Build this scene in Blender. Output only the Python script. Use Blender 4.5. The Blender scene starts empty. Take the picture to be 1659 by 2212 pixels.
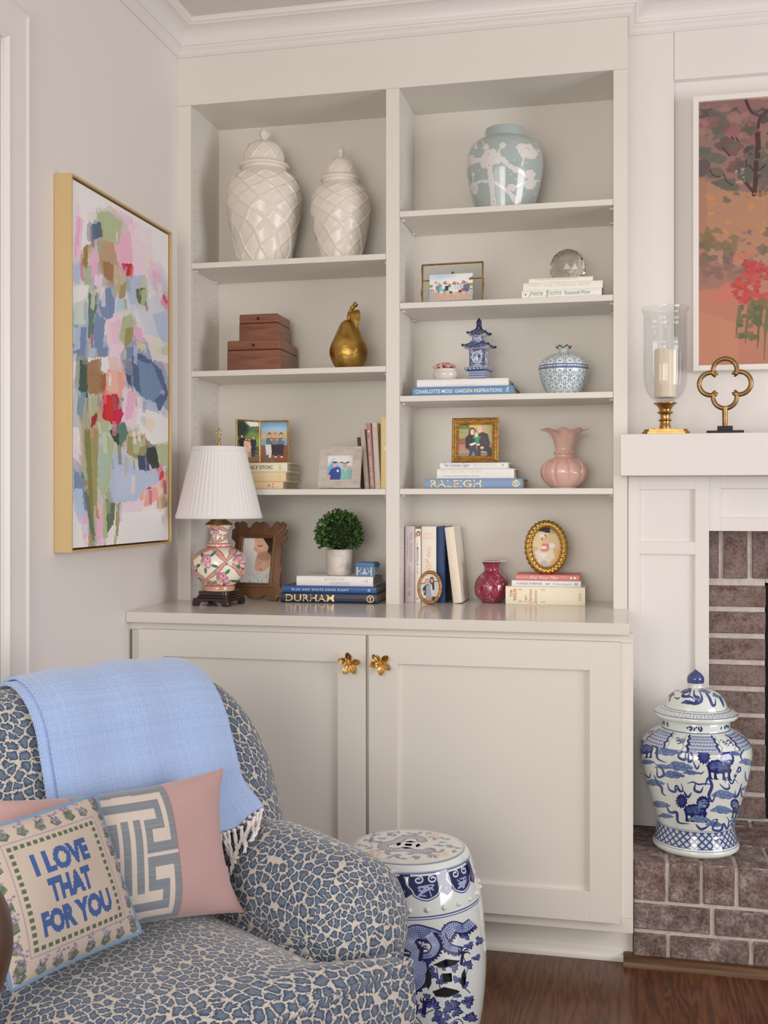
import bpy, bmesh, math, random
import numpy as np
from mathutils import Vector, Matrix
random.seed(7); np.random.seed(7)
S = bpy.context.scene; COL = S.collection
PI = math.pi; TAU = 2*math.pi

# ------------------------------------------------------------------ camera
F_PX, CX, HY = 2322.0, 829.5, 1080.0            # focal length in pixels, principal point (level camera with lens shift)
YAW = math.atan(510/2322.0)
CAM = (1.3965, -3.25, 1.24)
cam_data = bpy.data.cameras.new('camera'); cam = bpy.data.objects.new('camera', cam_data); COL.objects.link(cam)
cam_data.sensor_fit = 'VERTICAL'; cam_data.sensor_height = 36.0
cam_data.lens = F_PX/2212*36.0
cam_data.shift_y = (HY-1106)/2212
cam.location = CAM; cam.rotation_euler = (PI/2, 0, YAW)
S.camera = cam

# ------------------------------------------------------------------ world, lights, exposure
w = bpy.data.worlds.new('world'); S.world = w; w.use_nodes = True
w.node_tree.nodes['Background'].inputs[0].default_value = (1.0, 0.975, 0.95, 1)
w.node_tree.nodes['Background'].inputs[1].default_value = 0.24
S.view_settings.view_transform = 'Standard'; S.view_settings.look = 'None'
S.view_settings.exposure = 0.22; S.view_settings.gamma = 1.0; S.view_settings.use_curve_mapping = False
def area(name, loc, target, sx, sy, power, col):
    l = bpy.data.lights.new(name, 'AREA'); l.shape = 'RECTANGLE'; l.size = sx; l.size_y = sy; l.energy = power; l.color = col
    o = bpy.data.objects.new(name, l); COL.objects.link(o); o.location = loc
    o.rotation_euler = (Vector(target)-Vector(loc)).to_track_quat('-Z', 'Y').to_euler()
area('window_daylight_right', (4.4, -1.9, 1.35), (0.7, 0.1, 1.05), 1.6, 1.7, 56, (1.0, 0.965, 0.965))
area('room_light_behind', (0.95, -4.9, 1.45), (1.0, 0.1, 1.2), 1.5, 1.5, 44, (1.0, 0.925, 0.825))
area('glazed_door_daylight', (0.02, -2.25, 1.45), (1.6, -0.4, 1.3), 1.4, 1.5, 9, (1.0, 0.97, 0.95))

# ------------------------------------------------------------------ measuring helpers: a pixel of the survey photo on a known plane of the room
_s, _c = math.sin(YAW), math.cos(YAW)
def _ray(px, py):
    u = (px-CX)/F_PX; v = (HY-py)/F_PX
    return (u*_c-_s, u*_s+_c, v)
def atY(px, py, Y):
    r = _ray(px, py); t = (Y-CAM[1])/r[1]; return (CAM[0]+t*r[0], Y, CAM[2]+t*r[2])
def atX(px, py, X):
    r = _ray(px, py); t = (X-CAM[0])/r[0]; return (X, CAM[1]+t*r[1], CAM[2]+t*r[2])
def atZ(px, py, Z):
    r = _ray(px, py); t = (Z-CAM[2])/r[2]; return (CAM[0]+t*r[0], CAM[1]+t*r[1], Z)

# ------------------------------------------------------------------ colours and materials
def lin(c): return tuple((x/255/12.92) if x/255 <= .04045 else ((x/255+.055)/1.055)**2.4 for x in c)
def ph(r, g, b, gain=1.35):                     # paint colour of a thing whose photo colour is r,g,b under light 1/gain
    return tuple(min(.93, v*gain) for v in lin((r, g, b)))
MATS = {}
def mat(name, col, rough=.5, metal=0, **k):
    if name in MATS: return MATS[name]
    m = bpy.data.materials.new(name); m.use_nodes = True; MATS[name] = m
    b = m.node_tree.nodes['Principled BSDF']
    b.inputs['Base Color'].default_value = (*col, 1); b.inputs['Roughness'].default_value = rough; b.inputs['Metallic'].default_value = metal
    for kk, v in k.items():
        if kk == 'coat': b.inputs['Coat Weight'].default_value = v; b.inputs['Coat Roughness'].default_value = .06
        elif kk == 'trans': b.inputs['Transmission Weight'].default_value = v
        elif kk == 'ior': b.inputs['IOR'].default_value = v
        elif kk == 'sheen': b.inputs['Sheen Weight'].default_value = v; b.inputs['Sheen Roughness'].default_value = .45
        elif kk == 'sss': b.inputs['Subsurface Weight'].default_value = v; b.inputs['Subsurface Scale'].default_value = .02
        elif kk == 'spec': b.inputs['Specular IOR Level'].default_value = v
        elif kk == 'bump': noise_bump(m, *v)
        elif kk == 'vary': noise_colour(m, *v)
    return m
def nd(m, t, **k):
    n = m.node_tree.nodes.new(t)
    for a, v in k.items():
        if hasattr(n, a): setattr(n, a, v)
        else: n.inputs[a.replace('_', ' ')].default_value = v
    return n
def lk(m, a, b): m.node_tree.links.new(a, b)
def bsdf(m): return m.node_tree.nodes['Principled BSDF']
def noise_bump(m, scale, strength, dist=.002, stretch=(1, 1, 1)):
    tc = nd(m, 'ShaderNodeTexCoord'); mp = nd(m, 'ShaderNodeMapping'); mp.inputs['Scale'].default_value = stretch
    n = nd(m, 'ShaderNodeTexNoise', Scale=scale, Detail=5.0); bp = nd(m, 'ShaderNodeBump', Strength=strength, Distance=dist)
    lk(m, tc.outputs['Object'], mp.inputs[0]); lk(m, mp.outputs[0], n.inputs['Vector']); lk(m, n.outputs['Fac'], bp.inputs['Height']); lk(m, bp.outputs[0], bsdf(m).inputs['Normal'])
def ramp(m, src, stops):
    r = nd(m, 'ShaderNodeValToRGB'); e = r.color_ramp.elements
    while len(e) < len(stops): e.new(.5)
    for el, (p, c) in zip(e, stops): el.position = p; el.color = (*c, 1)
    lk(m, src, r.inputs[0]); return r
def noise_colour(m, scale, stops, stretch=(1, 1, 1), detail=5.0, dist=0.0):
    tc = nd(m, 'ShaderNodeTexCoord'); mp = nd(m, 'ShaderNodeMapping'); mp.inputs['Scale'].default_value = stretch
    n = nd(m, 'ShaderNodeTexNoise', Scale=scale, Detail=detail, Distortion=dist)
    lk(m, tc.outputs['Object'], mp.inputs[0]); lk(m, mp.outputs[0], n.inputs['Vector'])
    r = ramp(m, n.outputs['Fac'], stops); lk(m, r.outputs[0], bsdf(m).inputs['Base Color']); return r
def img_mat(name, canvas, rough=.4, gain=1.0, bump=0, rep=False, **k):
    m = mat(name, (.8, .8, .8), rough, **k)
    a = canvas.a if hasattr(canvas, 'a') else canvas
    if gain != 1:
        l = np.where(a <= .04045, a/12.92, ((a+.055)/1.055)**2.4)*gain
        l = np.clip(l, 0, .93); a = np.where(l <= .0031308, l*12.92, 1.055*l**(1/2.4)-.055)
    h, wd = a.shape[:2]
    im = bpy.data.images.new(name, wd, h); px = np.ones((h, wd, 4), np.float32); px[..., :3] = a[::-1]
    im.pixels.foreach_set(px.ravel()); im.update(); im.pack()
    t = nd(m, 'ShaderNodeTexImage'); t.image = im; t.interpolation = 'Cubic' if not rep else 'Linear'; t.extension = 'REPEAT' if rep else 'EXTEND'
    lk(m, t.outputs[0], bsdf(m).inputs['Base Color'])
    if bump:
        bp = nd(m, 'ShaderNodeBump', Strength=abs(bump), Distance=.002, invert=bump < 0); lk(m, t.outputs[0], bp.inputs['Height']); lk(m, bp.outputs[0], bsdf(m).inputs['Normal'])
    return m

class Canvas:                                    # a small painter: draws patterns and pictures computed here, x right, y down, both 0..1 by default
    def __init__(s, wd, h, col, x0=0, y0=0, x1=1, y1=1):
        s.w, s.h = wd, h; s.a = np.ones((h, wd, 3), np.float32)*np.array(col, np.float32)/255; s.b = (x0, y0, x1, y1)
        s.sx, s.sy = wd/(x1-x0), h/(y1-y0)
    def T(s, p): return np.array([((x-s.b[0])*s.sx, (y-s.b[1])*s.sy) for x, y in p], float)
    def _box(s, lo, hi):
        x0, y0 = max(0, int(lo[0])-2), max(0, int(lo[1])-2); x1, y1 = min(s.w, int(hi[0])+3), min(s.h, int(hi[1])+3)
        if x1 <= x0 or y1 <= y0: return None
        Y, X = np.mgrid[y0:y1, x0:x1]; return x0, y0, x1, y1, X+.5, Y+.5
    def _put(s, b, m, col, al):
        x0, y0, x1, y1 = b[:4]; m = np.clip(m, 0, 1)[..., None]*al
        s.a[y0:y1, x0:x1] = s.a[y0:y1, x0:x1]*(1-m)+m*np.array(col, np.float32)/255
    def poly(s, p, col, al=1, rough=0, streak=0):
        q = s.T(p)
        if rough:
            o = []
            for i in range(len(q)):
                a, b2 = q[i], q[(i+1) % len(q)]; n = max(1, int(np.hypot(*(b2-a))/(rough*2.2)))
                for k in range(n): o.append(a+(b2-a)*k/n+np.random.uniform(-rough, rough, 2))
            q = np.array(o)
        b = s._box(q.min(0), q.max(0))
        if b is None: return
        X, Y = b[4], b[5]; c = np.zeros(X.shape, bool)
        for i in range(len(q)):
            (ax, ay), (bx, by) = q[i], q[i-1]
            if ay == by: continue
            c ^= ((ay > Y) != (by > Y)) & (X < (bx-ax)*(Y-ay)/(by-ay)+ax)
        m = c.astype(np.float32)
        m = (m+np.roll(m, 1, 0)+np.roll(m, 1, 1)+np.roll(np.roll(m, 1, 0), 1, 1))/4
        if streak:
            n = np.random.rand(1, X.shape[1])*.6+np.random.rand(X.shape[0]//12+2, X.shape[1]).repeat(12, 0)[:X.shape[0]]*.4
            colr = np.array(col)[None, None]+(n[..., None]-.5)*streak
            x0, y0, x1, y1 = b[:4]; mm = m[..., None]*al
            s.a[y0:y1, x0:x1] = np.clip(s.a[y0:y1, x0:x1]*(1-mm)+mm*colr/255, 0, 1)
        else: s._put(b, m, col, al)
    def rect(s, x0, y0, x1, y1, col, al=1): s.poly([(x0, y0), (x1, y0), (x1, y1), (x0, y1)], col, al)
    def ell(s, x, y, rx, ry, col, al=1, rot=0, soft=1.0, ring=None):
        c = s.T([(x, y)])[0]; a, b2 = rx*s.sx, ry*s.sy; R = max(a, b2)+2
        b = s._box(c-R, c+R)
        if b is None: return
        dx, dy = b[4]-c[0], b[5]-c[1]; cr, sr = math.cos(rot), math.sin(rot)
        u, v = (dx*cr+dy*sr)/a, (-dx*sr+dy*cr)/b2; d = np.sqrt(u*u+v*v); k = min(a, b2)
        m = np.clip((1-d)*k/soft+.5, 0, 1)
        if ring: m = np.clip(ring/2*s.sx-np.abs(1-d)*k+.5, 0, 1)
        s._put(b, m, col, al)
    def line(s, p, wd, col, al=1, taper=False):
        q = s.T(p); r = wd*s.sx/2; b = s._box(q.min(0)-r, q.max(0)+r)
        if b is None: return
        X, Y = b[4], b[5]; m = np.zeros(X.shape)
        for i in range(len(q)-1):
            a, d = q[i], q[i+1]-q[i]; L = (d**2).sum()+1e-9
            t = np.clip(((X-a[0])*d[0]+(Y-a[1])*d[1])/L, 0, 1)
            rr = r*(1-.75*(i+t)/(len(q)-1)) if taper else r
            m = np.maximum(m, np.clip(rr-np.hypot(X-a[0]-t*d[0], Y-a[1]-t*d[1])+.5, 0, 1))
        s._put(b, m, col, al)
    def noise(s, amt, cell=1):
        n = np.random.rand(s.h//cell+1, s.w//cell+1).repeat(cell, 0).repeat(cell, 1)[:s.h, :s.w, None]
        s.a = np.clip(s.a+(n-.5)*amt, 0, 1).astype(np.float32); return s
def curve(f, a, b, n=24): return [f(a+(b-a)*i/n) for i in range(n+1)]
def spline(p, n=8):                              # Catmull-Rom through points
    o = []; P = [p[0]]+list(p)+[p[-1]]
    for i in range(1, len(P)-2):
        for k in range(n):
            t = k/n; a, b, c, d = [np.array(x, float) for x in P[i-1:i+3]]
            o.append(tuple(.5*((2*b)+(-a+c)*t+(2*a-5*b+4*c-d)*t*t+(-a+3*b-3*c+d)*t**3)))
    o.append(tuple(float(x) for x in p[-1])); return o

# ------------------------------------------------------------------ mesh builder
class MB:
    def __init__(s): s.v = []; s.f = []; s.m = []; s.uv = []
    def face(s, pts, mi=0, uv=None):
        i = len(s.v); s.v += [tuple(p) for p in pts]; s.f.append(tuple(range(i, i+len(pts)))); s.m.append(mi); s.uv.append(uv)
    def box(s, x0, y0, z0, x1, y1, z1, mi=0):
        i = len(s.v); s.v += [(x, y, z) for z in (z0, z1) for y in (y0, y1) for x in (x0, x1)]
        for q in ((0, 2, 3, 1), (4, 5, 7, 6), (0, 1, 5, 4), (2, 6, 7, 3), (0, 4, 6, 2), (1, 3, 7, 5)):
            s.f.append(tuple(i+k for k in q)); s.m.append(mi); s.uv.append(None)
        return s
    def hexa(s, p, mi=0):                        # eight corners: bottom four, top four, both counter-clockwise
        i = len(s.v); s.v += [tuple(q) for q in p]
        for q in ((3, 2, 1, 0), (4, 5, 6, 7), (0, 1, 5, 4), (1, 2, 6, 5), (2, 3, 7, 6), (3, 0, 4, 7)):
            s.f.append(tuple(i+k for k in q)); s.m.append(mi); s.uv.append(None)
        return s
    def grid(s, P, nu, nv, mi=0, uv=None, wrapu=False, flip=False):
        i = len(s.v); cols = nu if wrapu and uv is None else nu+1
        for b in range(nv+1):
            for a in range(cols): s.v.append(tuple(P(a/nu, b/nv)))
        ix = lambda a, b: i+b*cols+(a % cols)
        for b in range(nv):
            for a in range(nu):
                q = [ix(a, b), ix(a+1, b), ix(a+1, b+1), ix(a, b+1)]; t = [(a, b), (a+1, b), (a+1, b+1), (a, b+1)]
                if flip: q.reverse(); t.reverse()
                s.f.append(tuple(q)); s.m.append(mi); s.uv.append([uv(x/nu, y/nv) for x, y in t] if uv else None)
        return s
    def lathe(s, prof, n=48, mi=0, c=(0, 0, 0), disp=None, uv=False, flat=False):
        # prof: (r, z) bottom to top; disp(theta, k, r, z) -> (r, z); uv: u round, v along the profile
        L = [0]
        for a, b in zip(prof, prof[1:]): L.append(L[-1]+math.hypot(b[0]-a[0], b[1]-a[1]))
        nv = len(prof)-1
        def P(u, v):
            k = min(nv, int(round(v*nv))); r, z = prof[k]; th = u*TAU
            if disp: r, z = disp(th, k/nv, r, z)
            return (c[0]+r*math.cos(th), c[1]+r*math.sin(th), c[2]+z)
        f = (lambda u, v: (u, L[min(nv, int(round(v*nv)))]/L[-1])) if uv else None
        return s.grid(P, n, nv, mi, f, wrapu=True)
    def tube(s, path, r, n=10, mi=0, closed=False, caps=True, prof=None):
        pts = [Vector(p) for p in path]; N = len(pts); rr = r if callable(r) else (lambda t: r); fr = []
        up = None
        for k in range(N):
            d = (pts[(k+1) % N]-pts[k-1]) if closed else pts[min(k+1, N-1)]-pts[max(k-1, 0)]
            d.normalize()
            if up is None: up = Vector((0, 0, 1)) if abs(d.z) < .9 else Vector((1, 0, 0))
            up = (up-d*up.dot(d)).normalized(); fr.append((d.cross(up), up.copy()))
        i = len(s.v)
        for k in range(N):
            a, b = fr[k]
            for j in range(n):
                th = TAU*j/n; q = rr(k/(N-1)) if prof is None else prof(k/N, th)
                s.v.append(tuple(pts[k]+a*math.cos(th)*q+b*math.sin(th)*q))
        for k in range(N if closed else N-1):
            for j in range(n):
                k2 = (k+1) % N
                s.f.append((i+k*n+j, i+k*n+(j+1) % n, i+k2*n+(j+1) % n, i+k2*n+j)); s.m.append(mi); s.uv.append(None)
        if caps and not closed:
            s.f.append(tuple(i+j for j in range(n))[::-1]); s.m.append(mi); s.uv.append(None)
            s.f.append(tuple(i+(N-1)*n+j for j in range(n))); s.m.append(mi); s.uv.append(None)
        return s
    def prism(s, poly, d0, d1, to3, mi=0):       # extrude a 2D polygon; to3(x, y, d) -> point
        n = len(poly); i = len(s.v)
        s.v += [tuple(to3(x, y, d0)) for x, y in poly]+[tuple(to3(x, y, d1)) for x, y in poly]
        s.f.append(tuple(range(i+n-1, i-1, -1))); s.f.append(tuple(range(i+n, i+2*n))); s.m += [mi, mi]; s.uv += [None, None]
        for k in range(n):
            s.f.append((i+k, i+(k+1) % n, i+n+(k+1) % n, i+n+k)); s.m.append(mi); s.uv.append(None)
        return s
    def text(s, body, to3, x0, y0, x1, y1, mi=0, bold=0, shear=0, fit=True, spacing=1):   # lettering filling the box x0..x1, y0..y1
        V, T = text_mesh(body, bold, shear, spacing)
        if not V: return s
        ax, bx = min(p[0] for p in V), max(p[0] for p in V); ay, by = min(p[1] for p in V), max(p[1] for p in V)
        kx, ky = (x1-x0)/(bx-ax), (y1-y0)/(by-ay)
        if not fit: kx = ky = min(kx, ky)
        i = len(s.v); s.v += [tuple(to3(x0+(p[0]-ax)*kx, y0+(p[1]-ay)*ky)) for p in V]
        for t in T: s.f.append(tuple(i+k for k in t)); s.m.append(mi); s.uv.append(None)
        return s
    def sphere(s, c, r, n=12, mi=0, sq=(1, 1, 1)):
        return s.grid(lambda u, v: (c[0]+sq[0]*r*math.sin(v*PI)*math.cos(u*TAU), c[1]+sq[1]*r*math.sin(v*PI)*math.sin(u*TAU), c[2]-sq[2]*r*math.cos(v*PI)), n, max(6, n//2), mi, wrapu=True)
    def xf(s, M, i0=0):
        for k in range(i0, len(s.v)): s.v[k] = tuple(M @ Vector(s.v[k]))
        return s
    def build(s, name, mats, parent=None, bevel=0, smooth=35, recalc=True):
        me = bpy.data.meshes.new(name); me.from_pydata(s.v, [], s.f)
        for m in (mats if isinstance(mats, (list, tuple)) else [mats]): me.materials.append(m)
        me.polygons.foreach_set('material_index', s.m)
        if any(u is not None for u in s.uv):
            L = me.uv_layers.new(name='UVMap'); d = []
            for f, u in zip(s.f, s.uv): d += [c for t in (u or [(0, 0)]*len(f)) for c in t]
            L.data.foreach_set('uv', d)
        if recalc:
            bm = bmesh.new(); bm.from_mesh(me); bmesh.ops.recalc_face_normals(bm, faces=bm.faces); bm.to_mesh(me); bm.free()
        if smooth:
            me.polygons.foreach_set('use_smooth', [True]*len(me.polygons)); me.set_sharp_from_angle(angle=math.radians(smooth))
        me.update()
        o = bpy.data.objects.new(name, me); COL.objects.link(o)
        if parent is not None: o.parent = parent
        if bevel:
            b = o.modifiers.new('bevel', 'BEVEL'); b.width = bevel; b.segments = 2; b.limit_method = 'ANGLE'; b.angle_limit = math.radians(40)
        return o
_TX = {}
def text_mesh(body, bold=0, shear=0, spacing=1):
    k = (body, bold, shear, spacing)
    if k not in _TX:
        cu = bpy.data.curves.new('lettering', 'FONT'); cu.body = body; cu.offset = bold; cu.shear = shear; cu.space_character = spacing; cu.resolution_u = 3
        o = bpy.data.objects.new('lettering', cu); COL.objects.link(o)
        me = o.evaluated_get(bpy.context.evaluated_depsgraph_get()).to_mesh()
        V = [tuple(v.co) for v in me.vertices]; T = [tuple(p.vertices) for p in me.polygons]
        o.to_mesh_clear(); bpy.data.objects.remove(o); bpy.data.curves.remove(cu); _TX[k] = (V, T)
    return _TX[k]
def tag(o, label, cat, group=None):
    o['label'] = label; o['category'] = cat
    if group: o['group'] = group
    return o
def thing(name, label, cat, loc=(0, 0, 0), rotz=0, group=None):
    o = bpy.data.objects.new(name, None); COL.objects.link(o); o.empty_display_size = .05
    o.location = loc; o.rotation_euler = (0, 0, rotz); return tag(o, label, cat, group)
def struct(o): o['kind'] = 'structure'; return o
def shelled(prof, t):                            # closed profile of a hollow vessel: outside up, inside down
    return list(prof)+[(max(0.0005, r-t), z) for r, z in reversed(prof) if z > prof[0][1]+t]+[(0.0005, prof[0][1]+t)]
def smooth_prof(p, n=6): return [(max(.0004, r), z) for r, z in spline(p, n)]
# ------------------------------------------------------------------ setting: floor, walls, ceiling, mouldings
TRIM = mat('trim_paint', (.80, .767, .716), .38, vary=(3, [(.3, (.79, .757, .706)), (.7, (.81, .777, .726))]))  # white trim; warm light of the shelf bays is mixed into the tint
TRIM_COOL_LIT = mat('trim_paint_cool_light', (.81, .785, .765), .4, vary=(3, [(.3, (.80, .775, .755)), (.7, (.82, .795, .775))]))  # same white trim with the cool daylight put into its colour
WALL = mat('wall_paint', (.82, .785, .77), .6, bump=(160, .05))
DARK = mat('dark_gap', (.02, .018, .016), .9)
def floor_mat():
    m = mat('oak_floor', (.1, .04, .02), .28); tc = nd(m, 'ShaderNodeTexCoord'); mp = nd(m, 'ShaderNodeMapping'); mp.inputs['Rotation'].default_value = (0, 0, PI/2)
    br = nd(m, 'ShaderNodeTexBrick', offset=.37, squash=1.0); br.inputs['Scale'].default_value = 1; br.inputs['Brick Width'].default_value = 1.3; br.inputs['Row Height'].default_value = .12; br.inputs['Mortar Size'].default_value = .0007
    br.inputs['Color1'].default_value = (.2, .2, .2, 1); br.inputs['Color2'].default_value = (.8, .8, .8, 1); br.inputs['Mortar'].default_value = (0, 0, 0, 1)
    lk(m, tc.outputs['Object'], mp.inputs[0]); lk(m, mp.outputs[0], br.inputs['Vector'])
    mp2 = nd(m, 'ShaderNodeMapping'); mp2.inputs['Scale'].default_value = (1, .09, 1); off = nd(m, 'ShaderNodeVectorMath', operation='ADD')
    lk(m, tc.outputs['Object'], off.inputs[0]); lk(m, br.outputs['Color'], off.inputs[1]); lk(m, off.outputs[0], mp2.inputs[0])
    n1 = nd(m, 'ShaderNodeTexNoise', Scale=16.0, Detail=2.0, Distortion=.6); lk(m, mp2.outputs[0], n1.inputs['Vector'])
    wv = nd(m, 'ShaderNodeMath', operation='SINE'); ml = nd(m, 'ShaderNodeMath', operation='MULTIPLY'); ml.inputs[1].default_value = 60
    lk(m, n1.outputs['Fac'], ml.inputs[0]); lk(m, ml.outputs[0], wv.inputs[0])
    n2 = nd(m, 'ShaderNodeTexNoise', Scale=260.0, Detail=3.0); lk(m, mp2.outputs[0], n2.inputs['Vector'])
    ad = nd(m, 'ShaderNodeMath', operation='MULTIPLY_ADD'); ad.inputs[1].default_value = .2; lk(m, wv.outputs[0], ad.inputs[0]); lk(m, n2.outputs['Fac'], ad.inputs[2])
    r = ramp(m, ad.outputs[0], [(.22, (.070, .025, .011)), (.5, (.118, .046, .020)), (.8, (.160, .066, .029))])
    mx = nd(m, 'ShaderNodeMix', data_type='RGBA', blend_type='MULTIPLY'); mx.inputs[0].default_value = .45
    r2 = ramp(m, br.outputs['Color'], [(0, (.1, .1, .1)), (.18, (.75, .7, .68)), (.9, (1.25, 1.2, 1.15))]); lk(m, r.outputs[0], mx.inputs[6]); lk(m, r2.outputs[0], mx.inputs[7]); lk(m, mx.outputs[2], bsdf(m).inputs['Base Color'])
    bp = nd(m, 'ShaderNodeBump', Strength=.25, Distance=.0006); lk(m, ad.outputs[0], bp.inputs['Height']); lk(m, bp.outputs[0], bsdf(m).inputs['Normal']); return m
struct(MB().box(-.3, -5.2, -.05, 5.0, .6, 0).build('floor', floor_mat()))
CEIL = 2.757
struct(MB().box(-.3, -5.2, CEIL, 5.0, .6, CEIL+.1).build('ceiling', mat('ceiling_paint', (.72, .68, .65), .8)))
struct(MB().box(-.12, -.925, 0, 0, .4, CEIL).box(-.12, -5.2, 2.41, 0, -.925, CEIL).box(-.12, -5.2, 0, -.05, -.925, 2.41).build('wall_left', WALL))
struct(MB().box(-.05, .27, 0, 1.425, .4, CEIL).box(1.425, .165, 1.15, 3.2, .4, CEIL).build('wall_back', WALL))
# door casing on the left wall, moulded and mitred
def casing():
    b = MB(); pr = [(0, 0), (0, .016), (.012, .022), (.02, .018), (.085, .014), (.09, .019), (.1, .012), (.1, 0)]
    y1, z1 = -.918, 2.405                        # outer corner of the casing
    for (t0, h0), (t1, h1) in zip(pr, pr[1:]):
        b.face([(h0, y1-t0, 0), (h0, y1-t0, z1-t0), (h1, y1-t1, z1-t1), (h1, y1-t1, 0)])
        b.face([(h0, y1-t0, z1-t0), (h0, -3.2, z1-t0), (h1, -3.2, z1-t1), (h1, y1-t1, z1-t1)])
    return b.build('trim_1', TRIM_COOL_LIT)
struct(casing())
struct(MB().box(-.045, -3.1, 0, -.01, -1.02, 2.30).build('door_1', TRIM_COOL_LIT))
# crown moulding: one profile swept along the left wall, the bookcase front, its return and the chimney wall
def crown():
    prof = [(0, 2.665), (.006, 2.665), (.013, 2.672), (.014, 2.682), (.020, 2.688), (.021, 2.693), (.026, 2.694), (.027, 2.697)]
    prof += [(.027+.044*(1-math.cos(t*PI/2)), 2.697+.040*math.sin(t*PI/2)) for t in [k/8 for k in range(1, 9)]]
    prof += [(.073, 2.7375), (.076, 2.741), (.083, 2.744), (.086, 2.750), (.086, CEIL)]
    path = [(0, -5.2), (0, 0), (1.418, 0), (1.418, .14), (3.2, .14)]; nrm = [(1, 0), (0, -1), (1, 0), (0, -1)]
    def at(i, p):
        x, y = path[i]
        if i == 0: n = nrm[0]
        elif i == len(path)-1: n = nrm[-1]
        else: n = (nrm[i-1][0]+nrm[i][0], nrm[i-1][1]+nrm[i][1])
        return (x+n[0]*p, y+n[1]*p)
    b = MB()
    for i in range(4):
        for (p0, z0), (p1, z1) in zip(prof, prof[1:]):
            b.face([(*at(i, p0), z0), (*at(i+1, p0), z0), (*at(i+1, p1), z1), (*at(i, p1), z1)])
    return b.build('trim_2', TRIM_COOL_LIT, smooth=28)
struct(crown())

# ------------------------------------------------------------------ built-in bookcase
bc = thing('bookcase', 'white built-in bookcase with two shelved bays above the cabinet', 'bookcase', (0, 0, .917))
def on_bc(b, name, m=TRIM, parent=bc, **k):
    p = parent
    b.xf(Matrix.Translation((0, 0, -.917))); return b.build(name, m, p, **k)
Z0, ZO = .917, 2.512
for x0, x1 in ((0, .045), (.689, .731), (1.377, 1.418)): on_bc(MB().box(x0, 0, Z0, x1, .02, ZO-.0006), 'stile', bevel=.0008)
on_bc(MB().box(0, 0, ZO, 1.418, .02, CEIL), 'header', bevel=.0008)
def side(x, inner, name):
    b = MB()
    if x: b.box(min(x), .02, Z0, max(x), .25, CEIL-.001 if min(x) > 1 else ZO+.02)
    for xi, sg in inner:
        for y in (.035, .205):
            z = Z0+.045
            while z < ZO-.2:
                b.face([(xi+sg*.0004, y+.0018*math.cos(a*TAU/8), z+.0022*math.sin(a*TAU/8)) for a in range(8)], 1); z += .032
    return on_bc(b, name, [TRIM, DARK])
side((.02, .045), [(.045, 1)], 'side_panel'); side((.6895, .7305), [(.689, -1), (.731, 1)], 'divider_panel'); side((1.3775, 1.418), [(1.377, -1)], 'side_panel')
on_bc(MB().box(0, .25, Z0, 1.418, .268, ZO+.02), 'back_panel'); on_bc(MB().box(.02, .02, ZO+.002, 1.40, .25, ZO+.02), 'top_panel')
on_bc(MB().sphere((.664, .249, 2.408), .006, 12, sq=(1, .5, 1)), 'screw_cap')
PIN = mat('shelf_pin', (.75, .72, .66), .4)
for x0, x1, zs in ((.0455, .6885, (2.003, 1.655, 1.274)), (.7315, 1.3765, (2.131, 1.848, 1.561, 1.275))):
    for z in zs:
        sh = on_bc(MB().box(x0, .001, z-.018, x1, .249, z), 'shelf', bevel=.0012)
        for x, sg in ((x0, 1), (x1, -1)):
            for y in (.03, .20): on_bc(MB().box(min(x, x+sg*.011), y, z-.0245, max(x, x+sg*.011), y+.012, z-.0185), 'shelf_pin', PIN, sh)

# ------------------------------------------------------------------ base cabinet and worktop
cb = thing('base_cabinet', 'white base cabinet with two shaker doors and brass flower knobs', 'cabinet', (0, 0, 0))
MB().box(.0, -.325, .098, 1.43, -.296, .8865).box(.0, -.296, .098, 1.4185, .26, .8865).build('carcass', TRIM, cb)
MB().box(0, -.345, .863, 1.43, -.325, .8865).build('rail', TRIM, cb, bevel=.0006); MB().box(0, -.345, .098, 1.43, -.325, .1355).build('rail', TRIM, cb, bevel=.0006)
for x0, x1 in ((.006, .05), (.685, .745), (1.385, 1.43)): MB().box(x0, -.345, .136, x1, -.325, .8625).build('stile', TRIM, cb, bevel=.0006)
MB().box(0, -.28, 0, 1.4295, -.24, .098).build('toe_kick', TRIM, cb)
sm = MB(); pr = [(0, 0), (.016, 0), (.017, .006), (.014, .017), (.008, .024), (0, .027)]
sm.prism(pr, 0, 1.405, lambda x, y, d: (d, -.28-x, y)); sm.build('shoe_moulding', TRIM, cb)
BRASS = mat('polished_brass', (.72, .47, .17), .22, 1)
OLDBR = mat('aged_brass', (.42, .27, .10), .33, 1, vary=(60, [(.3, (.30, .185, .07)), (.7, (.50, .33, .13))]))
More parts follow.
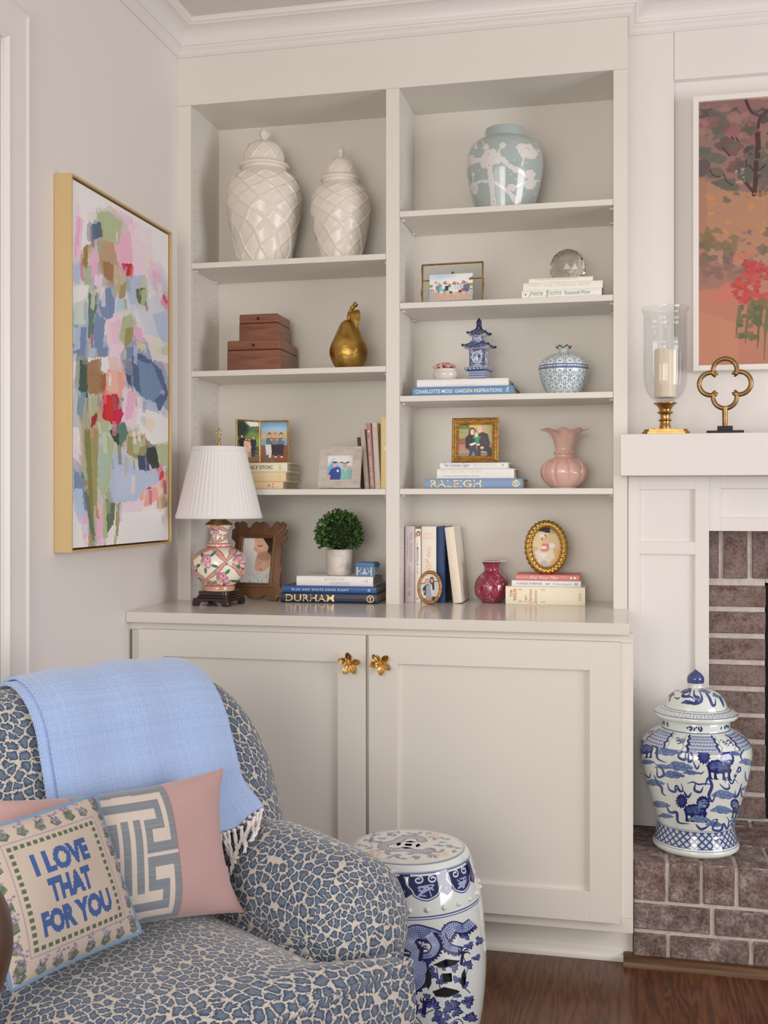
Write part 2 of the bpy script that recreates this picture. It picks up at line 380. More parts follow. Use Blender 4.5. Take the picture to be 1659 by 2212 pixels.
def knob(cx, cz, parent, rot):
    b = MB(); y = -.366
    b.lathe([(.001, 0), (.007, 0), (.005, .006), (.005, .016), (.001, .016)], 12); b.xf(Matrix.Translation((cx, y, cz)) @ Matrix.Rotation(PI/2, 4, 'X'))
    for k in range(5):
        a = rot+k*TAU/5+(.12 if k % 2 else -.1)
        def petal(u, v, a=a):
            L = .003+.0285*v; wd = .0092*math.sin(PI*min(1, .04+.93*v))**.75*(2*u-1)
            lift = .012+.010*v*v-.004*math.cos((2*u-1)*1.4)+.0006*math.sin(u*40)
            ca, sa = math.cos(a), math.sin(a)
            return (cx+ca*L-sa*wd, y-lift, cz+sa*L+ca*wd)
        b.grid(petal, 16, 10); b.grid(lambda u, v: (petal(u, v)[0], petal(u, v)[1]+.0012, petal(u, v)[2]), 16, 10)
    for k in range(5):
        a = k*TAU/5+.3; b.sphere((cx+.004*math.cos(a), y-.016, cz+.004*math.sin(a)), .0024, 8)
    b.sphere((cx, y-.018, cz), .0028, 8); b.sphere((cx, y-.012, cz), .006, 8)
    return b.build('knob', BRASS, parent, smooth=50)
def door(x0, x1, sl, sr, lab, kx, kz, rot):
    z0, z1 = .128, .8665; b = MB()
    b.box(x0, -.365, z0, x0+sl, -.3455, z1).box(x1-sr, -.365, z0, x1, -.3455, z1).box(x0+sl, -.365, z1-.076, x1-sr, -.3455, z1).box(x0+sl, -.365, z0, x1-sr, -.3455, z0+.079)
    b.box(x0+sl, -.355, z0+.079, x1-sr, -.3455, z1-.076)
    d = b.build('door', TRIM, cb, bevel=.0005); knob(kx, kz, d, rot)
door(.037, .7105, .076, .079, '', .668, .789, .35); door(.7205, 1.397, .081, .079, '', .7555, .792, .9)
ctop = MB().box(0.001, -.375, .8867, 1.4195, .249, .917).build('countertop', mat('countertop_paint', (.78, .74, .69), .16, spec=.6), bevel=.0015)
tag(ctop, 'glossy white countertop running under the bookcase over the base cabinet', 'countertop')

# ------------------------------------------------------------------ chimney wall boards, fireplace, hearth
struct(MB().box(1.418, .14, 1.429, 1.557, .164, CEIL).build('trim_3', TRIM_COOL_LIT, bevel=.0008))
struct(MB().box(1.5575, .1385, 2.520, 3.2, .164, CEIL).build('trim_4', TRIM_COOL_LIT, bevel=.0008))
fp = thing('fireplace', 'fireplace with white panelled surround and red brick facing', 'fireplace', (2.1, .15, .276))
def on_fp(b, name, m=TRIM_COOL_LIT, **k):
    b.xf(Matrix.Translation((-2.1, -.15, -.276))); return b.build(name, m, fp, **k)
H0, MB0 = .2765, 1.309
b = MB(); b.box(1.4195, .030, H0, 1.65, .149, MB0)
for x0, x1, z0, z1 in ((1.4195, 1.454, H0, MB0), (1.611, 1.65, H0, MB0), (1.454, 1.611, 1.271, MB0), (1.454, 1.611, 1.080, 1.117), (1.454, 1.611, H0, .43)): b.box(x0, .02, z0, x1, .0298, z1)
on_fp(b, 'pilaster', bevel=.0006)
b = MB(); b.box(1.6505, .060, 1.149, 2.55, .149, MB0)
for x0, x1, z0, z1 in ((1.6505, 1.686, 1.149, MB0), (1.686, 2.55, 1.274, MB0), (1.686, 2.55, 1.149, 1.188)): b.box(x0, .045, z0, x1, .0598, z1)
on_fp(b, 'frieze_panel', bevel=.0006)
ms = MB().prism([(1.397, -.08), (2.75, -.08), (2.75, .1275), (1.4195, .1275), (1.4195, -.0006), (1.397, -.0006)], 1.3095, 1.4295, lambda x, y, d: (x, y, d)).build('mantel_shelf', TRIM_COOL_LIT, bevel=.0015)
tag(ms, 'thick white mantel shelf above the brick fireplace', 'mantel')
def brick_mat(name, white):
    m = mat(name, (.2, .12, .1), .85); tc = nd(m, 'ShaderNodeTexCoord'); g = nd(m, 'ShaderNodeNewGeometry')
    n = nd(m, 'ShaderNodeTexNoise', Scale=22.0, Detail=8.0, Roughness=.72); n3 = nd(m, 'ShaderNodeTexNoise', Scale=130.0, Detail=6.0, Roughness=.7)
    off = nd(m, 'ShaderNodeVectorMath', operation='MULTIPLY_ADD'); off.inputs[1].default_value = (7, 7, 7); lk(m, g.outputs['Random Per Island'], off.inputs[0]); lk(m, tc.outputs['Object'], off.inputs[2])
    lk(m, off.outputs[0], n.inputs['Vector']); lk(m, off.outputs[0], n3.inputs['Vector'])
    r = ramp(m, g.outputs['Random Per Island'], [(0, (.10, .058, .050)), (.35, (.135, .068, .055)), (.65, (.11, .070, .064)), (1, (.15, .082, .068))])
    ad = nd(m, 'ShaderNodeMath', operation='MULTIPLY_ADD'); ad.inputs[1].default_value = .5; lk(m, n3.outputs['Fac'], ad.inputs[0]); lk(m, n.outputs['Fac'], ad.inputs[2])
    r2 = ramp(m, ad.outputs[0], [(.60, (0, 0, 0)), (.76, (.26, .26, .26)), (.95, (white, white, white))])
    mx = nd(m, 'ShaderNodeMix', data_type='RGBA'); lk(m, r2.outputs[0], mx.inputs[0]); lk(m, r.outputs[0], mx.inputs[6]); mx.inputs[7].default_value = (.52, .44, .41, 1)
    dk = nd(m, 'ShaderNodeMix', data_type='RGBA', blend_type='MULTIPLY'); dk.inputs[0].default_value = .55; r4 = ramp(m, n3.outputs['Fac'], [(.3, (.45, .42, .42)), (.55, (1, 1, 1))])
    lk(m, mx.outputs[2], dk.inputs[6]); lk(m, r4.outputs[0], dk.inputs[7]); lk(m, dk.outputs[2], bsdf(m).inputs['Base Color'])
    bp = nd(m, 'ShaderNodeBump', Strength=.8, Distance=.004); lk(m, ad.outputs[0], bp.inputs['Height']); lk(m, bp.outputs[0], bsdf(m).inputs['Normal']); return m
BRICK = brick_mat('brick', .85); BRICK2 = brick_mat('facing_brick', .45)
MORTAR = mat('mortar', (.58, .53, .49), .95, bump=(140, .7, .003), vary=(50, [(.3, (.50, .455, .42)), (.7, (.64, .59, .55))]))
def rb(b, x0, y0, z0, x1, y1, z1, mi=0):         # a worn brick: box with jittered corners
    j = lambda: random.uniform(-.0014, .0014)
    b.hexa([(x+j(), y+j(), z+j()) for x, y, z in ((x0, y0, z0), (x1, y0, z0), (x1, y1, z0), (x0, y1, z0), (x0, y0, z1), (x1, y0, z1), (x1, y1, z1), (x0, y1, z1))], mi)
b = MB(); b.box(1.645, .154, H0, 1.822, .164, 1.149, 1).box(1.822, .154, .99, 2.55, .164, 1.149, 1)
x = 1.6215
while x < 2.5: rb(b, x, .148, 1.003, x+.068, .163, 1.16); x += .0815
z = .277
for k in range(9):
    rb(b, 1.66 if k % 2 else 1.60, .148, z+.004, 1.823, .163, z+.068)
    z += .0795
on_fp(b, 'brick_facing', [BRICK2, MORTAR], bevel=.003)
b = MB(); b.box(1.825, .17, .277, 1.835, .6, .99).box(1.825, .6, .277, 2.4, .61, .99).box(1.825, .17, .985, 2.4, .6, .99).box(2.39, .17, .277, 2.4, .6, .99)
on_fp(b, 'firebox', mat('firebox_black', (.006, .005, .005), .95))  # near-black on every inner face
b = MB(); b.box(1.431, -.288, 0, 2.7, .149, .270, 1)
HY0 = -.293
x = 1.4315
for k in range(14):
    wd = .079 if k else .083
    rb(b, x, HY0, .170, x+wd, -.112, .2755); x += wd+.0095
for y0, y1, o in ((-.1, .078, .0), (.088, .148, .05)):
    x = 1.4315-o
    while x < 2.6: rb(b, max(x, 1.4315), y0, .2, x+.19, y1, .2745); x += .2005
for z0, z1, xs in ((.091, .160, (1.4315, 1.640, 1.855, 2.07, 2.285)), (.012, .081, (1.4315, 1.5275, 1.738, 1.948, 2.16, 2.37))):
    for i, x in enumerate(xs):
        x1 = (xs[i+1] if i+1 < len(xs) else x+.21)-.011
        rb(b, x, HY0, z0, x1, -.2, z1)
he = b.build('brick_hearth', [BRICK, MORTAR], bevel=.0035)
tag(he, 'raised hearth of whitewashed red brick beside the base cabinet', 'hearth')
OAK = mat('oak_trim', (.2, .1, .045), .4, vary=(30, [(.35, (.055, .025, .011)), (.65, (.16, .08, .036))], (.12, 3, 3)))
qr = [(0, 0), (.032, 0), (.032, .008), (.027, .017), (.018, .0225), (0, .023)]
b = MB(); b.prism(qr, 1.405, 2.7, lambda x, y, d: (d, -.296-x, y)); b.prism([(1.405, -.296), (1.4297, -.296), (1.4297, -.284), (1.420, -.278), (1.405, -.284)], 0, .024, lambda x, y, d: (x, y, d))
struct(b.build('trim_5', OAK))
# ------------------------------------------------------------------ books
BG = None
PAGES = mat('page_edges', (.62, .54, .43), .9, vary=(4, [(.35, (.52, .45, .36)), (.65, (.68, .60, .48))], (1, 1, 160)))
def book(label, x0, x1, y0, z0, th, D, cover, texts=(), group=None, stand=None, soft=False, extra=None, deco=None, rough=.45, rotz=0):
    """lying: spine from x0 to x1 at depth y0 on height z0; stand=(x of lower left corner, lean): x0 = 0, x1 = height"""
    L = x1-x0; group = group or BG
    if stand:
        t = thing('book', label, 'book', (0, 0, 0), 0, group); a = PI/2-math.radians(stand[1]); t.rotation_euler = (0, a, 0)
        R = Matrix.Rotation(a, 3, 'Y'); t.location = Vector((stand[0], y0, z0))-R @ Vector((L/2, 0, 0))
    else: t = thing('book', label, 'book', ((x0+x1)/2, y0, z0), rotz, group)
    b = MB(); h = L/2; cm = .0012 if soft else .0028; ins = .0006 if soft else .0035
    n = 6
    for k in range(n):                           # slightly rounded spine
        a0, a1 = PI*k/n, PI*(k+1)/n; f = lambda a: (.0035-.0032*math.sin(a), th/2-th/2*math.cos(a))
        (p, q), (r, s_) = f(a0), f(a1)
        b.face([(-h, p, q), (h, p, q), (h, r, s_), (-h, r, s_)]); b.face([(-h, .006, q), (-h, p, q), (-h, r, s_), (-h, .006, s_)]); b.face([(h, .006, q), (h, p, q), (h, r, s_), (h, .006, s_)])
    b.box(-h, .0034, 0, h, D, cm).box(-h, .0034, th-cm, h, D, th)
    mats = [cover]
    def to3(x, y):                               # x 0..1 along the spine, y 0..1 across it
        return (-h+x*L, .0035-.0032*math.sin(math.acos(max(-1, min(1, 1-2*y))))-.0005, y*th)
    for tx in texts:
        body, bx, colr = tx[0], tx[1], tx[2]; k = tx[3] if len(tx) > 3 else {}
        m = mat('ink_%d_%d_%d' % colr, ph(*colr, 1.3), .35) if not k.get('gold') else mat('gold_foil', (.78, .60, .30), .42, .45)
        if m not in mats: mats.append(m)
        up = k.get('up')
        if body == '|': b.face([to3(bx[0], bx[1]), to3(bx[2], bx[1]), to3(bx[2], bx[3]), to3(bx[0], bx[3])], mats.index(m))
        elif body == 'O': b.face([to3((bx[0]+bx[2])/2+(bx[2]-bx[0])/2*math.cos(a*TAU/20), (bx[1]+bx[3])/2+(bx[3]-bx[1])/2*math.sin(a*TAU/20)) for a in range(20)], mats.index(m))
        elif up: b.text(body, (lambda x, y: to3(bx[2]-(y-bx[0])/(1)*1+0*x, x)) if False else (lambda x, y: to3(bx[2]-y, bx[1]+x)), 0, 0, bx[3]-bx[1], bx[2]-bx[0], mats.index(m), k.get('bold', 0), k.get('shear', 0))
        elif k.get('flip'): b.text(body, lambda x, y: to3(1-x, 1-y), 1-bx[2], 1-bx[3], 1-bx[0], 1-bx[1], mats.index(m), k.get('bold', 0), k.get('shear', 0))
        else: b.text(body, to3, bx[0], bx[1], bx[2], bx[3], mats.index(m), k.get('bold', 0), k.get('shear', 0), spacing=k.get('sp', 1))
    b.build('cover', mats, t, smooth=30, recalc=False)
    MB().box(-h+ins, .0036, cm+.0001, h-ins, D-ins, th-cm-.0001).build('page_block', PAGES, t)
    return t
def cov(r, g, b, gain=1.5, rough=.45): return mat('cover_%d_%d_%d' % (r, g, b), ph(r, g, b, gain), rough)
def X(px, py, Y): return atY(px, py, Y)[0]
def Zp(px, py, Y): return atY(px, py, Y)[2]
S1, S2, S3 = 1.274, 1.655, 2.003
T1, T2, T3, T4 = 1.275, 1.561, 1.848, 2.131
CT = .917
tan = (150, 120, 90); grey = (95, 90, 95)
BG = 'books stacked behind the lampshade'
book('tan paperback with page ends showing, lowest of the stack behind the lampshade', X(611, 1045, .05)-.225, X(611, 1045, .05), .05, S1+.0003, .0245, .15, cov(208, 182, 150), [('ESSAYS', (.42, .35, .56, .65), (190, 150, 120)), ('2', (.76, .35, .82, .65), (120, 100, 90)), ('|', (.84, .2, .86, .8), (170, 140, 115))])
book('plain pale yellow hardcover in the middle of the stack behind the lampshade', X(617, 1030, .048)-.23, X(617, 1030, .048), .048, S1+.0250, .0305, .155, cov(206, 186, 146), [('|', (.915, .2, .92, .7), (180, 160, 125))])
book('cream hardcover titled DAILY STOIC on top of the stack behind the lampshade', X(620, 1007, .05)-.205, X(620, 1007, .05), .05, S1+.0560, .0300, .135, cov(214, 204, 180), [('The', (.20, .36, .29, .68), (110, 90, 75)), ('DAILY STOIC', (.31, .32, .77, .70), (82, 62, 50), {'bold': .006}), ('|', (.815, .12, .818, .88), (130, 115, 100)), ('HOLIDAY', (.87, .2, .90, .8), (150, 130, 110), {'up': 1})])
BG = 'books leaning at the divider'
by = .05
book('dark brown thin paperback squeezed between the white wooden frame and the leaning grey book', 0, .165, by+.02, S1+.0003, .011, .11, cov(70, 45, 38), (), stand=(X(776, 1055, by), 4.5))
book('grey paperback with white lettering leaning behind the white wooden frame', 0, .190, by+.012, S1+.0003, .0165, .11, cov(176, 166, 160), [('AN INVISIBLE THREAD', (.33, .25, .80, .6), (232, 226, 222), {'flip': 1}), ('A', (.88, .3, .94, .7), (240, 236, 232), {'flip': 1})], stand=(X(785, 1056, by), 4.6))
book('mauve hardcover with white lettering leaning beside the grey paperback', 0, .208, by, S1+.0003, .0155, .115, cov(168, 126, 122), [('GOD ON A HARLEY', (.50, .22, .95, .72), (240, 232, 228), {'flip': 1, 'bold': .012}), ('JOAN BRADY', (.22, .25, .44, .68), (240, 232, 228), {'flip': 1, 'bold': .008}), ('O', (.11, .3, .145, .7), (240, 232, 228))], stand=(X(799, 1056, by), 3.6))
book('light grey hardcover with orange lettering between the mauve book and the yellow book', 0, .2085, by, S1+.0003, .0175, .135, cov(192, 184, 178), [('SOVOS', (.06, .3, .26, .8), (250, 170, 100), {'bold': .02}), ('a novel of the sea', (.45, .42, .62, .6), (232, 190, 170)), ('O', (.90, .3, .94, .7), (245, 160, 90))], stand=(X(810, 1056, by), 3.0))
book('tall pale yellow hardcover standing against the bookcase divider', 0, .226, by, S1+.0003, .0245, .15, cov(206, 186, 138), [('SAND', (.05, .25, .13, .8), (232, 220, 160)), ('TALES', (.2, .35, .36, .7), (232, 220, 160)), ('O', (.41, .4, .46, .85), (238, 226, 170))], stand=(.6605, 0))
BG = 'books under the crystal ball'
y = .010
book('white hardcover titled WINTER SOLSTICE in green, bottom of the stack under the crystal ball', X(1127, 635, y), X(1300, 628, y), y, T3+.0003, .0235, .15, cov(222, 214, 204, 1.45), [('O', (.04, .35, .058, .6), (60, 110, 110)), ('J', (.085, .2, .13, .8), (70, 120, 120), {'shear': .3}), ('WINTER', (.135, .28, .27, .72), (110, 135, 132)), ('S', (.30, .15, .345, .9), (80, 125, 125), {'shear': .3}), ('OLSTICE', (.35, .3, .50, .74), (110, 135, 132)), ('Rosamunde Pilcher', (.54, .28, .86, .78), (105, 140, 136)), ('|', (.9, .15, .903, .85), (120, 140, 138)), ('|', (.94, .15, .943, .85), (140, 150, 146))])
book('cream hardcover with faint lettering in the middle of the stack under the crystal ball', X(1130, 615, y), X(1302, 608, y), y+.003, T3+.0241, .0225, .15, cov(224, 212, 200, 1.45), [('THE STARTER WIFE', (.26, .35, .84, .75), (206, 194, 182), {'sp': 1.2}), ('GIGI', (.08, .55, .2, .85), (210, 200, 190)), ('LEVANGE', (.04, .1, .2, .35), (236, 228, 218))])
book('small pale hardcover directly beneath the crystal ball', X(1142, 602, y), X(1281, 597, y), y+.008, T3+.0469, .0140, .125, cov(222, 212, 200, 1.45), [('WHEN BREATH BECOMES AIR', (.12, .45, .75, .85), (202, 192, 182)), ('PAUL KALANITHI', (.3, .08, .56, .3), (240, 232, 224))])
BG = 'books under the pagoda'
y = .025
book('wide blue hardcover titled GARDEN INSPIRATIONS in white capitals under the white cookery book', X(891, 844, y), X(1109, 838, y), y, T2+.0003, .0275, .215, cov(90, 132, 172, 1.35), [('CHARLOTTE MOSS', (.03, .3, .40, .72), (225, 232, 238), {'bold': .01}), ('GARDEN INSPIRATIONS', (.425, .3, .89, .72), (225, 232, 238), {'bold': .01}), ('R', (.925, .25, .955, .85), (225, 232, 238), {'shear': .3})])
book('white hardcover with faint coral lettering beneath the pagoda and flower pot', X(900, 826, y), X(1098, 822, y), y+.004, T2+.0281, .0235, .2, cov(228, 220, 214, 1.4), [('A CULINARY JOURNEY', (.33, .08, .66, .32), (222, 180, 160), {'sp': 1.3})])
BG = 'books under the gilt photo'
y = .03
book('long blue hardcover titled RALEIGH in gold, lowest under the gilt family photo', X(917, 1045, y), X(1128, 1044, y), y, T1+.0003, .0300, .21, cov(120, 146, 180, 1.3), [('RALEIGH', (.06, .12, .585, .88), (220, 190, 110), {'gold': 1, 'bold': .008}), ('O', (.90, .15, .972, .85), (220, 200, 140), {'gold': 1}), ('O', (.906, .22, .966, .78), (120, 146, 180)), ('S', (.92, .28, .952, .72), (220, 200, 140), {'gold': 1})])
book('white hardcover about staying young in the middle of the stack under the gilt photo', X(943, 1022, y), X(1110, 1022, y), y+.006, T1+.0309, .0300, .17, cov(226, 218, 212, 1.4), [('YOU: STAYING YOUNG', (.04, .55, .585, .9), (226, 206, 188)), ('The Owner\'s Manual for Extending Your Warranty', (.08, .15, .55, .38), (176, 160, 150)), ('ROIZEN AND OZ', (.63, .4, .85, .6), (232, 214, 190)), ('O', (.93, .3, .96, .7), (236, 222, 190))])
book('pale blue white hardcover with script lettering right under the gilt family photo', X(949, 1004, y), X(1097, 1004, y), y+.012, T1+.0615, .0185, .145, cov(214, 216, 214, 1.4), [('The Corsican Caper', (.06, .2, .44, .85), (70, 110, 150), {'shear': .35}), ('PETER MAYLE', (.50, .35, .83, .75), (196, 200, 198)), ('V', (.9, .35, .94, .75), (90, 100, 110))])
# counter, left: dark books
BG = 'books under the boxwood'
y = -.005; ZC = CT+.0003
book('navy hardcover titled DURHAM in gold letters, resting on the countertop', .351, .660, y, ZC, .0305, .225, cov(18, 30, 58, 1.1, .3), [('DURHAM', (.05, .14, .56, .86), (226, 200, 140), {'gold': 1, 'bold': .008}), ('O', (.895, .12, .972, .88), (226, 200, 140), {'gold': 1}), ('O', (.902, .19, .965, .81), (18, 30, 58)), ('Y', (.915, .24, .952, .72), (226, 200, 140), {'gold': 1, 'bold': .008})], rotz=math.radians(1.5))
book('mid blue hardcover titled BLUE AND WHITE DONE RIGHT on top of the navy book', .356, .657, y+.004, ZC+.0308, .0215, .215, cov(38, 84, 148, 1.2, .35), [('BLUE AND WHITE DONE RIGHT', (.10, .34, .71, .64), (214, 224, 236), {'sp': 1.35, 'bold': .008}), ('dh', (.91, .3, .94, .75), (200, 214, 232)), ('|', (.962, .15, .965, .85), (160, 180, 210))], rotz=math.radians(1.5))
book('white hardcover with silver lettering holding the boxwood pot and the blue box', .399, .645, y+.012, ZC+.0526, .0305, .17, cov(226, 222, 222, 1.25, .35), [('LISA GARDNER', (.10, .4, .33, .62), (244, 242, 240)), ('BEFORE SHE', (.37, .55, .63, .85), (188, 186, 190)), ('DISAPPEARED', (.44, .12, .70, .42), (180, 178, 184)), ('-', (.86, .5, .89, .56), (180, 180, 186)), ('8', (.91, .4, .93, .7), (160, 160, 166))], rotz=math.radians(1.5))
# counter, right: standing books
BG = 'books standing on the countertop'
y = .075
book('lilac grey hardcover titled ELEVEN RINGS standing beside the bookcase divider', 0, .240, y, ZC, .0305, .16, cov(186, 176, 182, 1.3), [('PHIL JACKSON', (.09, .42, .46, .78), (120, 114, 124)), ('and hugh delehanty', (.13, .18, .41, .34), (140, 134, 142)), ('ELEVEN RINGS', (.53, .36, .80, .64), (150, 142, 150)), ('O', (.85, .3, .92, .6), (160, 150, 156))], stand=(.7335, 0))
t = book('narrow white hardcover with a tiny photo at the top of its spine', 0, .232, y, ZC, .0185, .155, cov(222, 216, 208, 1.3), [('|', (.02, .05, .14, .95), (196, 150, 130)), ('O', (.03, .3, .10, .95), (60, 36, 30)), ('O', (.05, .45, .09, .8), (215, 170, 150)), ('O', (.06, .05, .11, .45), (205, 140, 120)), ('THE', (.18, .3, .23, .55), (130, 126, 124)), ('MAGNOLIA', (.25, .28, .50, .66), (66, 62, 60), {'bold': .01, 'sp': 1.15}), ('STORY', (.52, .3, .62, .58), (150, 146, 142)), ('L', (.94, .3, .97, .7), (50, 46, 44))], stand=(.7655, 0))
book('thick cream hardcover titled City of Dreams in orange standing behind the little oval frame', 0, .2395, y, ZC, .0460, .16, cov(224, 214, 204, 1.3), [('City', (.27, .36, .41, .66), (226, 150, 104)), ('of', (.43, .3, .50, .6), (226, 150, 104), {'shear': .4}), ('Dreams', (.51, .36, .78, .66), (226, 150, 104)), ('|', (.05, .08, .053, .84), (226, 180, 150)), ('|', (.20, .08, .203, .84), (226, 180, 150)), ('BEVERLY', (.09, .16, .11, .78), (220, 180, 150), {'up': 1}), ('SWERLING', (.14, .08, .16, .86), (220, 180, 150), {'up': 1})], stand=(.7865, 0))
book('dark blue cloth hardcover between the thick cream book and the leaning cream book', 0, .2385, y+.008, ZC, .0260, .15, cov(20, 62, 112, 1.1), (), stand=(.8345, 0))
book('cream hardcover with gold lettering leaning on the dark blue book', 0, .238, y-.004, ZC, .0285, .155, cov(216, 208, 196, 1.3), [('O', (.05, .5, .085, .8), (240, 220, 130), {'gold': 1}), ('LILAC', (.12, .35, .32, .68), (232, 214, 140), {'gold': 1}), ('BUD', (.36, .3, .46, .72), (232, 214, 140), {'gold': 1}), ('HEMINGWAY S GIRL', (.53, .35, .86, .62), (228, 208, 136), {'gold': 1}), ('ERIKA', (.88, .35, .96, .6), (216, 196, 130), {'gold': 1})], stand=(X(979, 1300, y), 6.6))
# counter, right: stack under the rope frame
BG = 'books under the rope frame'
y = .08
red = (180, 96, 48)
book('cream hardcover with red lettering lying on the countertop, thickest of the right stack', X(1092, 1285, y), X(1264, 1290, y), y, ZC, .0555, .155, cov(232, 218, 196, 1.25), [('TOM', (.055, .42, .09, .80), red, {'up': 1, 'bold': .02}), ('WOLFE', (.10, .20, .14, .88), red, {'up': 1, 'bold': .02}), ('|', (.165, .12, .171, .88), red), ('|', (.182, .12, .188, .88), red), ('|', (.199, .12, .205, .88), red), ('I am', (.235, .12, .275, .5), red, {'up': 1, 'shear': .4}), ('Charlotte', (.295, .06, .335, .86), red, {'up': 1, 'shear': .4}), ('Simmons', (.36, .06, .40, .82), red, {'up': 1, 'shear': .4}), ('|', (.455, .12, .461, .88), red), ('|', (.472, .12, .478, .88), red), ('|', (.489, .12, .495, .88), red), ('FSG', (.92, .28, .955, .68), (214, 140, 60), {'up': 1, 'bold': .02})])
book('white paperback titled A DOGS PURPOSE in the middle of the right stack', X(1105, 1260, y), X(1255, 1262, y), y+.004, ZC+.0558, .0185, .14, cov(236, 232, 230, 1.25), [('A DOG\'S PURPOSE', (.07, .35, .44, .68), (110, 106, 106), {'bold': .006}), ('W. Bruce Cameron', (.60, .32, .86, .66), (150, 146, 144), {'shear': .2}), ('|', (.475, .15, .477, .85), (180, 180, 180)), ('|', (.565, .15, .567, .85), (180, 180, 180)), ('~', (.49, .3, .55, .65), (110, 160, 205), {'bold': .05}), ('FC', (.91, .32, .96, .66), (50, 48, 48), {'bold': .02})], soft=True)
book('pink hardcover with white script lettering directly under the gold rope frame', X(1113, 1247, y), X(1252, 1249, y), y+.008, ZC+.0746, .0175, .12, cov(212, 128, 124, 1.25), [('Frances Reilly', (.02, .35, .2, .62), (240, 214, 206), {'shear': .2}), ('Fire Your Man', (.22, .22, .67, .80), (246, 226, 220), {'shear': .35}), ('how to', (.71, .6, .81, .75), (244, 222, 216)), ('start again', (.73, .25, .81, .4), (244, 222, 216)), ('O', (.85, .25, .88, .75), (244, 226, 220)), ('O', (.90, .3, .95, .7), (244, 226, 220))])

# ------------------------------------------------------------------ photographs and frames
SK = (214, 160, 134)
def person(c, x, y, h, top, bot, hair=(70, 45, 35), skin=SK, wdt=1.0, long=False, legs=None, hat=None):
    """standing figure: head top at y, height h (canvas units, y scaled by aspect)"""
    asp = c.h/c.w; u = h/7.2; wx = u*asp*wdt*1.0
    if long: c.ell(x, y+u*1.0, wx*.62, u*1.1, hair)
    c.poly([(x-wx*.95, y+u*1.25), (x+wx*.95, y+u*1.25), (x+wx*.9, y+u*3.7), (x-wx*.9, y+u*3.7)], top)
    c.ell(x-wx*.85, y+u*1.5, wx*.35, u*.35, top); c.ell(x+wx*.85, y+u*1.5, wx*.35, u*.35, top)
    for sg in (-1, 1): c.line([(x+sg*wx*1.0, y+u*1.6), (x+sg*wx*1.2, y+u*2.7), (x+sg*wx*.8, y+u*3.6)], wx*.42, top if sg > 0 else tuple(int(v*.9) for v in top))
    c.poly([(x-wx*.85, y+u*3.6), (x+wx*.85, y+u*3.6), (x+wx*.8, y+u*5.1), (x-wx*.8, y+u*5.1)], bot)
    for sg in (-1, 1): c.line([(x+sg*wx*.42, y+u*5), (x+sg*wx*.42, y+u*7.1)], wx*.55, legs or bot)
    c.ell(x, y+u*.5, wx*.45, u*.55, hair); c.ell(x, y+u*.62, wx*.38, u*.48, skin); c.line([(x-wx*.15, y+u*.85), (x+wx*.15, y+u*.85)], wx*.08, (190, 110, 100))
    if hat: c.ell(x, y+u*.3, wx*.75, u*.2, hat); c.ell(x, y+u*.15, wx*.45, u*.3, hat)
def photo(b, cvs, name, parent, pts, gain=1.35, label=None):
    pass
def rect_frame(label, cat, loc, rotz, lean, W, H, bar, depth, fm, cvs, gain=1.4, prof=None, bevel=.001, group=None, stand=True, inset=.004, flabel=None):
    t = thing('picture_frame', label, cat, loc, rotz, group); t.rotation_euler = (math.radians(-lean), 0, rotz)
    b = MB(); pr = prof or [(0, 0), (0, -depth), (bar, -depth*.85), (bar, 0)]
    cor = [(-W/2, 0), (W/2, 0), (W/2, H), (-W/2, H)]; sg = [(1, 1), (-1, 1), (-1, -1), (1, -1)]
    for i in range(4):
        j = (i+1) % 4
        for (t0, d0), (t1, d1) in zip(pr, pr[1:]):
            q = [(cor[i][0]+sg[i][0]*t0, d0, cor[i][1]+sg[i][1]*t0), (cor[j][0]+sg[j][0]*t0, d0, cor[j][1]+sg[j][1]*t0), (cor[j][0]+sg[j][0]*t1, d1, cor[j][1]+sg[j][1]*t1), (cor[i][0]+sg[i][0]*t1, d1, cor[i][1]+sg[i][1]*t1)]
            b.face(q)
    b.face([(x, .0004, z) for x, z in cor]); b.build('frame', fm, t, smooth=25)
    p = MB(); x, z = W/2-bar, bar; p.face([(-x, -inset, z), (x, -inset, z), (x, -inset, H-z), (-x, -inset, H-z)], 0, [(0, 0), (1, 0), (1, 1), (0, 1)])
    p.build('photo', img_mat('photo_'+label[:28], cvs, .3, gain), t, recalc=False)
    return t
# two friends by the mountains, white wooden frame
c = Canvas(180, 175, (222, 228, 232)); c.poly([(0, .35), (.22, .10), (.42, .25), (.6, .4), (1, .45), (1, 1), (0, 1)], (160, 190, 214), rough=2); c.poly([(0, .5), (.2, .28), (.4, .42), (.5, .7), (0, .9)], (120, 160, 196), rough=2)
c.poly([(.05, 1), (.03, .8), (.13, .56), (.28, .5), (.38, .47), (.52, .52), (.55, 1)], (52, 72, 140)); c.poly([(.02, 1), (.03, .78), (.13, .8), (.1, 1)], SK); c.poly([(.52, 1), (.55, .62), (.62, .52), (.82, .5), (.96, .6), (1, .85), (.98, 1)], (124, 176, 168))
c.poly([(.93, .9), (1, .85), (1, 1), (.94, 1)], SK); c.ell(.28, .34, .085, .13, SK); c.ell(.28, .24, .10, .075, (214, 218, 222)); c.ell(.27, .285, .10, .035, (70, 70, 72)); c.ell(.68, .38, .09, .14, (206, 150, 120)); c.ell(.67, .29, .19, .045, (90, 84, 66)); c.ell(.66, .24, .11, .07, (214, 210, 196))
c.ell(.85, .53, .06, .07, (216, 150, 126)); c.rect(.36, .58, .45, .68, (200, 208, 224)); c.poly([(.62, .52), (.72, .72), (.76, .52)], (150, 196, 186)); c.line([(.24, .42), (.32, .42)], .015, (240, 235, 230))
y = .02; fx0, fx1 = X(687, 1055, y), X(779, 1055, y)
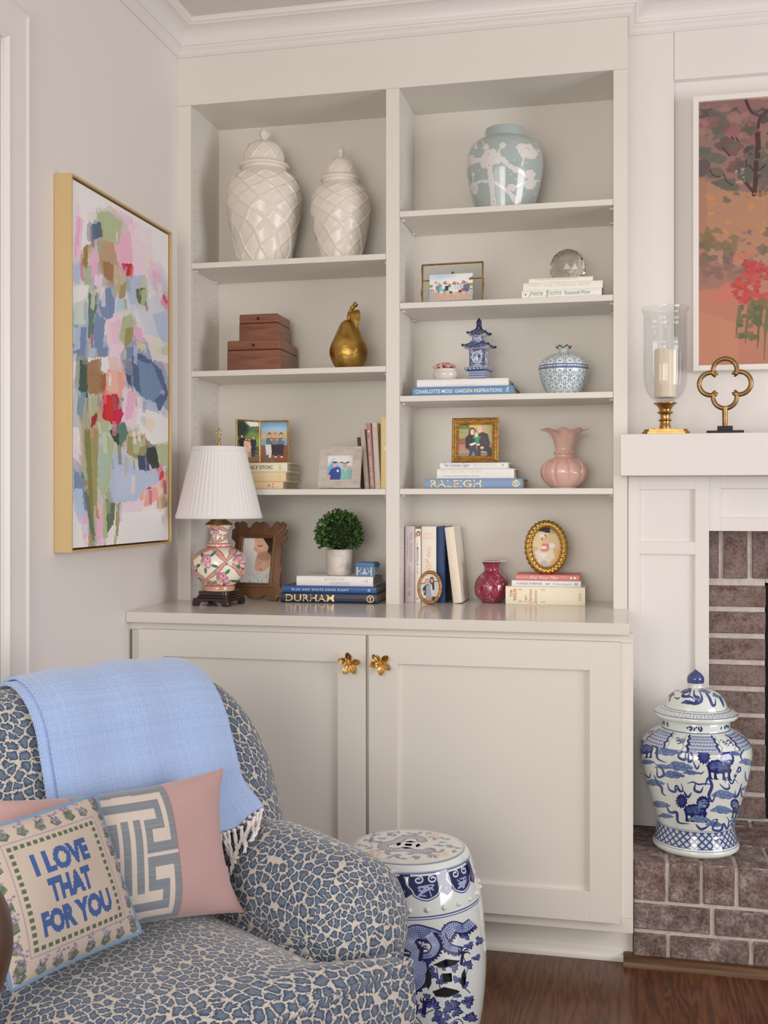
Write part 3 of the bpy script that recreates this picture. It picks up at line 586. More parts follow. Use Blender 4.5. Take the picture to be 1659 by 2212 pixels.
WOODW = mat('whitewashed_wood', (.58, .53, .47), .6, vary=(26, [(.3, (.50, .45, .39)), (.55, (.62, .57, .51)), (.8, (.66, .61, .55))], (1, 1, 3)))
rect_frame('square whitewashed wood frame with a photo of two people in hats and polo shirts', 'picture frame', ((fx0+fx1)/2+.001, y, S1+.0023), math.radians(-7), 9, .1385, .132, .0265, .011, WOODW, c)
# gilt family frame
c = Canvas(200, 190, (150, 156, 104)); c.rect(0, 0, 1, .13, (96, 120, 70)); c.poly([(.3, 0), (.62, 0), (.6, .12), (.35, .13)], (206, 176, 92), rough=3); c.poly([(.62, 0), (1, 0), (1, .6), (.7, .3)], (176, 164, 116), rough=3); c.noise(.12, 4); c.rect(0, .42, .35, .64, (148, 98, 72)); c.rect(0, .48, .35, .5, (110, 70, 52)); c.rect(0, .56, .35, .58, (110, 70, 52)); c.rect(0, .64, 1, .88, (170, 124, 108)); c.rect(0, .88, 1, 1, (150, 148, 138)); c.rect(0, .92, 1, .94, (60, 60, 62))
c.poly([(.20, .76), (.2, .4), (.34, .28), (.48, .3), (.52, .7), (.45, .78)], (36, 32, 38)); c.ell(.40, .26, .105, .17, (44, 28, 28)); c.poly([(.29, .3), (.36, .25), (.36, .52), (.3, .46)], (58, 34, 32)); c.ell(.405, .235, .068, .10, (226, 178, 160)); c.line([(.38, .27), (.43, .27)], .016, (248, 240, 236))
c.poly([(.60, .75), (.58, .3), (.70, .23), (.86, .3), (.93, .6), (.9, .72)], (62, 54, 66)); c.ell(.63, .14, .075, .125, (226, 176, 156)); c.line([(.60, .2), (.66, .2)], .016, (246, 238, 234)); c.poly([(.22, .74), (.50, .66), (.6, 1), (.5, 1), (.44, .84), (.38, 1), (.3, 1), (.33, .84)], (50, 56, 78)); c.poly([(.55, .66), (.72, .64), (.97, .74), (1, 1), (.86, 1), (.84, .86), (.66, .82), (.66, 1), (.56, 1)], (44, 48, 56))
c.ell(.52, .33, .055, .085, (232, 190, 172)); c.poly([(.46, .4), (.62, .4), (.60, .62), (.50, .64)], (40, 140, 100)); c.ell(.45, .41, .04, .035, (40, 140, 100)); c.ell(.62, .41, .04, .035, (40, 140, 100)); c.poly([(.30, .62), (.5, .55), (.5, .62), (.38, .68)], (214, 214, 214)); c.ell(.58, .64, .06, .035, (232, 190, 172)); c.ell(.7, .74, .06, .045, (222, 172, 150)); c.ell(.37, .68, .03, .015, (210, 60, 80)); c.ell(.52, .66, .025, .02, (200, 50, 60))
GILT = mat('antique_gilt', (.52, .30, .09), .36, .75, vary=(55, [(.3, (.30, .15, .04)), (.6, (.62, .38, .12)), (.8, (.75, .50, .2))], (1, 1, 6)), bump=(90, .5, .002))
GP = [(0, 0), (0, -.012), (.004, -.016), (.007, -.0145), (.010, -.0175), (.014, -.016), (.0165, -.012), (.0185, -.0135), (.0205, -.011), (.021, -.003)]
y = .075
rect_frame('gilt wooden frame with a photo of a couple and baby on a bench', 'picture frame', ((X(977, 997, y)+X(1077, 997, y))/2, y, T1+.0812), 0, 6, X(1078, 997, y)-X(977, 997, y), .139, .0205, .016, GILT, c, prof=GP)
# glass frame with group photo
c = Canvas(260, 170, (206, 212, 222)); c.ell(.3, .05, .3, .12, (176, 196, 222), soft=20); c.ell(.7, .25, .4, .12, (220, 222, 226), soft=25); c.rect(0, .38, 1, .42, (92, 100, 84)); c.rect(0, .42, 1, .5, (176, 158, 70)); c.rect(0, .5, 1, .56, (210, 210, 210)); c.rect(0, .56, 1, .585, (80, 84, 84))
for k in range(34): c.rect(k/34, .58, k/34+.012, .78, (90, 94, 94))
c.poly([(0, .78), (1, .78), (1, 1), (0, 1)], (190, 174, 168))
for k in range(15): c.line([(.5+(k-7)*.05, .78), (.5+(k-7)*.13, 1)], .006, (130, 116, 112))
c.poly([(.9, .2), (1, .12), (1, .24), (.93, .26)], (120, 90, 70))
pk = [((228, 226, 228), (222, 196, 176)), ((120, 130, 130), (130, 140, 170)), ((90, 190, 206), (200, 214, 226)), ((226, 224, 226), (120, 130, 150)), ((40, 44, 60), (160, 206, 190)), ((196, 220, 208), (70, 74, 90)), ((228, 222, 220), (230, 228, 232)), ((196, 206, 226), (224, 222, 226)), ((190, 204, 226), (46, 46, 56)), ((196, 190, 196), (150, 90, 84)), ((96, 104, 130), (72, 84, 130))]
for k, (a, b_) in enumerate(pk): person(c, .15+k*.071, .27+.05*(k % 3)+(.03 if 3 < k < 7 else 0), .57-.04*(k % 3), a, b_, hair=[(60, 44, 40), (110, 90, 74), (190, 170, 150)][k % 3], legs=(206, 160, 140), long=k in (3, 6, 9), wdt=1.15)
y = .06; gx0, gx1 = X(910, 650, y), X(1044, 645, y); gw = gx1-gx0; gz = Zp(975, 567, y)-T3-.0004
g = thing('picture_frame', 'thin brass floating glass frame with a group photo on a dock', 'picture frame', ((gx0+gx1)/2, y, T3+.0004)); g.rotation_euler = (math.radians(-3), 0, math.radians(-2))
OB = mat('dark_brass', (.30, .17, .06), .4, .9, vary=(40, [(.3, (.18, .09, .03)), (.7, (.40, .24, .09))]))
b = MB(); h = gw/2
for x0, x1, z0, z1 in ((-h, h, 0, .004), (-h, h, gz-.004, gz), (-h, -h+.004, .004, gz-.004), (h-.004, h, .004, gz-.004)): b.box(x0, -.004, z0, x1, .004, z1)
for z in (.03, .10): b.box(-h-.0015, -.005, z, -h, .005, z+.022)
b.box(h, -.004, gz*.42, h+.003, .003, gz*.46); b.box(h, -.005, gz*.3, h+.0012, .005, gz*.6); b.build('frame', OB, g, bevel=.0005)
b = MB(); b.box(-h+.003, .001, .003, h-.003, .0022, gz-.003); b.build('glass_pane', mat('frame_glass', (.80, .83, .80), .02, 0, trans=1.0, ior=1.1, spec=.3), g)
b = MB(); b.box(-h+.004, .0048, gz*.60, h-.004, .0078, gz*.622); b.box(-.004, .0048, gz*.622, .004, .0078, gz*.80); b.build('easel_bar', OB, g)
b = MB(); b.face([(-h*.745, -.0004, .012), (h*.66, -.0004, .012), (h*.66, -.0004, gz*.735), (-h*.745, -.0004, gz*.735)], 0, [(0, 0), (1, 0), (1, 1), (0, 1)]); b.build('photo', img_mat('photo_dock', c, .3, 1.35), g, recalc=False)
# folding brass diptych behind the lamp
c1 = Canvas(110, 200, (70, 88, 62)); c1.noise(.22, 6); c1.poly([(.3, 0), (1, 0), (1, .1), (.6, .14), (.45, .08)], (206, 214, 214), rough=3); c1.ell(.7, .4, .4, .16, (96, 126, 70), soft=20); c1.poly([(.45, .5), (1, .42), (1, .6), (.5, .62)], (112, 150, 70)); c1.rect(0, .8, 1, 1, (112, 100, 84)); c1.ell(.2, .2, .3, .2, (40, 52, 44), soft=20)
for a in ((.22, .34, .5, (36, 36, 42), (34, 34, 40), 0), (.42, .41, .46, (206, 160, 140), (196, 160, 150), 1), (.55, .42, .46, (206, 160, 146), (206, 156, 146), 1), (.75, .36, .5, (42, 42, 50), (40, 40, 48), 0)): person(c1, a[0], a[1], a[2], a[3], a[4], long=bool(a[5]), wdt=.8)
c2 = Canvas(140, 200, (120, 158, 186)); c2.rect(0, 0, 1, .15, (96, 138, 172)); c2.ell(.6, .2, .5, .1, (150, 180, 196), soft=30); c2.poly([(0, .3), (.3, .27), (.45, .22), (.6, .28), (1, .26), (1, .44), (0, .44)], (186, 156, 116), rough=3); c2.rect(0, .42, 1, .58, (110, 156, 180)); c2.rect(0, .58, 1, 1, (118, 92, 84)); c2.poly([(.6, .62), (1, .6), (1, 1), (.5, 1)], (126, 72, 56))
for x, t_, bt, hr in ((.32, (84, 98, 100), (210, 206, 206), (50, 36, 32)), (.54, (120, 116, 120), (46, 44, 58), (150, 90, 60)), (.76, (90, 104, 124), (50, 36, 44), (44, 28, 28))):
    c2.ell(x, .32, .06, .05, hr); c2.poly([(x-.11, .4), (x+.11, .4), (x+.12, .58), (x-.13, .58)], t_); c2.ell(x, .335, .045, .04, (206, 150, 126)); c2.poly([(x-.16, .56), (x+.06, .56), (x+.02, .66), (x-.04, .82), (x-.12, .82)], bt); c2.poly([(x-.02, .58), (x+.12, .58), (x+.06, .86), (x-.02, .86)], bt); c2.ell(x+.02, .87, .05, .02, (226, 200, 180)); c2.ell(x+.08, .45, .05, .025, (206, 150, 126))
dz = S1+.0863; y = .105
d = thing('picture_frame', 'hinged two-leaf brass frame with family photos standing on the stack behind the lampshade', 'picture frame', (X(561, 995, y), y, dz))
BAM = mat('bamboo_brass', (.50, .29, .08), .38, .7, vary=(70, [(.3, (.36, .19, .05)), (.7, (.62, .38, .13))]))
def leaf(W, H, ang, cv, nm, sgn):
    M = Matrix.Rotation(ang, 4, 'Z'); b = MB(); x0, x1 = (0, W) if sgn > 0 else (-W, 0); r = .0022
    for p, q in (((x0+r, 0, 0), (x0+r, 0, H)), ((x1-r, 0, 0), (x1-r, 0, H)), ((x0+r, 0, r), (x1-r, 0, r)), ((x0+r, 0, H-r), (x1-r, 0, H-r))): b.tube([p, q], r*1.35, 8)
    b.box(x0+r, .001, r, x1-r, .003, H-r); b.xf(M); lf = b.build('frame_leaf', BAM, d)
    b = MB(); b.face([(x0+.004, -.0003, .003), (x1-.004, -.0003, .003), (x1-.004, -.0003, H-.003), (x0+.004, -.0003, H-.003)], 0, [(0, 0), (1, 0), (1, 1), (0, 1)]); b.xf(M); b.build('photo', img_mat(nm, cv, .3, 1.6), lf, recalc=False)
leaf(.100, .139, math.radians(-1), c2, 'photo_harbour', 1); leaf(.100, .139, math.radians(60), c1, 'photo_wedding', -1)
d.data if False else None
MB().tube([(.100, 0, .075), (.104, 0, .075)], .0018, 8).sphere((.105, 0, .075), .0028, 8).build('latch', BAM, d)
# small gilt oval frame on the counter, rope frame
def oval(label, loc, lean, rotz, a, b_, ringfn, fm, cvs, gain, inner, standm, nm, roll=0, st=.045, sx=0):
    t = thing('picture_frame', label, 'picture frame', loc, rotz); t.rotation_euler = (math.radians(-lean), 0, rotz)
    R = Matrix.Rotation(roll, 4, 'Y'); o = b_+.0; T_ = Matrix.Translation((0, 0, o))
    m = MB(); N = 160; m.tube([(a*math.cos(TAU*k/N), 0, b_*math.sin(TAU*k/N)) for k in range(N)], .005, 14, closed=True, prof=ringfn)
    m.xf(T_ @ R); m.build('frame', fm, t, smooth=60)
    m = MB(); q = [(inner*a*math.cos(TAU*k/48), .001, inner*b_*math.sin(TAU*k/48)) for k in range(48)]
    m.face(q, 0, [((x/(a*inner)+1)/2, (z/(b_*inner)+1)/2) for x, _, z in q]); q2 = [(x, .005, z) for x, _, z in q]; m.xf(T_ @ R); m.build('photo', img_mat(nm, cvs, .3, gain), t, recalc=False)
    m = MB(); m.prism([(x, z) for x, _, z in q], .0015, .005, lambda x, y, dd: (x, dd, y)); m.xf(T_ @ R)
    le = math.radians(lean); L = b_*1.25; bx = math.sin(le)
    foot_y = (st); zf = foot_y*math.tan(le) if False else 0
    p0 = Vector((sx, .006, b_*1.2)); f = Vector((sx, st*math.cos(le), st*math.sin(le)+RINGLOW[nm]))
    m.hexa([(f.x-.011, f.y-.001, f.z), (f.x+.011, f.y-.001, f.z), (f.x+.011, f.y+.002, f.z), (f.x-.011, f.y+.002, f.z), (p0.x-.008, p0.y-.001, p0.z), (p0.x+.008, p0.y-.001, p0.z), (p0.x+.008, p0.y+.002, p0.z), (p0.x-.008, p0.y+.002, p0.z)])
    m.build('easel_back', standm, t); return t
RINGLOW = {'photo_friends': -.0045, 'photo_girl': -.009}
c = Canvas(120, 160, (224, 226, 230)); c.rect(0, .3, 1, .34, (130, 120, 116)); c.rect(0, .34, 1, .62, (206, 212, 220)); c.rect(0, .85, 1, 1, (150, 146, 146))
c.ell(.38, .27, .11, .1, (190, 160, 120)); c.poly([(.14, .5), (.3, .38), (.5, .38), (.52, .7), (.2, .75)], (66, 64, 78)); c.poly([(.32, .4), (.5, .4), (.58, .88), (.26, .88)], (160, 170, 184)); c.ell(.39, .28, .075, .075, (226, 172, 156)); c.ell(.62, .27, .11, .13, (70, 52, 50)); c.poly([(.55, .4), (.75, .4), (.86, .55), (.85, .86), (.56, .84)], (214, 212, 216)); c.poly([(.6, .3), (.72, .3), (.72, .6), (.62, .6)], (84, 64, 62)); c.ell(.62, .27, .07, .08, (222, 166, 150)); c.ell(.2, .62, .06, .04, (216, 170, 150)); c.rect(.58, .84, .72, 1, (60, 56, 60)); c.rect(.32, .88, .5, 1, (206, 150, 140))
OVG = mat('copper_gilt', (.50, .27, .09), .36, .8, vary=(150, [(.3, (.30, .14, .04)), (.7, (.62, .38, .15))]))
def ringA(t, th): return .0052+.0008*math.sin(t*TAU*44)
y = .020
oval('small oval gilt frame with a photo of two people in front of the standing books', (X(925, 1300, y), y, CT+.0058), 11, math.radians(-20), .0385, .0475, ringA, OVG, c, 1.25, .94, mat('frame_velvet_brown', (.22, .09, .03), .8), 'photo_friends', math.radians(-10), .030)
c = Canvas(130, 190, (206, 186, 146)); c.rect(0, 0, 1, .13, (40, 38, 40)); c.rect(.62, 0, 1, .15, (176, 168, 156)); c.ell(.3, .3, .35, .2, (222, 204, 164)); c.ell(.85, .35, .3, .22, (214, 194, 152)); c.poly([(.6, .55), (1, .5), (1, 1), (.6, 1)], (216, 178, 120)); c.rect(0, .56, .6, 1, (196, 176, 156))
c.poly([(.3, .5), (.7, .5), (.75, .75), (.5, .95), (.3, .95), (.1, .62)], (222, 210, 196), rough=2); c.ell(.44, .27, .1, .09, (150, 110, 84)); c.ell(.46, .3, .08, .085, (232, 180, 156)); c.poly([(.36, .40), (.58, .40), (.58, .54), (.34, .54)], (220, 130, 120)); c.ell(.68, .45, .09, .06, (232, 232, 236)); c.ell(.36, .21, .09, .045, (240, 238, 232)); c.ell(.44, .56, .14, .05, (222, 140, 120)); c.ell(.42, .5, .1, .035, (236, 232, 232)); c.poly([(.2, .62), (.5, .66), (.62, .6), (.4, .78)], (238, 230, 214)); c.ell(.42, .9, .12, .08, (190, 182, 186))
ROPEG = mat('rope_gold', (.56, .36, .10), .3, .9)
def ringR(t, th): return .0118*(1+.20*abs(math.sin((th*3+t*TAU*11)/2*1.0))-.12) 
y = .115
oval('gold twisted rope oval frame with a photo of a child, on the pink book', (X(1181, 1238, y), y, CT+.0921+.0108), 10, math.radians(8), .0555, .0735, lambda t, th: .0118*(.80+.36*abs(math.sin(th+t*TAU*15))), ROPEG, c, 1.2, .86, mat('frame_velvet_black', (.012, .011, .011), .8), 'photo_girl', 0, .05, .015)
# carved wooden frame leaning in the corner behind the lamp
c = Canvas(200, 250, (206, 204, 204)); c.ell(.25, .3, .4, .5, (222, 220, 220), soft=60); c.ell(.75, .12, .3, .28, (44, 34, 30), soft=6); c.poly([(.8, .1), (1, .1), (1, .5), (.86, .42)], (52, 40, 34)); c.poly([(.36, .02), (.62, 0), (.84, .2), (.8, .34), (.5, .36), (.44, .3), (.34, .26), (.40, .18)], (214, 172, 144)); c.line(spline([(.5, .17), (.56, .19), (.64, .17)]), .02, (70, 50, 44)); c.line([(.42, .27), (.48, .28)], .02, (190, 110, 100))
c.ell(.72, .50, .26, .19, (206, 162, 140)); c.ell(.66, .62, .2, .12, (210, 166, 146)); c.ell(.74, .4, .24, .1, (150, 116, 96), soft=14, al=.6); c.line([(.58, .55), (.66, .54)], .018, (130, 84, 74)); c.line([(.62, .68), (.7, .69)], .025, (180, 96, 90)); c.poly([(.1, 1), (.3, .8), (.7, .78), (1, .55), (1, 1)], (206, 210, 208)); c.poly([(.1, .7), (.35, .6), (.55, .8), (.25, .95), (0, 1), (0, .75)], (220, 218, 216))
for k in range(60): c.ell(random.uniform(.3, 1), random.uniform(.78, 1), .018, .012, (160, 178, 178), rot=random.random()*3)
CARV = mat('carved_oak', (.30, .15, .06), .5, vary=(16, [(.3, (.10, .042, .016)), (.6, (.20, .098, .040)), (.8, (.28, .15, .066))], (1, 1, .25)), bump=(60, .5, .003))
cf = thing('picture_frame', 'carved wooden frame with scalloped edges and a mother and baby photo leaning behind the lamp', 'picture frame', (.243, .040, CT+.0004)); cf.rotation_euler = (math.radians(-13), 0, math.radians(-6))
W, H = .186, .262
def scallop(L, n, amp): return [(L*t, amp*(.45+.55*abs(math.cos(t*PI*n)))*(1 if .06 < t < .94 else 1.25)+amp*.35*math.sin(t*TAU*n*2.5)) for t in [k/60 for k in range(61)]]
b = MB(); ix, iz0, iz1 = .056, .052, .205
outl = [(-W/2+.01, .036), (-W/2-.016, .03), (-W/2-.018, .014), (-W/2+.004, .008), (-W/2+.01, 0)] + [(-.055, 0), (-.05, .012), (-.03, .017), (-.015, .006), (.02, .004), (.04, .015), (.055, .012), (.06, 0)] + [(W/2-.01, 0), (W/2-.006, .01), (W/2+.016, .014), (W/2+.018, .028), (W/2-.002, .036)]
outl += [(W/2-.006, .08), (W/2-.002, .1), (W/2-.010, .12), (W/2-.008, .17), (W/2-.014, .19), (W/2+.003, .196), (W/2+.005, .208), (W/2-.006, .213), (W/2+.002, .221), (W/2+.002, .232), (W/2-.008, .234), (W/2-.002, .25), (W/2-.012, .258), (W/2-.022, .252), (W/2-.03, .259), (W/2-.042, .254), (W/2-.044, .24), (.032, .236), (.026, .249), (.014, .258), (0, .254), (-.014, .258), (-.026, .249), (-.032, .236)]
outl += [(-W/2+.044, .24), (-W/2+.042, .254), (-W/2+.03, .259), (-W/2+.02, .252), (-W/2+.01, .258), (-W/2, .25), (-W/2+.006, .234), (-W/2-.004, .23), (-W/2-.004, .2), (-W/2+.012, .19), (-W/2+.008, .12), (-W/2+.002, .1), (-W/2+.006, .08)]
n = len(outl)
hole = [(-ix, iz0), (ix, iz0), (ix, iz1), (-ix, iz1)]
def near_hole(x, z):                             # matching point on the opening
    cx, cz = 0, (iz0+iz1)/2; dx, dz = x-cx, z-cz; k = max(abs(dx)/(ix+.008), abs(dz)/((iz1-iz0)/2+.008)); return (cx+dx/k, cz+dz/k)
inn = [near_hole(*p) for p in outl]
for k in range(n):
    j = (k+1) % n
    b.face([(outl[k][0], -.006, outl[k][1]), (outl[j][0], -.006, outl[j][1]), (inn[j][0], -.011, inn[j][1]), (inn[k][0], -.011, inn[k][1])])
    b.face([(outl[k][0], 0.006, outl[k][1]), (outl[j][0], .006, outl[j][1]), (outl[j][0], -.006, outl[j][1]), (outl[k][0], -.006, outl[k][1])])
b.face([(x, .006, z) for x, z in outl])
pr = [(-.010, -.010), (-.010, -.017), (-.005, -.018), (-.003, -.013), (0, -.014), (.003, -.011), (.003, -.003)]
sg = [(1, 1), (-1, 1), (-1, -1), (1, -1)]
for i in range(4):
    j = (i+1) % 4
    for (t0, d0), (t1, d1) in zip(pr, pr[1:]): b.face([(hole[i][0]+sg[i][0]*t0, d0, hole[i][1]+sg[i][1]*t0), (hole[j][0]+sg[j][0]*t0, d0, hole[j][1]+sg[j][1]*t0), (hole[j][0]+sg[j][0]*t1, d1, hole[j][1]+sg[j][1]*t1), (hole[i][0]+sg[i][0]*t1, d1, hole[i][1]+sg[i][1]*t1)])
b.build('frame', CARV, cf, smooth=30, bevel=.0008)
b = MB(); b.face([(-ix, -.004, iz0), (ix, -.004, iz0), (ix, -.004, iz1), (-ix, -.004, iz1)], 0, [(0, 0), (1, 0), (1, 1), (0, 1)]); b.build('photo', img_mat('photo_mother', c, .3, 1.35), cf, recalc=False)
# ------------------------------------------------------------------ drawing on turned vessels
class Wrap:
    """maps drawing coordinates (side view of a turned vessel) to its unrolled surface; cx, top/bottom rows and scale belong to the drawing"""
    def __init__(s, prof, cx, ybot, k, base=0.0, tilt=0.0):
        s.p = prof; s.cx, s.yb, s.k, s.b, s.t = cx, ybot, k, base, tilt
        L = [0]
        for a, b in zip(prof, prof[1:]): L.append(L[-1]+math.hypot(b[0]-a[0], b[1]-a[1]))
        s.L = [l/L[-1] for l in L]; s.z = [q[1] for q in prof]; s.r = [q[0] for q in prof]
    def __call__(s, x, y):
        z0 = s.b+(s.yb-y)/s.k; q = 0; z = z0
        for _ in range(3):
            r = np.interp(z, s.z, s.r); q = max(-1, min(1, (x-s.cx)/(s.k*r))); z = z0+s.t*r*math.sqrt(1-q*q)
        return (.75+math.asin(q)/TAU, 1-float(np.interp(z, s.z, s.L)))
    def all(s, pts): return [s(x, y) for x, y in pts]
# ------------------------------------------------------------------ white lattice ginger jars
CREAM = mat('ivory_ceramic', (.82, .77, .69), .33, coat=.25)
def ivory_jar(label, x, y, z, R, Hb, neck, rim, lidh, n):
    t = thing('ginger_jar', label, 'jar', (x, y, z), 0, 'ivory lattice jars'); s = R/.122
    pf = smooth_prof([(.083*s, 0), (.088*s, Hb*.07), (.098*s, Hb*.25), (.113*s, Hb*.48), (R, Hb*.68), (.118*s, Hb*.80), (.105*s, Hb*.90), (.086*s, Hb*.965), (neck, Hb)], 14)
    def disp(th, k, r, zz):
        a = th*n/TAU+.15*math.sin(zz*40); q = zz/(.046*s*2.2)+1.9*(zz/Hb)**3
        d = min(abs((a+q) % 1-.5), abs((a-q) % 1-.5)); f = max(0, min(1, (zz-.004)/.02))*max(0, min(1, (Hb*.975-zz)/.012))
        return (r+.0046*s*math.exp(-(d/.05)**2)*f, zz)
    MB().lathe(pf, 300, disp=disp).lathe([(0.001, 0), (.083*s, 0)], 48).build('body', CREAM, t, smooth=60)
    MB().lathe([(neck, Hb-.001), (neck, Hb+.012)], 64).build('neck', CREAM, t)
    L0 = Hb+.008
    lp = smooth_prof([(neck*.9, L0), (rim*.97, L0+.001), (rim, L0+.006), (rim*.96, L0+.011), (rim*.84, L0+.016), (rim*.80, L0+.026)], 5)+smooth_prof([(rim*.80, L0+.026), (rim*.76, L0+lidh*.40), (rim*.62, L0+lidh*.58), (rim*.38, L0+lidh*.68), (rim*.14, L0+lidh*.71)], 10)+smooth_prof([(rim*.10, L0+lidh*.725), (rim*.09, L0+lidh*.75)], 3)
    def d2(th, k, r, zz):
        if zz < L0+.024: return (r, zz)
        a = th*n/TAU; q = (zz-L0)/.052; d = min(abs((a+q) % 1-.5), abs((a-q) % 1-.5)); return (r+.0026*s*math.exp(-(d/.07)**2)*min(1, r/(rim*.3)), zz)
    lid = MB().lathe(lp, 220, disp=d2).build('lid', CREAM, t, smooth=60)
    fz = L0+lidh*.74; fh = lidh*.35
    fp_ = [(rim*.09, fz), (rim*.13, fz+fh*.1), (rim*.225, fz+fh*.35), (rim*.215, fz+fh*.55), (rim*.13, fz+fh*.82), (.0005, fz+fh)]
    MB().lathe(fp_, 7).build('finial', CREAM, lid, smooth=8)
    return t
ivory_jar('tall ivory lidded jar with raised diamond lattice on the top left shelf', .2515, .123, S3+.0004, .122, .318, .074, .083, .127, 10)
ivory_jar('shorter ivory lidded jar with raised lattice beside the tall one', .5135, .118, S3+.0004, .0955, .258, .060, .0655, .106, 9)

# ------------------------------------------------------------------ celadon vase with white blossom relief
pf = smooth_prof([(.088, 0), (.094, .025), (.110, .085), (.1195, .145), (.1165, .188), (.099, .221), (.072, .235)], 10)+[(.0625, .237), (.0620, .243), (.0625, .262), (.0605, .268), (.056, .268), (.055, .24), (.05, .225)]
Wv = Wrap(pf, 728, 1345, 250/.1195, .031, -.31)
c = Canvas(1400, 520, (154, 167, 166)); WH = (200, 199, 198)
def blossom(x, y, r):
    for k in range(6): a = k*TAU/6; c.poly(Wv.all([(x+r*.62*math.cos(a)+r*.5*math.cos(b), y+r*.62*math.sin(a)+r*.5*math.sin(b)) for b in [j*TAU/12 for j in range(12)]]), WH)
    c.poly(Wv.all([(x+r*.45*math.cos(b), y+r*.45*math.sin(b)) for b in [j*TAU/14 for j in range(14)]]), (206, 198, 196))
def branch(p, w0, w1):
    q = spline(p, 6); m = len(q)
    for i in range(m-1):
        w_ = (w0+(w1-w0)*i/m)*.78+random.uniform(-5, 5); dx, dy = q[i+1][0]-q[i][0], q[i+1][1]-q[i][1]; l = math.hypot(dx, dy)+1e-6; nx, ny = -dy/l*w_/2, dx/l*w_/2
        e = .25; c.poly(Wv.all([(q[i][0]+nx-dx*e, q[i][1]+ny-dy*e), (q[i+1][0]+nx+dx*e, q[i+1][1]+ny+dy*e), (q[i+1][0]-nx+dx*e, q[i+1][1]-ny+dy*e), (q[i][0]-nx-dx*e, q[i][1]-ny-dy*e)]), WH)
for p, a, b_ in (([(676, 1345), (668, 1230), (658, 1120), (652, 1050)], 42, 44), ([(820, 1330), (790, 1270), (730, 1215), (680, 1180)], 36, 22), ([(650, 1180), (600, 1170), (545, 1190)], 24, 20), ([(535, 1200), (538, 1150), (540, 1110)], 10, 8), ([(650, 1030), (580, 1035), (520, 1040)], 40, 44), ([(660, 1030), (740, 1040), (790, 1090), (850, 1120), (880, 1150)], 40, 24), ([(640, 1000), (630, 950)], 10, 8), ([(700, 1010), (740, 950)], 12, 8), ([(780, 1230), (830, 1215), (880, 1190)], 24, 14), ([(860, 1090), (870, 1040)], 16, 12), ([(930, 1000), (965, 1000)], 10, 6), ([(930, 1190), (960, 1195)], 12, 16), ([(500, 1225), (530, 1210)], 12, 10)): branch(p, a, b_)
for x, y, r in ((660, 1020, 58), (625, 1060, 34), (700, 1030, 40), (525, 1030, 36), (540, 1210, 36), (545, 1235, 26), (632, 955, 22), (740, 952, 22), (540, 1125, 14), (885, 995, 50), (920, 1020, 34), (850, 970, 26), (905, 1150, 36), (905, 1210, 38), (820, 1110, 22), (790, 1225, 28), (500, 1060, 20), (560, 950, 16)): blossom(x, y, r*.88)
for _ in range(120):                             # ragged edges of the relief
    x, y = random.uniform(490, 965), random.uniform(930, 1330); r = random.uniform(3, 6); c.poly(Wv.all([(x+r*math.cos(b), y+r*math.sin(b)) for b in [j*TAU/8 for j in range(8)]]), random.choice([WH, (154, 167, 166)]), .8)
CEL = img_mat('celadon_glaze', c, .16, 1.30, bump=.5, coat=.6)
t = thing('ginger_jar', 'round pale blue green vase with white flowering branches in relief', 'vase', (1.043, .1235, T4+.0004))
MB().lathe(pf, 120, uv=True).build('body', CEL, t, smooth=50); MB().lathe([(.001, .0), (.088, 0)], 48).build('base', mat('raw_clay', (.6, .55, .5), .8), t)

# ------------------------------------------------------------------ wooden boxes, golden pear
def wood_box(label, x0, x1, y0, z, D, H, split):
    t = thing('wooden_box', label, 'box', ((x0+x1)/2, y0, z), 0, 'stacked wooden boxes'); h = (x1-x0)/2
    m = mat('mahogany', (.2, .08, .04), .36, vary=(7, [(.25, (.115, .035, .017)), (.5, (.235, .083, .042)), (.75, (.33, .128, .066))], (.5, .5, 5), 7, 1.2), coat=.15)
    MB().box(-h, 0, 0, h, D, split-.0008).build('body', m, t, bevel=.002)
    b = MB().box(-h+.001, .001, split-.0008, h-.001, D-.001, split+.0006, 0); b.build('seam', mat('box_seam', (.03, .012, .008), .7), t)
    lid = MB().box(-h, 0, split+.0006, h, D, H).build('lid', m, t, bevel=.004)
    b = MB(); b.lathe([(.001, 0), (.0042, 0), (.0046, .0015), (.003, .003), (.0025, .005), (.0035, .007), (.0025, .0095), (.0005, .010)], 14); b.xf(Matrix.Translation((0, 0, split+(H-split)*.5)) @ Matrix.Rotation(PI/2, 4, 'X')); b.build('knob', mat('box_knob', (.05, .03, .025), .35, .6), lid)
    return t
wood_box('larger reddish wooden box with a small dark knob, lower of the pair', .1575, .337, .030, S2+.0003, .185, .0975, .066)
wood_box('smaller reddish wooden box stacked on the larger one', .1895, .320, .055, S2+.0982, .135, .088, .058)
m = mat('gold_leaf', (.55, .34, .08), .38, .85, bump=(70, .55, .004)); noise_colour(m, 24, [(.28, (.20, .10, .02)), (.5, (.48, .29, .06)), (.72, (.66, .43, .13))], detail=7)
t = thing('gold_pear', 'hammered gold pear sculpture with curved stem and one leaf', 'sculpture', (.543, .105, S2+.0004))
pp = smooth_prof([(.002, .0016), (.015, .0014), (.030, .0014), (.048, .018), (.0605, .050), (.058, .078), (.046, .108), (.034, .135), (.025, .153), (.012, .163), (.001, .161)], 8)
MB().lathe(pp, 48, disp=lambda th, k, r, z: (r*(1+.018*math.sin(3*th+z*40)+.01*math.sin(7*th-z*70)), z)).build('body', m, t, smooth=60)
MB().tube(spline([(0.002, 0, .155), (.003, 0, .180), (.012, -.002, .200), (.028, -.004, .216)], 8), lambda q: .0064+.0018*abs(2*q-1)+.001*math.sin(q*30), 10).build('stem', m, t, smooth=60)
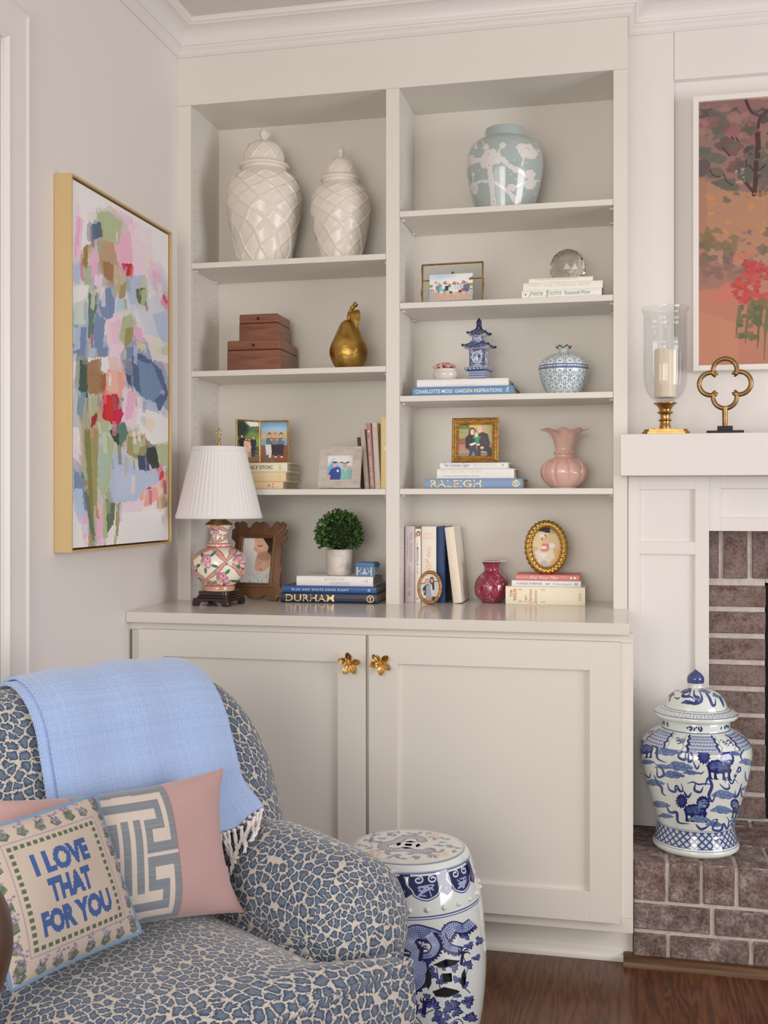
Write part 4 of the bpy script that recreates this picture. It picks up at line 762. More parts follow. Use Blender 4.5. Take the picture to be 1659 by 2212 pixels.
def leafP(u, v):
    w_ = .023*math.sin(PI*min(1, .06+.94*v))**.7*(2*u-1); L = v*.07
    return (.006+.030*math.sin(v*1.5)+w_*.75, -.012-.026*v-.004*math.cos((2*u-1)*1.5)-.006*math.sin(v*PI)*(1 if u < .5 else .6), .183-.012*math.sin(v*PI)*-1-.050*v*v-.004*v+w_*.25)
b = MB(); b.grid(leafP, 8, 14); b.grid(lambda u, v: (leafP(u, v)[0], leafP(u, v)[1]+.002, leafP(u, v)[2]-.001), 8, 14); b.build('leaf', m, t, smooth=70)

# ------------------------------------------------------------------ crystal ball
t = thing('crystal_ball', 'faceted smoky crystal ball resting on the white books', 'paperweight', (1.2395, .092, T3+.0613))
b = MB(); R = .0555; cut = -.044; rows = [-.9155, -.62, -.28, .05, .38, .68, .98, 1.3, PI/2]; N = 14; ring = []
for k, a in enumerate(rows):
    o = .5*(k % 2); zz = R*math.sin(a)-cut
    ring.append([(R*math.cos(a)*math.cos(TAU*(j+o)/N), R*math.cos(a)*math.sin(TAU*(j+o)/N), max(0, zz)) for j in range(N)])
for k in range(len(rows)-2):
    for j in range(N):
        a, a2 = ring[k][j], ring[k][(j+1) % N]
        if k % 2 == 0: p, q = ring[k+1][j-1], ring[k+1][j]; b.face([a, a2, q]); b.face([a, q, p])
        else: p, q = ring[k+1][j], ring[k+1][(j+1) % N]; b.face([a, a2, q]); b.face([a, q, p])
for j in range(N): b.face([ring[-2][j], ring[-2][(j+1) % N], (0, 0, R-cut)])
b.face(ring[0][::-1])
o = b.build('ball', mat('smoky_crystal', (.90, .87, .82), 0, 0, trans=1.0, ior=1.45), t, smooth=0)
bm = bmesh.new(); bm.from_mesh(o.data); bmesh.ops.remove_doubles(bm, verts=bm.verts, dist=1e-6); bmesh.ops.recalc_face_normals(bm, faces=bm.faces); bm.to_mesh(o.data); bm.free()

# ------------------------------------------------------------------ pagoda, flower pot, blue lattice jar
NAVY, MIDB, PORC = (44, 56, 104), (104, 122, 160), (206, 210, 212)
c = Canvas(640, 640, PORC, 0, 0, 4, 4)           # four faces side by side; rows: plinth .. spire
def scribble(x0, y0, x1, y1, n, col, wd):
    for _ in range(n):
        x, y = random.uniform(x0, x1), random.uniform(y0, y1); c.line(spline([(x, y), (x+random.uniform(-.1, .1), y+random.uniform(-.1, .1)), (x+random.uniform(-.14, .14), y+random.uniform(-.14, .14))], 3), wd, col)
c.rect(0, 3.3, 4, 4, (150, 162, 190)); 
for k in range(120): c.ell(k*4/120, 3.85, .018, .05, NAVY); c.ell(k*4/60, 3.6, .03, .05, NAVY); c.ell(k*4/60, 3.42, .03, .05, (70, 84, 130))
c.rect(0, 3.0, 4, 3.3, (60, 74, 120)); c.rect(0, 2.95, 4, 3.0, PORC)
for k in range(24): c.ell(k/6+.08, 3.15, .05, .07, PORC); c.ell(k/6+.08, 3.15, .022, .035, NAVY)
c.rect(0, 1.5, 4, 2.95, (92, 106, 146)); scribble(0, 1.5, 4, 2.95, 300, NAVY, .045); scribble(0, 1.5, 4, 2.95, 220, (196, 204, 214), .03)
for f in range(4):
    c.rect(f, 1.5, f+.07, 2.95, NAVY); c.rect(f+.93, 1.5, f+1, 2.95, NAVY); c.ell(f+.5, 2.2, .34, .48, PORC); c.ell(f+.5, 2.2, .29, .42, (120, 136, 170)); c.rect(f+.44, 1.95, f+.56, 2.5, PORC); c.line([(f+.28, 2.45), (f+.4, 2.25)], .1, PORC); c.ell(f+.64, 2.15, .09, .12, NAVY); c.line([(f+.3, 2.0), (f+.7, 2.05)], .05, NAVY)
    c.poly([(f+.1, 2.9), (f+.5, 2.72), (f+.9, 2.9)], (150, 160, 186)); c.poly([(f+.1, 1.55), (f+.5, 1.68), (f+.9, 1.55)], NAVY)
c.rect(0, 0, 4, 1.5, NAVY); scribble(0, 0, 4, 1.5, 260, (150, 164, 196), .03)
PAG = img_mat('pagoda_glaze', c, .14, 1.35, coat=.5); PW = mat('porcelain_white', (.72, .73, .71), .15, coat=.5); PB = mat('cobalt_glaze', (.022, .03, .11), .12, coat=.5)
t = thing('pagoda', 'small blue and white porcelain pagoda standing on the white book', 'figurine', (.966, .095, T2+.0520))
t.rotation_euler = (0, 0, math.radians(-9))
def sqr(b, levels, mi=0):                        # square rings (half width, z, v)
    for (w0, z0, v0), (w1, z1, v1) in zip(levels, levels[1:]):
        for f in range(4):
            def P(w, z, e): 
                p = [(-w, -w), (w, -w), (w, w), (-w, w)][(f+e) % 4]; return (*p, z)
            b.face([P(w0, z0, 0), P(w0, z0, 1), P(w1, z1, 1), P(w1, z1, 0)], mi, [(f/4, v0), ((f+1)/4, v0), ((f+1)/4, v1), (f/4, v1)])
b = MB(); sqr(b, [(.030, 0, 0), (.0305, .005, .05), (.026, .008, .06), (.026, .024, .17), (.034, .031, .18), (.036, .031, .182), (.036, .040, .26), (.0265, .042, .262)]); b.face([(-.03, -.03, 0), (.03, -.03, 0), (.03, .03, 0), (-.03, .03, 0)]); b.build('plinth', PAG, t, smooth=20, bevel=.0006)
b = MB(); sqr(b, [(.0245, .042, .262), (.0245, .096, .62)]); b.build('tower', PAG, t, smooth=20, bevel=.0012)
def roof(z, wo, wi, h, nm):
    b = MB(); N = 12
    def rp(f, s, q):                             # along eave s 0..1, up the roof q 0..1, corners lifted
        w_ = wi+(wo-wi)*(1-q)**1.7; e = 2*s-1; k = w_*(1+.04*(1-q)*abs(e)**3); lift = .008*abs(e)**4*(1-q)
        x, y = k*e, -k; a = f*PI/2; return (x*math.cos(a)-y*math.sin(a), x*math.sin(a)+y*math.cos(a), z+h*q+lift)
    for f in range(4): b.grid(lambda u, v, f=f: rp(f, u, v), N, 6, 0, lambda u, v, f=f: ((f+u)/4, .72+.2*v))
    for f in range(4):
        b.grid(lambda u, v, f=f: tuple(Vector(rp(f, u, 0))*(1-v)+Vector((*(Vector(rp(f, u, 0)).xy*.62), z-.003))*v), N, 2, 1); p = rp(f, 0, 0); b.sphere((p[0]*1.01, p[1]*1.01, p[2]+.001), .0042, 8, 2)
        b.tube([rp(f, 0, q/6) for q in range(7)], .0022, 6, 2)
    b.build(nm, [PAG, PW, PB], t, smooth=40)
roof(.099, .0395, .020, .020, 'lower_roof')
b = MB(); sqr(b, [(.0205, .116, .3), (.0205, .123, .34), (.0165, .124, .5), (.0170, .137, .6)]); b.build('upper_tower', PAG, t, smooth=20, bevel=.0006)
roof(.139, .0275, .006, .026, 'upper_roof')
MB().lathe(smooth_prof([(.009, .160), (.0095, .168), (.0075, .173), (.0088, .178), (.0075, .186), (.004, .192), (.0006, .196)], 4), 20).build('spire', PB, t)
t = thing('flower_pot', 'tiny white bowl filled with pink ceramic roses on the white book', 'ornament', (.861, .085, T2+.0520))
MB().lathe(smooth_prof([(.02, 0), (.028, .003), (.0335, .012), (.034, .020), (.031, .027), (.0315, .031), (.029, .032), (.026, .029)], 5), 40).build('bowl', mat('white_glaze', (.80, .74, .70), .15, coat=.5), t, smooth=60)
ROSE = mat('rose_ceramic', (.80, .44, .42), .35, coat=.3)
t.scale = (1.15, 1.15, 1.15)
for k in range(13):
    a = k*2.4; r = .0265*math.sqrt(k/13+.03); b = MB()
    for q in range(3): b.lathe([(.0015+.0022*q, 0), (.0035+.0022*q, .005), (.003+.0019*q, .0085-.001*q)], 14, disp=lambda th, kk, rr, zz, q=q: (rr*(1+.14*math.sin(3*th+q*2)), zz+.0008*math.sin(4*th+q)))
    b.sphere((0, 0, .005), .0028, 8); b.xf(Matrix.Translation((r*math.cos(a), r*math.sin(a), .0345+.008*(1-k/13))) @ Matrix.Rotation(.5*r/.025, 4, Vector((-math.sin(a), math.cos(a), 0)))); b.build('rose', ROSE, t, smooth=60)
# blue lattice jar
pf = smooth_prof([(.048, 0), (.055, .012), (.068, .042), (.076, .070), (.0765, .082)], 8)
pl = smooth_prof([(.0765, .0835), (.077, .087), (.0745, .096), (.064, .112), (.046, .124), (.026, .1295), (.0165, .131)], 8)
def lattice(nm, prof, rows, n, v0, v1, bands):
    c = Canvas(1600, 420, (196, 208, 204)); B = (58, 76, 132); asp = 1600/420
    dy = (v1-v0)/rows; dx = 1/n
    for r in range(rows+2):
        for k in range(n):
            x = (k+.5*(r % 2))*dx; y = v0+(r-.0)*dy
            if y < v0-.001 or y > v1+.001: continue
            q = []
            for a in range(25):
                th = a*TAU/24; m_ = (abs(math.cos(th))**1.35*math.copysign(1, math.cos(th)), abs(math.sin(th))**1.35*math.copysign(1, math.sin(th))); w_ = 1+.16*math.cos(4*th)*-1+.05*math.cos(8*th)
                q.append((x+m_[0]*dx*.5*w_*.94, y+m_[1]*dy*.97*w_*.9))
            for ox in (0, -1, 1): c.line([(px+ox, py) for px, py in q], .0034, B)
            for ox in (0, 1): c.ell(x+ox, y, .0045, .016, B); c.ell(x+ox, y+.03, .009, .012, B); c.line([(x+ox-.010, y), (x+ox+.010, y)], .002, B)
    for y, w_ in bands: c.rect(0, y-w_/2, 1, y+w_/2, (86, 104, 152))
    return img_mat(nm, c, .12, 1.45, coat=.6)
t = thing('ginger_jar', 'squat blue and white lattice jar with ruffled blue rimmed lid knob', 'jar', (1.2265, .105, T2+.0004))
MB().lathe(pf, 96, uv=True).lathe([(.001, 0), (.048, 0)], 32).build('body', lattice('lattice_body', pf, 3, 15, .12, .98, [(.03, .05)]), t, smooth=60)
lid = MB().lathe(pl, 96, uv=True).build('lid', lattice('lattice_lid', pl, 2, 15, .16, .78, [(.93, .05)]), t, smooth=60)
b = MB(); nk = [(.0165, .130), (.014, .134), (.0135, .139), (.016, .145), (.0225, .150)]
rf = lambda th, k, r, z: (r*(1+.05*k*math.cos(6*th)), z+.0035*k*math.cos(6*th))
b.lathe(nk, 72, disp=rf); b.lathe([(.0225, .150), (.0205, .1495), (.012, .143)], 72, disp=lambda th, k, r, z: rf(th, 1-k, r, z))
b.tube([(.0222*(1+.05*math.cos(6*a))*math.cos(a), .0222*(1+.05*math.cos(6*a))*math.sin(a), .150+.0035*math.cos(6*a)) for a in [k*TAU/72 for k in range(72)]], .0015, 6, 1, closed=True); b.build('knob', [mat('celadon_white', (.62, .69, .66), .15, coat=.5), PB], lid, smooth=60)

# ------------------------------------------------------------------ pink lobed vase, red vase
PINK = mat('pink_cased_glass', (.84, .54, .47), .22, coat=.7, sss=.25, vary=(9, [(.3, (.82, .50, .43)), (.7, (.87, .61, .54))]))
t = thing('pink_vase', 'pink glass vase with melon shaped body and ruffled rim', 'vase', (1.2285, .115, T1+.0004))
def lob(th, k, r, z):
    f = max(0, min(1, (z-.006)/.02))*max(0, min(1, (.098-z)/.02)); a = abs(math.sin(th*5+.3)); g = (1-.10*(1-min(1, a*1.5))**2*f)
    q = max(0, (z-.155)/.040); ru = math.cos(8*th)
    return (r*g*(1+.12*q*math.cos(8*th+.7)), z+.0075*q*q*ru)
op = smooth_prof([(.040, 0), (.041, .004), (.050, .010), (.068, .030), (.074, .051), (.068, .073), (.048, .090), (.031, .096), (.029, .104), (.0345, .109), (.0345, .113), (.0285, .119), (.032, .138), (.0375, .155), (.048, .170), (.064, .180), (.070, .181)], 6)
b = MB(); b.lathe(op, 192, disp=lob); b.lathe([(.070, .181), (.066, .182), (.046, .173), (.034, .155), (.028, .135), (.025, .12)], 192, disp=lob); b.lathe([(.001, 0), (.040, 0)], 32)
b.build('vase_body', PINK, t, smooth=70)
t = thing('red_vase', 'round cranberry glass bud vase with white flecks and flared white rim', 'vase', (1.000, .110+.03, CT+.0004))
m = mat('cranberry_glass', (.3, .03, .08), .08, coat=.8); r_ = noise_colour(m, 85, [(.40, (.26, .020, .055)), (.60, (.36, .04, .09)), (.68, (.72, .42, .46)), (.8, (.78, .55, .58))], (1, 1, .6), 3, 1.4)
b = MB(); b.lathe(smooth_prof([(.026, 0), (.034, .004), (.050, .022), (.0545, .046), (.049, .070), (.034, .088), (.024, .098), (.0225, .108), (.027, .120), (.034, .128)], 8), 64); b.lathe([(.034, .128), (.031, .128), (.021, .108), (.023, .096)], 64); b.lathe([(.001, 0), (.026, 0)], 32)
b.build('vase_body', m, t, smooth=60)
MB().lathe([(.033, .1265), (.0515, .1305), (.0520, .1320), (.0500, .1328), (.033, .1300)], 64).build('rim', mat('rim_glass', (.86, .82, .86), .08, coat=.8), t, smooth=40)

# ------------------------------------------------------------------ boxwood ball in a stone pot, blue relief box
zb = ZC+.0835
t = thing('potted_boxwood', 'boxwood ball in a white marbled pot on the white book', 'plant', (.5175, .083, zb))
MBL = mat('marbled_pot', (.75, .68, .62), .4, vary=(14, [(.3, (.60, .54, .49)), (.55, (.76, .70, .64)), (.75, (.80, .76, .71))], (1, 1, 1.8), 6, 2.5))
MB().lathe(smooth_prof([(.036, 0), (.0395, .003), (.0415, .02), (.043, .077), (.0415, .079), (.039, .075)], 5), 48).lathe([(.001, 0), (.036, 0)], 32).build('pot', MBL, t, smooth=60)
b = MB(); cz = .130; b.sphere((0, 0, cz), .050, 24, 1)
for k in range(1500):
    zz = random.uniform(-.62, 1); a = random.uniform(0, TAU); rr = math.sqrt(1-zz*zz); d = Vector((rr*math.cos(a), rr*math.sin(a), zz)); R = .069+random.uniform(-.016, .006)
    p = Vector((0, 0, cz))+d*R; up = (d+Vector((random.uniform(-.7, .7), random.uniform(-.7, .7), random.uniform(-.3, .9)))).normalized(); sd = up.cross(Vector((random.uniform(-1, 1), random.uniform(-1, 1), random.uniform(-1, 1)))).normalized(); nn = up.cross(sd); l = random.uniform(.007, .0115); w_ = l*.36
    b.face([p, p+up*l*.35+sd*w_+nn*l*.08, p+up*l*.75+sd*w_*.9+nn*l*.06, p+up*l-nn*l*.05, p+up*l*.75-sd*w_*.9+nn*l*.06, p+up*l*.35-sd*w_+nn*l*.08], 0)
lm = mat('boxwood_leaf', (.06, .14, .03), .45); g = nd(lm, 'ShaderNodeNewGeometry'); r_ = ramp(lm, g.outputs['Random Per Island'], [(0, (.022, .065, .012)), (.5, (.045, .125, .022)), (1, (.10, .22, .045))]); lk(lm, r_.outputs[0], bsdf(lm).inputs['Base Color'])
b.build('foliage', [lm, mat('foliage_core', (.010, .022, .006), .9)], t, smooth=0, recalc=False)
WED = mat('blue_jasper', ph(90, 124, 166, 1.25), .6); WEDW = mat('white_jasper', (.66, .68, .70), .6)
t = thing('trinket_box', 'small matte blue square box with white relief beside the boxwood pot', 'box', (.6175, .055, zb)); t.rotation_euler = (0, 0, math.radians(-6))
def rsq(h, r, n=5): return [(sx*(h-r)+r*math.cos(a), sy*(h-r)+r*math.sin(a)) for sx, sy, a0 in ((1, 1, 0), (-1, 1, PI/2), (-1, -1, PI), (1, -1, 1.5*PI)) for a in [a0+k*PI/2/n for k in range(n+1)]]
to = lambda x, y, d: (x, y, d)
b = MB(); b.prism(rsq(.031, .006), 0, .032, to)
def rel(f, pts, mi=1):
    a = f*PI/2; b.prism(pts, -.0311, -.0320, lambda x, z, d: (x*math.cos(a)-d*math.sin(a), x*math.sin(a)+d*math.cos(a), z), mi)
for f in range(4):
    for sg in (-1, 1):
        rel(f, [(sg*.026, .003), (sg*.0255, .029), (sg*.0195, .029), (sg*.0215, .022), (sg*.0165, .016), (sg*.0215, .010), (sg*.0195, .003)][::sg]); rel(f, [(sg*.010, .004), (sg*.017, .016), (sg*.010, .028), (sg*.0085, .028), (sg*.0145, .016), (sg*.0085, .004)][::sg])
    rel(f, [(-.008, .006), (.009, .006), (.008, .013), (.004, .014), (.005, .021), (.001, .026), (-.003, .021), (-.001, .015), (-.006, .013)])
b.build('body', [WED, WEDW], t, smooth=30)
b = MB(); b.prism(rsq(.032, .006), .0325, .040, to); b.prism(rsq(.029, .006), .040, .0432, to); b.build('lid', [WED, WEDW], t, smooth=30, bevel=.0006)
# ------------------------------------------------------------------ table lamp
lamp = thing('table_lamp', 'table lamp with pleated white shade and rose painted porcelain base', 'lamp', (atY(473, 1300, -.119)[0], -.119, ZC)); LX = Matrix.Rotation(math.radians(-6), 4, 'Z')
STW = mat('rosewood_stand', (.030, .010, .010), .22, coat=.4)
b = MB(); b.prism(rsq(.050, .016), .030, .0445, to); b.prism(rsq(.054, .016), .0235, .030, to)
arch = [(-.060, 0), (-.040, 0), (-.038, .006), (-.034, .0105), (-.026, .0125), (-.012, .0125), (-.008, .015), (.008, .015), (.012, .0125), (.026, .0125), (.034, .0105), (.038, .006), (.040, 0), (.060, 0), (.062, .006), (.057, .020), (.052, .0235), (-.052, .0235), (-.057, .020), (-.062, .006)]
for f in range(4):
    a = f*PI/2; b.prism(arch, -.0605, -.050, lambda x, z, d: ((x*.985)*math.cos(a)-d*math.sin(a), (x*.985)*math.sin(a)+d*math.cos(a), z))
b.xf(LX); b.build('stand', STW, lamp, bevel=.0018)
pf = smooth_prof([(.046, .0446), (.0485, .047)], 2)+smooth_prof([(.049, .049), (.0485, .0565), (.045, .060), (.054, .066), (.074, .090), (.0835, .126), (.077, .152), (.058, .169), (.0385, .1775)], 8)+smooth_prof([(.036, .180), (.0345, .188), (.0280, .197), (.0262, .214), (.0290, .231), (.037, .2435), (.0405, .2455)], 6)
Wl = Wrap(pf, 620, 1268, 4450)
c = Canvas(2000, 700, (228, 218, 200)); RB, RL, RD, RO, RG = (206, 142, 134), (214, 160, 150), (128, 70, 66), (200, 150, 168), (54, 100, 78)
def rose(x, y, s):
    P = lambda dx, dy: Wl(x+dx*s, y+dy*s)
    for a, l in ((.4, 1.5), (2.7, 1.5), (4.0, 1.2), (5.4, 1.45), (1.6, 1.3)):
        q = [(math.cos(a)*l*t-math.sin(a)*w_, math.sin(a)*l*t+math.cos(a)*w_) for t, w_ in ((.5, 0), (.75, .22), (1, .18), (1.25, 0), (1, -.18), (.75, -.2))]; c.poly([P(*v) for v in q], random.choice([RG, (70, 116, 96), (120, 150, 132)]))
    def blob(dx, dy, r, col): c.poly([P(dx+r*math.cos(t)*(1+.12*math.sin(5*t)), dy+r*math.sin(t)*(1+.12*math.sin(5*t))) for t in [k*TAU/18 for k in range(18)]], col)
    blob(0, -.25, .72, (176, 104, 132)); blob(.05, -.3, .55, RO); blob(.2, -.4, .30, (222, 176, 188)); blob(.25, -.4, .14, (160, 60, 100)); blob(.35, .45, .42, (190, 126, 150)); blob(.4, .4, .26, (220, 180, 190)); blob(-.35, .35, .28, (222, 178, 140)); blob(-.6, .1, .16, (190, 150, 110))
    for r in (.3, .45): c.line([P(r*math.cos(t), -.28+r*math.sin(t)) for t in [2.5+k*.35 for k in range(9)]], .0022, (150, 70, 104))
def ribbon(p):
    q = spline(p, 8); m = len(q)
    for wd, col in ((1.0, RD), (.72, RL), (.35, RB)):
        up, dn = [], []
        for i, (x, y) in enumerate(q):
            t = i/(m-1); w_ = 30*math.sin(PI*(.06+.88*t))**.8*wd; dx, dy = q[min(i+1, m-1)][0]-q[max(i-1, 0)][0], q[min(i+1, m-1)][1]-q[max(i-1, 0)][1]; l = math.hypot(dx, dy)+1e-6
            up.append(Wl(x-dy/l*w_, y+dx/l*w_)); dn.append(Wl(x+dy/l*w_, y-dx/l*w_))
        c.poly(up+dn[::-1], col)
lk_, rk_, bk_, tk_ = (318, 655), (835, 660), (550, 905), (610, 485)
for p in ([tk_, (470, 530), lk_], [tk_, (740, 560), rk_], [lk_, (400, 810), bk_], [bk_, (720, 790), rk_], [rk_, (880, 560), (820, 490)], [rk_, (950, 760), (960, 880)], [lk_, (268, 720), (262, 800)], [lk_, (360, 540), (440, 480)], [bk_, (440, 960), (420, 1000)], [bk_, (640, 970), (740, 1000)], [(510, 250), (560, 215), (625, 190)], [(625, 190), (700, 215), (745, 260)], [(520, 290), (560, 370), (615, 405)], [(615, 405), (700, 360), (745, 300)]): ribbon(p)
for x, y, s in ((570, 660, 105), (770, 890, 95), (345, 860, 80), (960, 640, 80), (620, 280, 62), (560, 970, 30)): rose(x, y, s)
c.a[:, 1000:] = np.where(c.a[:, 1000:].sum(2, keepdims=True) > 0, c.a[:, 1000:], c.a[:, 1000:]); half = c.a[:, 1000:].copy(); c.a[:, :1000] = half
vz = lambda z: 1-float(np.interp(z, Wl.z, Wl.L))
c.rect(0, vz(.188), 1, vz(.180), (222, 160, 150)); c.rect(0, vz(.190), 1, vz(.188), RD); c.rect(0, vz(.180), 1, vz(.1775), RD); c.rect(0, vz(.060), 1, vz(.0535), (206, 140, 134)); c.rect(0, vz(.0535), 1, vz(.0485), (190, 130, 80)); c.rect(0, vz(.0625), 1, vz(.060), RD)
b = MB(); b.lathe(pf, 120, uv=True); b.build('porcelain_base', img_mat('rose_porcelain', c, .12, 1.3, coat=.6), lamp, smooth=50)
MB().lathe([(.0415, .2455), (.0425, .248), (.040, .251), (.027, .259), (.0215, .266), (.0215, .2735), (.019, .275), (.012, .277), (.012, .315), (.0165, .318), (.0165, .345), (.006, .347), (.003, .352), (.003, .487)], 40).build('cap', OLDBR, lamp)
SHM = mat('shade_fabric', (.86, .84, .84), .75, sss=.0, sheen=.2)
b = MB(); NP = 52
def pleat(th, k, r, z):
    a = th*NP/TAU % 1; return (r+.0016*(abs(2*a-1)**.6)-.0008, z)
sp = [(.1305-(.1305-.0825)*t, .276+.198*t) for t in [k/8 for k in range(9)]]
b.lathe(sp, NP*8, disp=pleat); b.lathe([(r-.003, z) for r, z in sp], 96)
shade = b.build('lamp_shade', SHM, lamp, smooth=25)
b = MB(); b.lathe([(.1315, .266), (.1328, .268), (.1325, .277), (.1312, .279), (.129, .279), (.128, .266), (.1315, .266)], 96); b.lathe([(.083, .472), (.0845, .474), (.0845, .484), (.0832, .486), (.080, .486), (.079, .472), (.083, .472)], 96); b.build('trim_band', SHM, shade)
b = MB(); b.lathe(smooth_prof([(.003, .487), (.006, .490), (.0045, .495), (.0055, .499), (.004, .504), (.003, .507)], 3), 16)
fr = [(0, .507), (-.0075, .516), (-.004, .522), (-.0095, .530), (-.004, .539), (0, .543), (.004, .539), (.0095, .530), (.004, .522), (.0075, .516)]
b.tube(spline([(x, 0, z) for x, z in fr+[fr[0]]], 5)[:-1], .0017, 8, closed=True); b.sphere((0, 0, .5445), .003, 10); b.xf(LX); b.build('finial', BRASS, lamp, smooth=60)
b = MB(); 
for a in (0, TAU/3, 2*TAU/3): b.tube([(0, 0, .485), (.081*math.cos(a), .081*math.sin(a), .483)], .0012, 6)
b.build('shade_spider', OLDBR, lamp)

# ------------------------------------------------------------------ abstract floral painting on the left wall
PXX = .043
y0, y1, z0, z1 = -.768, -.172, 1.118, 2.052
def PC(p):                                       # strokes were read off the photo of the canvas; bring them into the canvas plane
    o = []
    for x, y in p:
        q = atX(x/2.513+90, y/2.513+340, PXX); o.append(((q[1]-y0)/(y1-y0), 1-(q[2]-z0)/(z1-z0)))
    return o
c = Canvas(820, 1280, (226, 218, 222))
for k in range(90):
    x = random.random(); y = random.random()**1.4*.8; w_ = random.uniform(.02, .09); h_ = random.uniform(.03, .14); c.poly([(x, y), (x+w_, y+.01), (x+w_*.9, y+h_), (x+.01, y+h_)], random.choice([(226, 198, 214), (232, 226, 230), (214, 208, 218), (230, 222, 224), (222, 214, 216), (236, 232, 234)]), .6, rough=3)
rs2 = random.Random(11)
def under(col, p):                               # looser, paler strokes around each dab of paint
    q = PC(p); mx_, my_ = sum(a for a, _ in q)/len(q), sum(b_ for _, b_ in q)/len(q)
    for k in range(3):
        f = rs2.uniform(1.15, 1.7); dx, dy = rs2.uniform(-.03, .03), rs2.uniform(-.03, .03); w_ = rs2.uniform(.25, .6); o_ = rs2.choice([(228, 222, 228), (196, 204, 220), (222, 200, 212), (206, 208, 196)])
        c.poly([(mx_+dx+(a-mx_)*f, my_+dy+(b_-my_)*f*rs2.uniform(.8, 1.2)) for a, b_ in q], tuple(col[i]*(1-w_)+o_[i]*w_ for i in range(3)), .55, rough=6, streak=20)
def st(col, *p, al=.95): c.poly(PC(p), col, al, rough=4.5, streak=22)
PK, LP, BL, SB, NV, GR, SG, OL, BR, RD2, CO, WH2, TE = (222, 168, 196), (224, 200, 214), (112, 134, 170), (170, 184, 210), (74, 96, 134), (84, 104, 78), (166, 178, 140), (148, 142, 92), (150, 116, 82), (176, 32, 44), (222, 156, 142), (232, 228, 232), (86, 118, 110)
SL = []
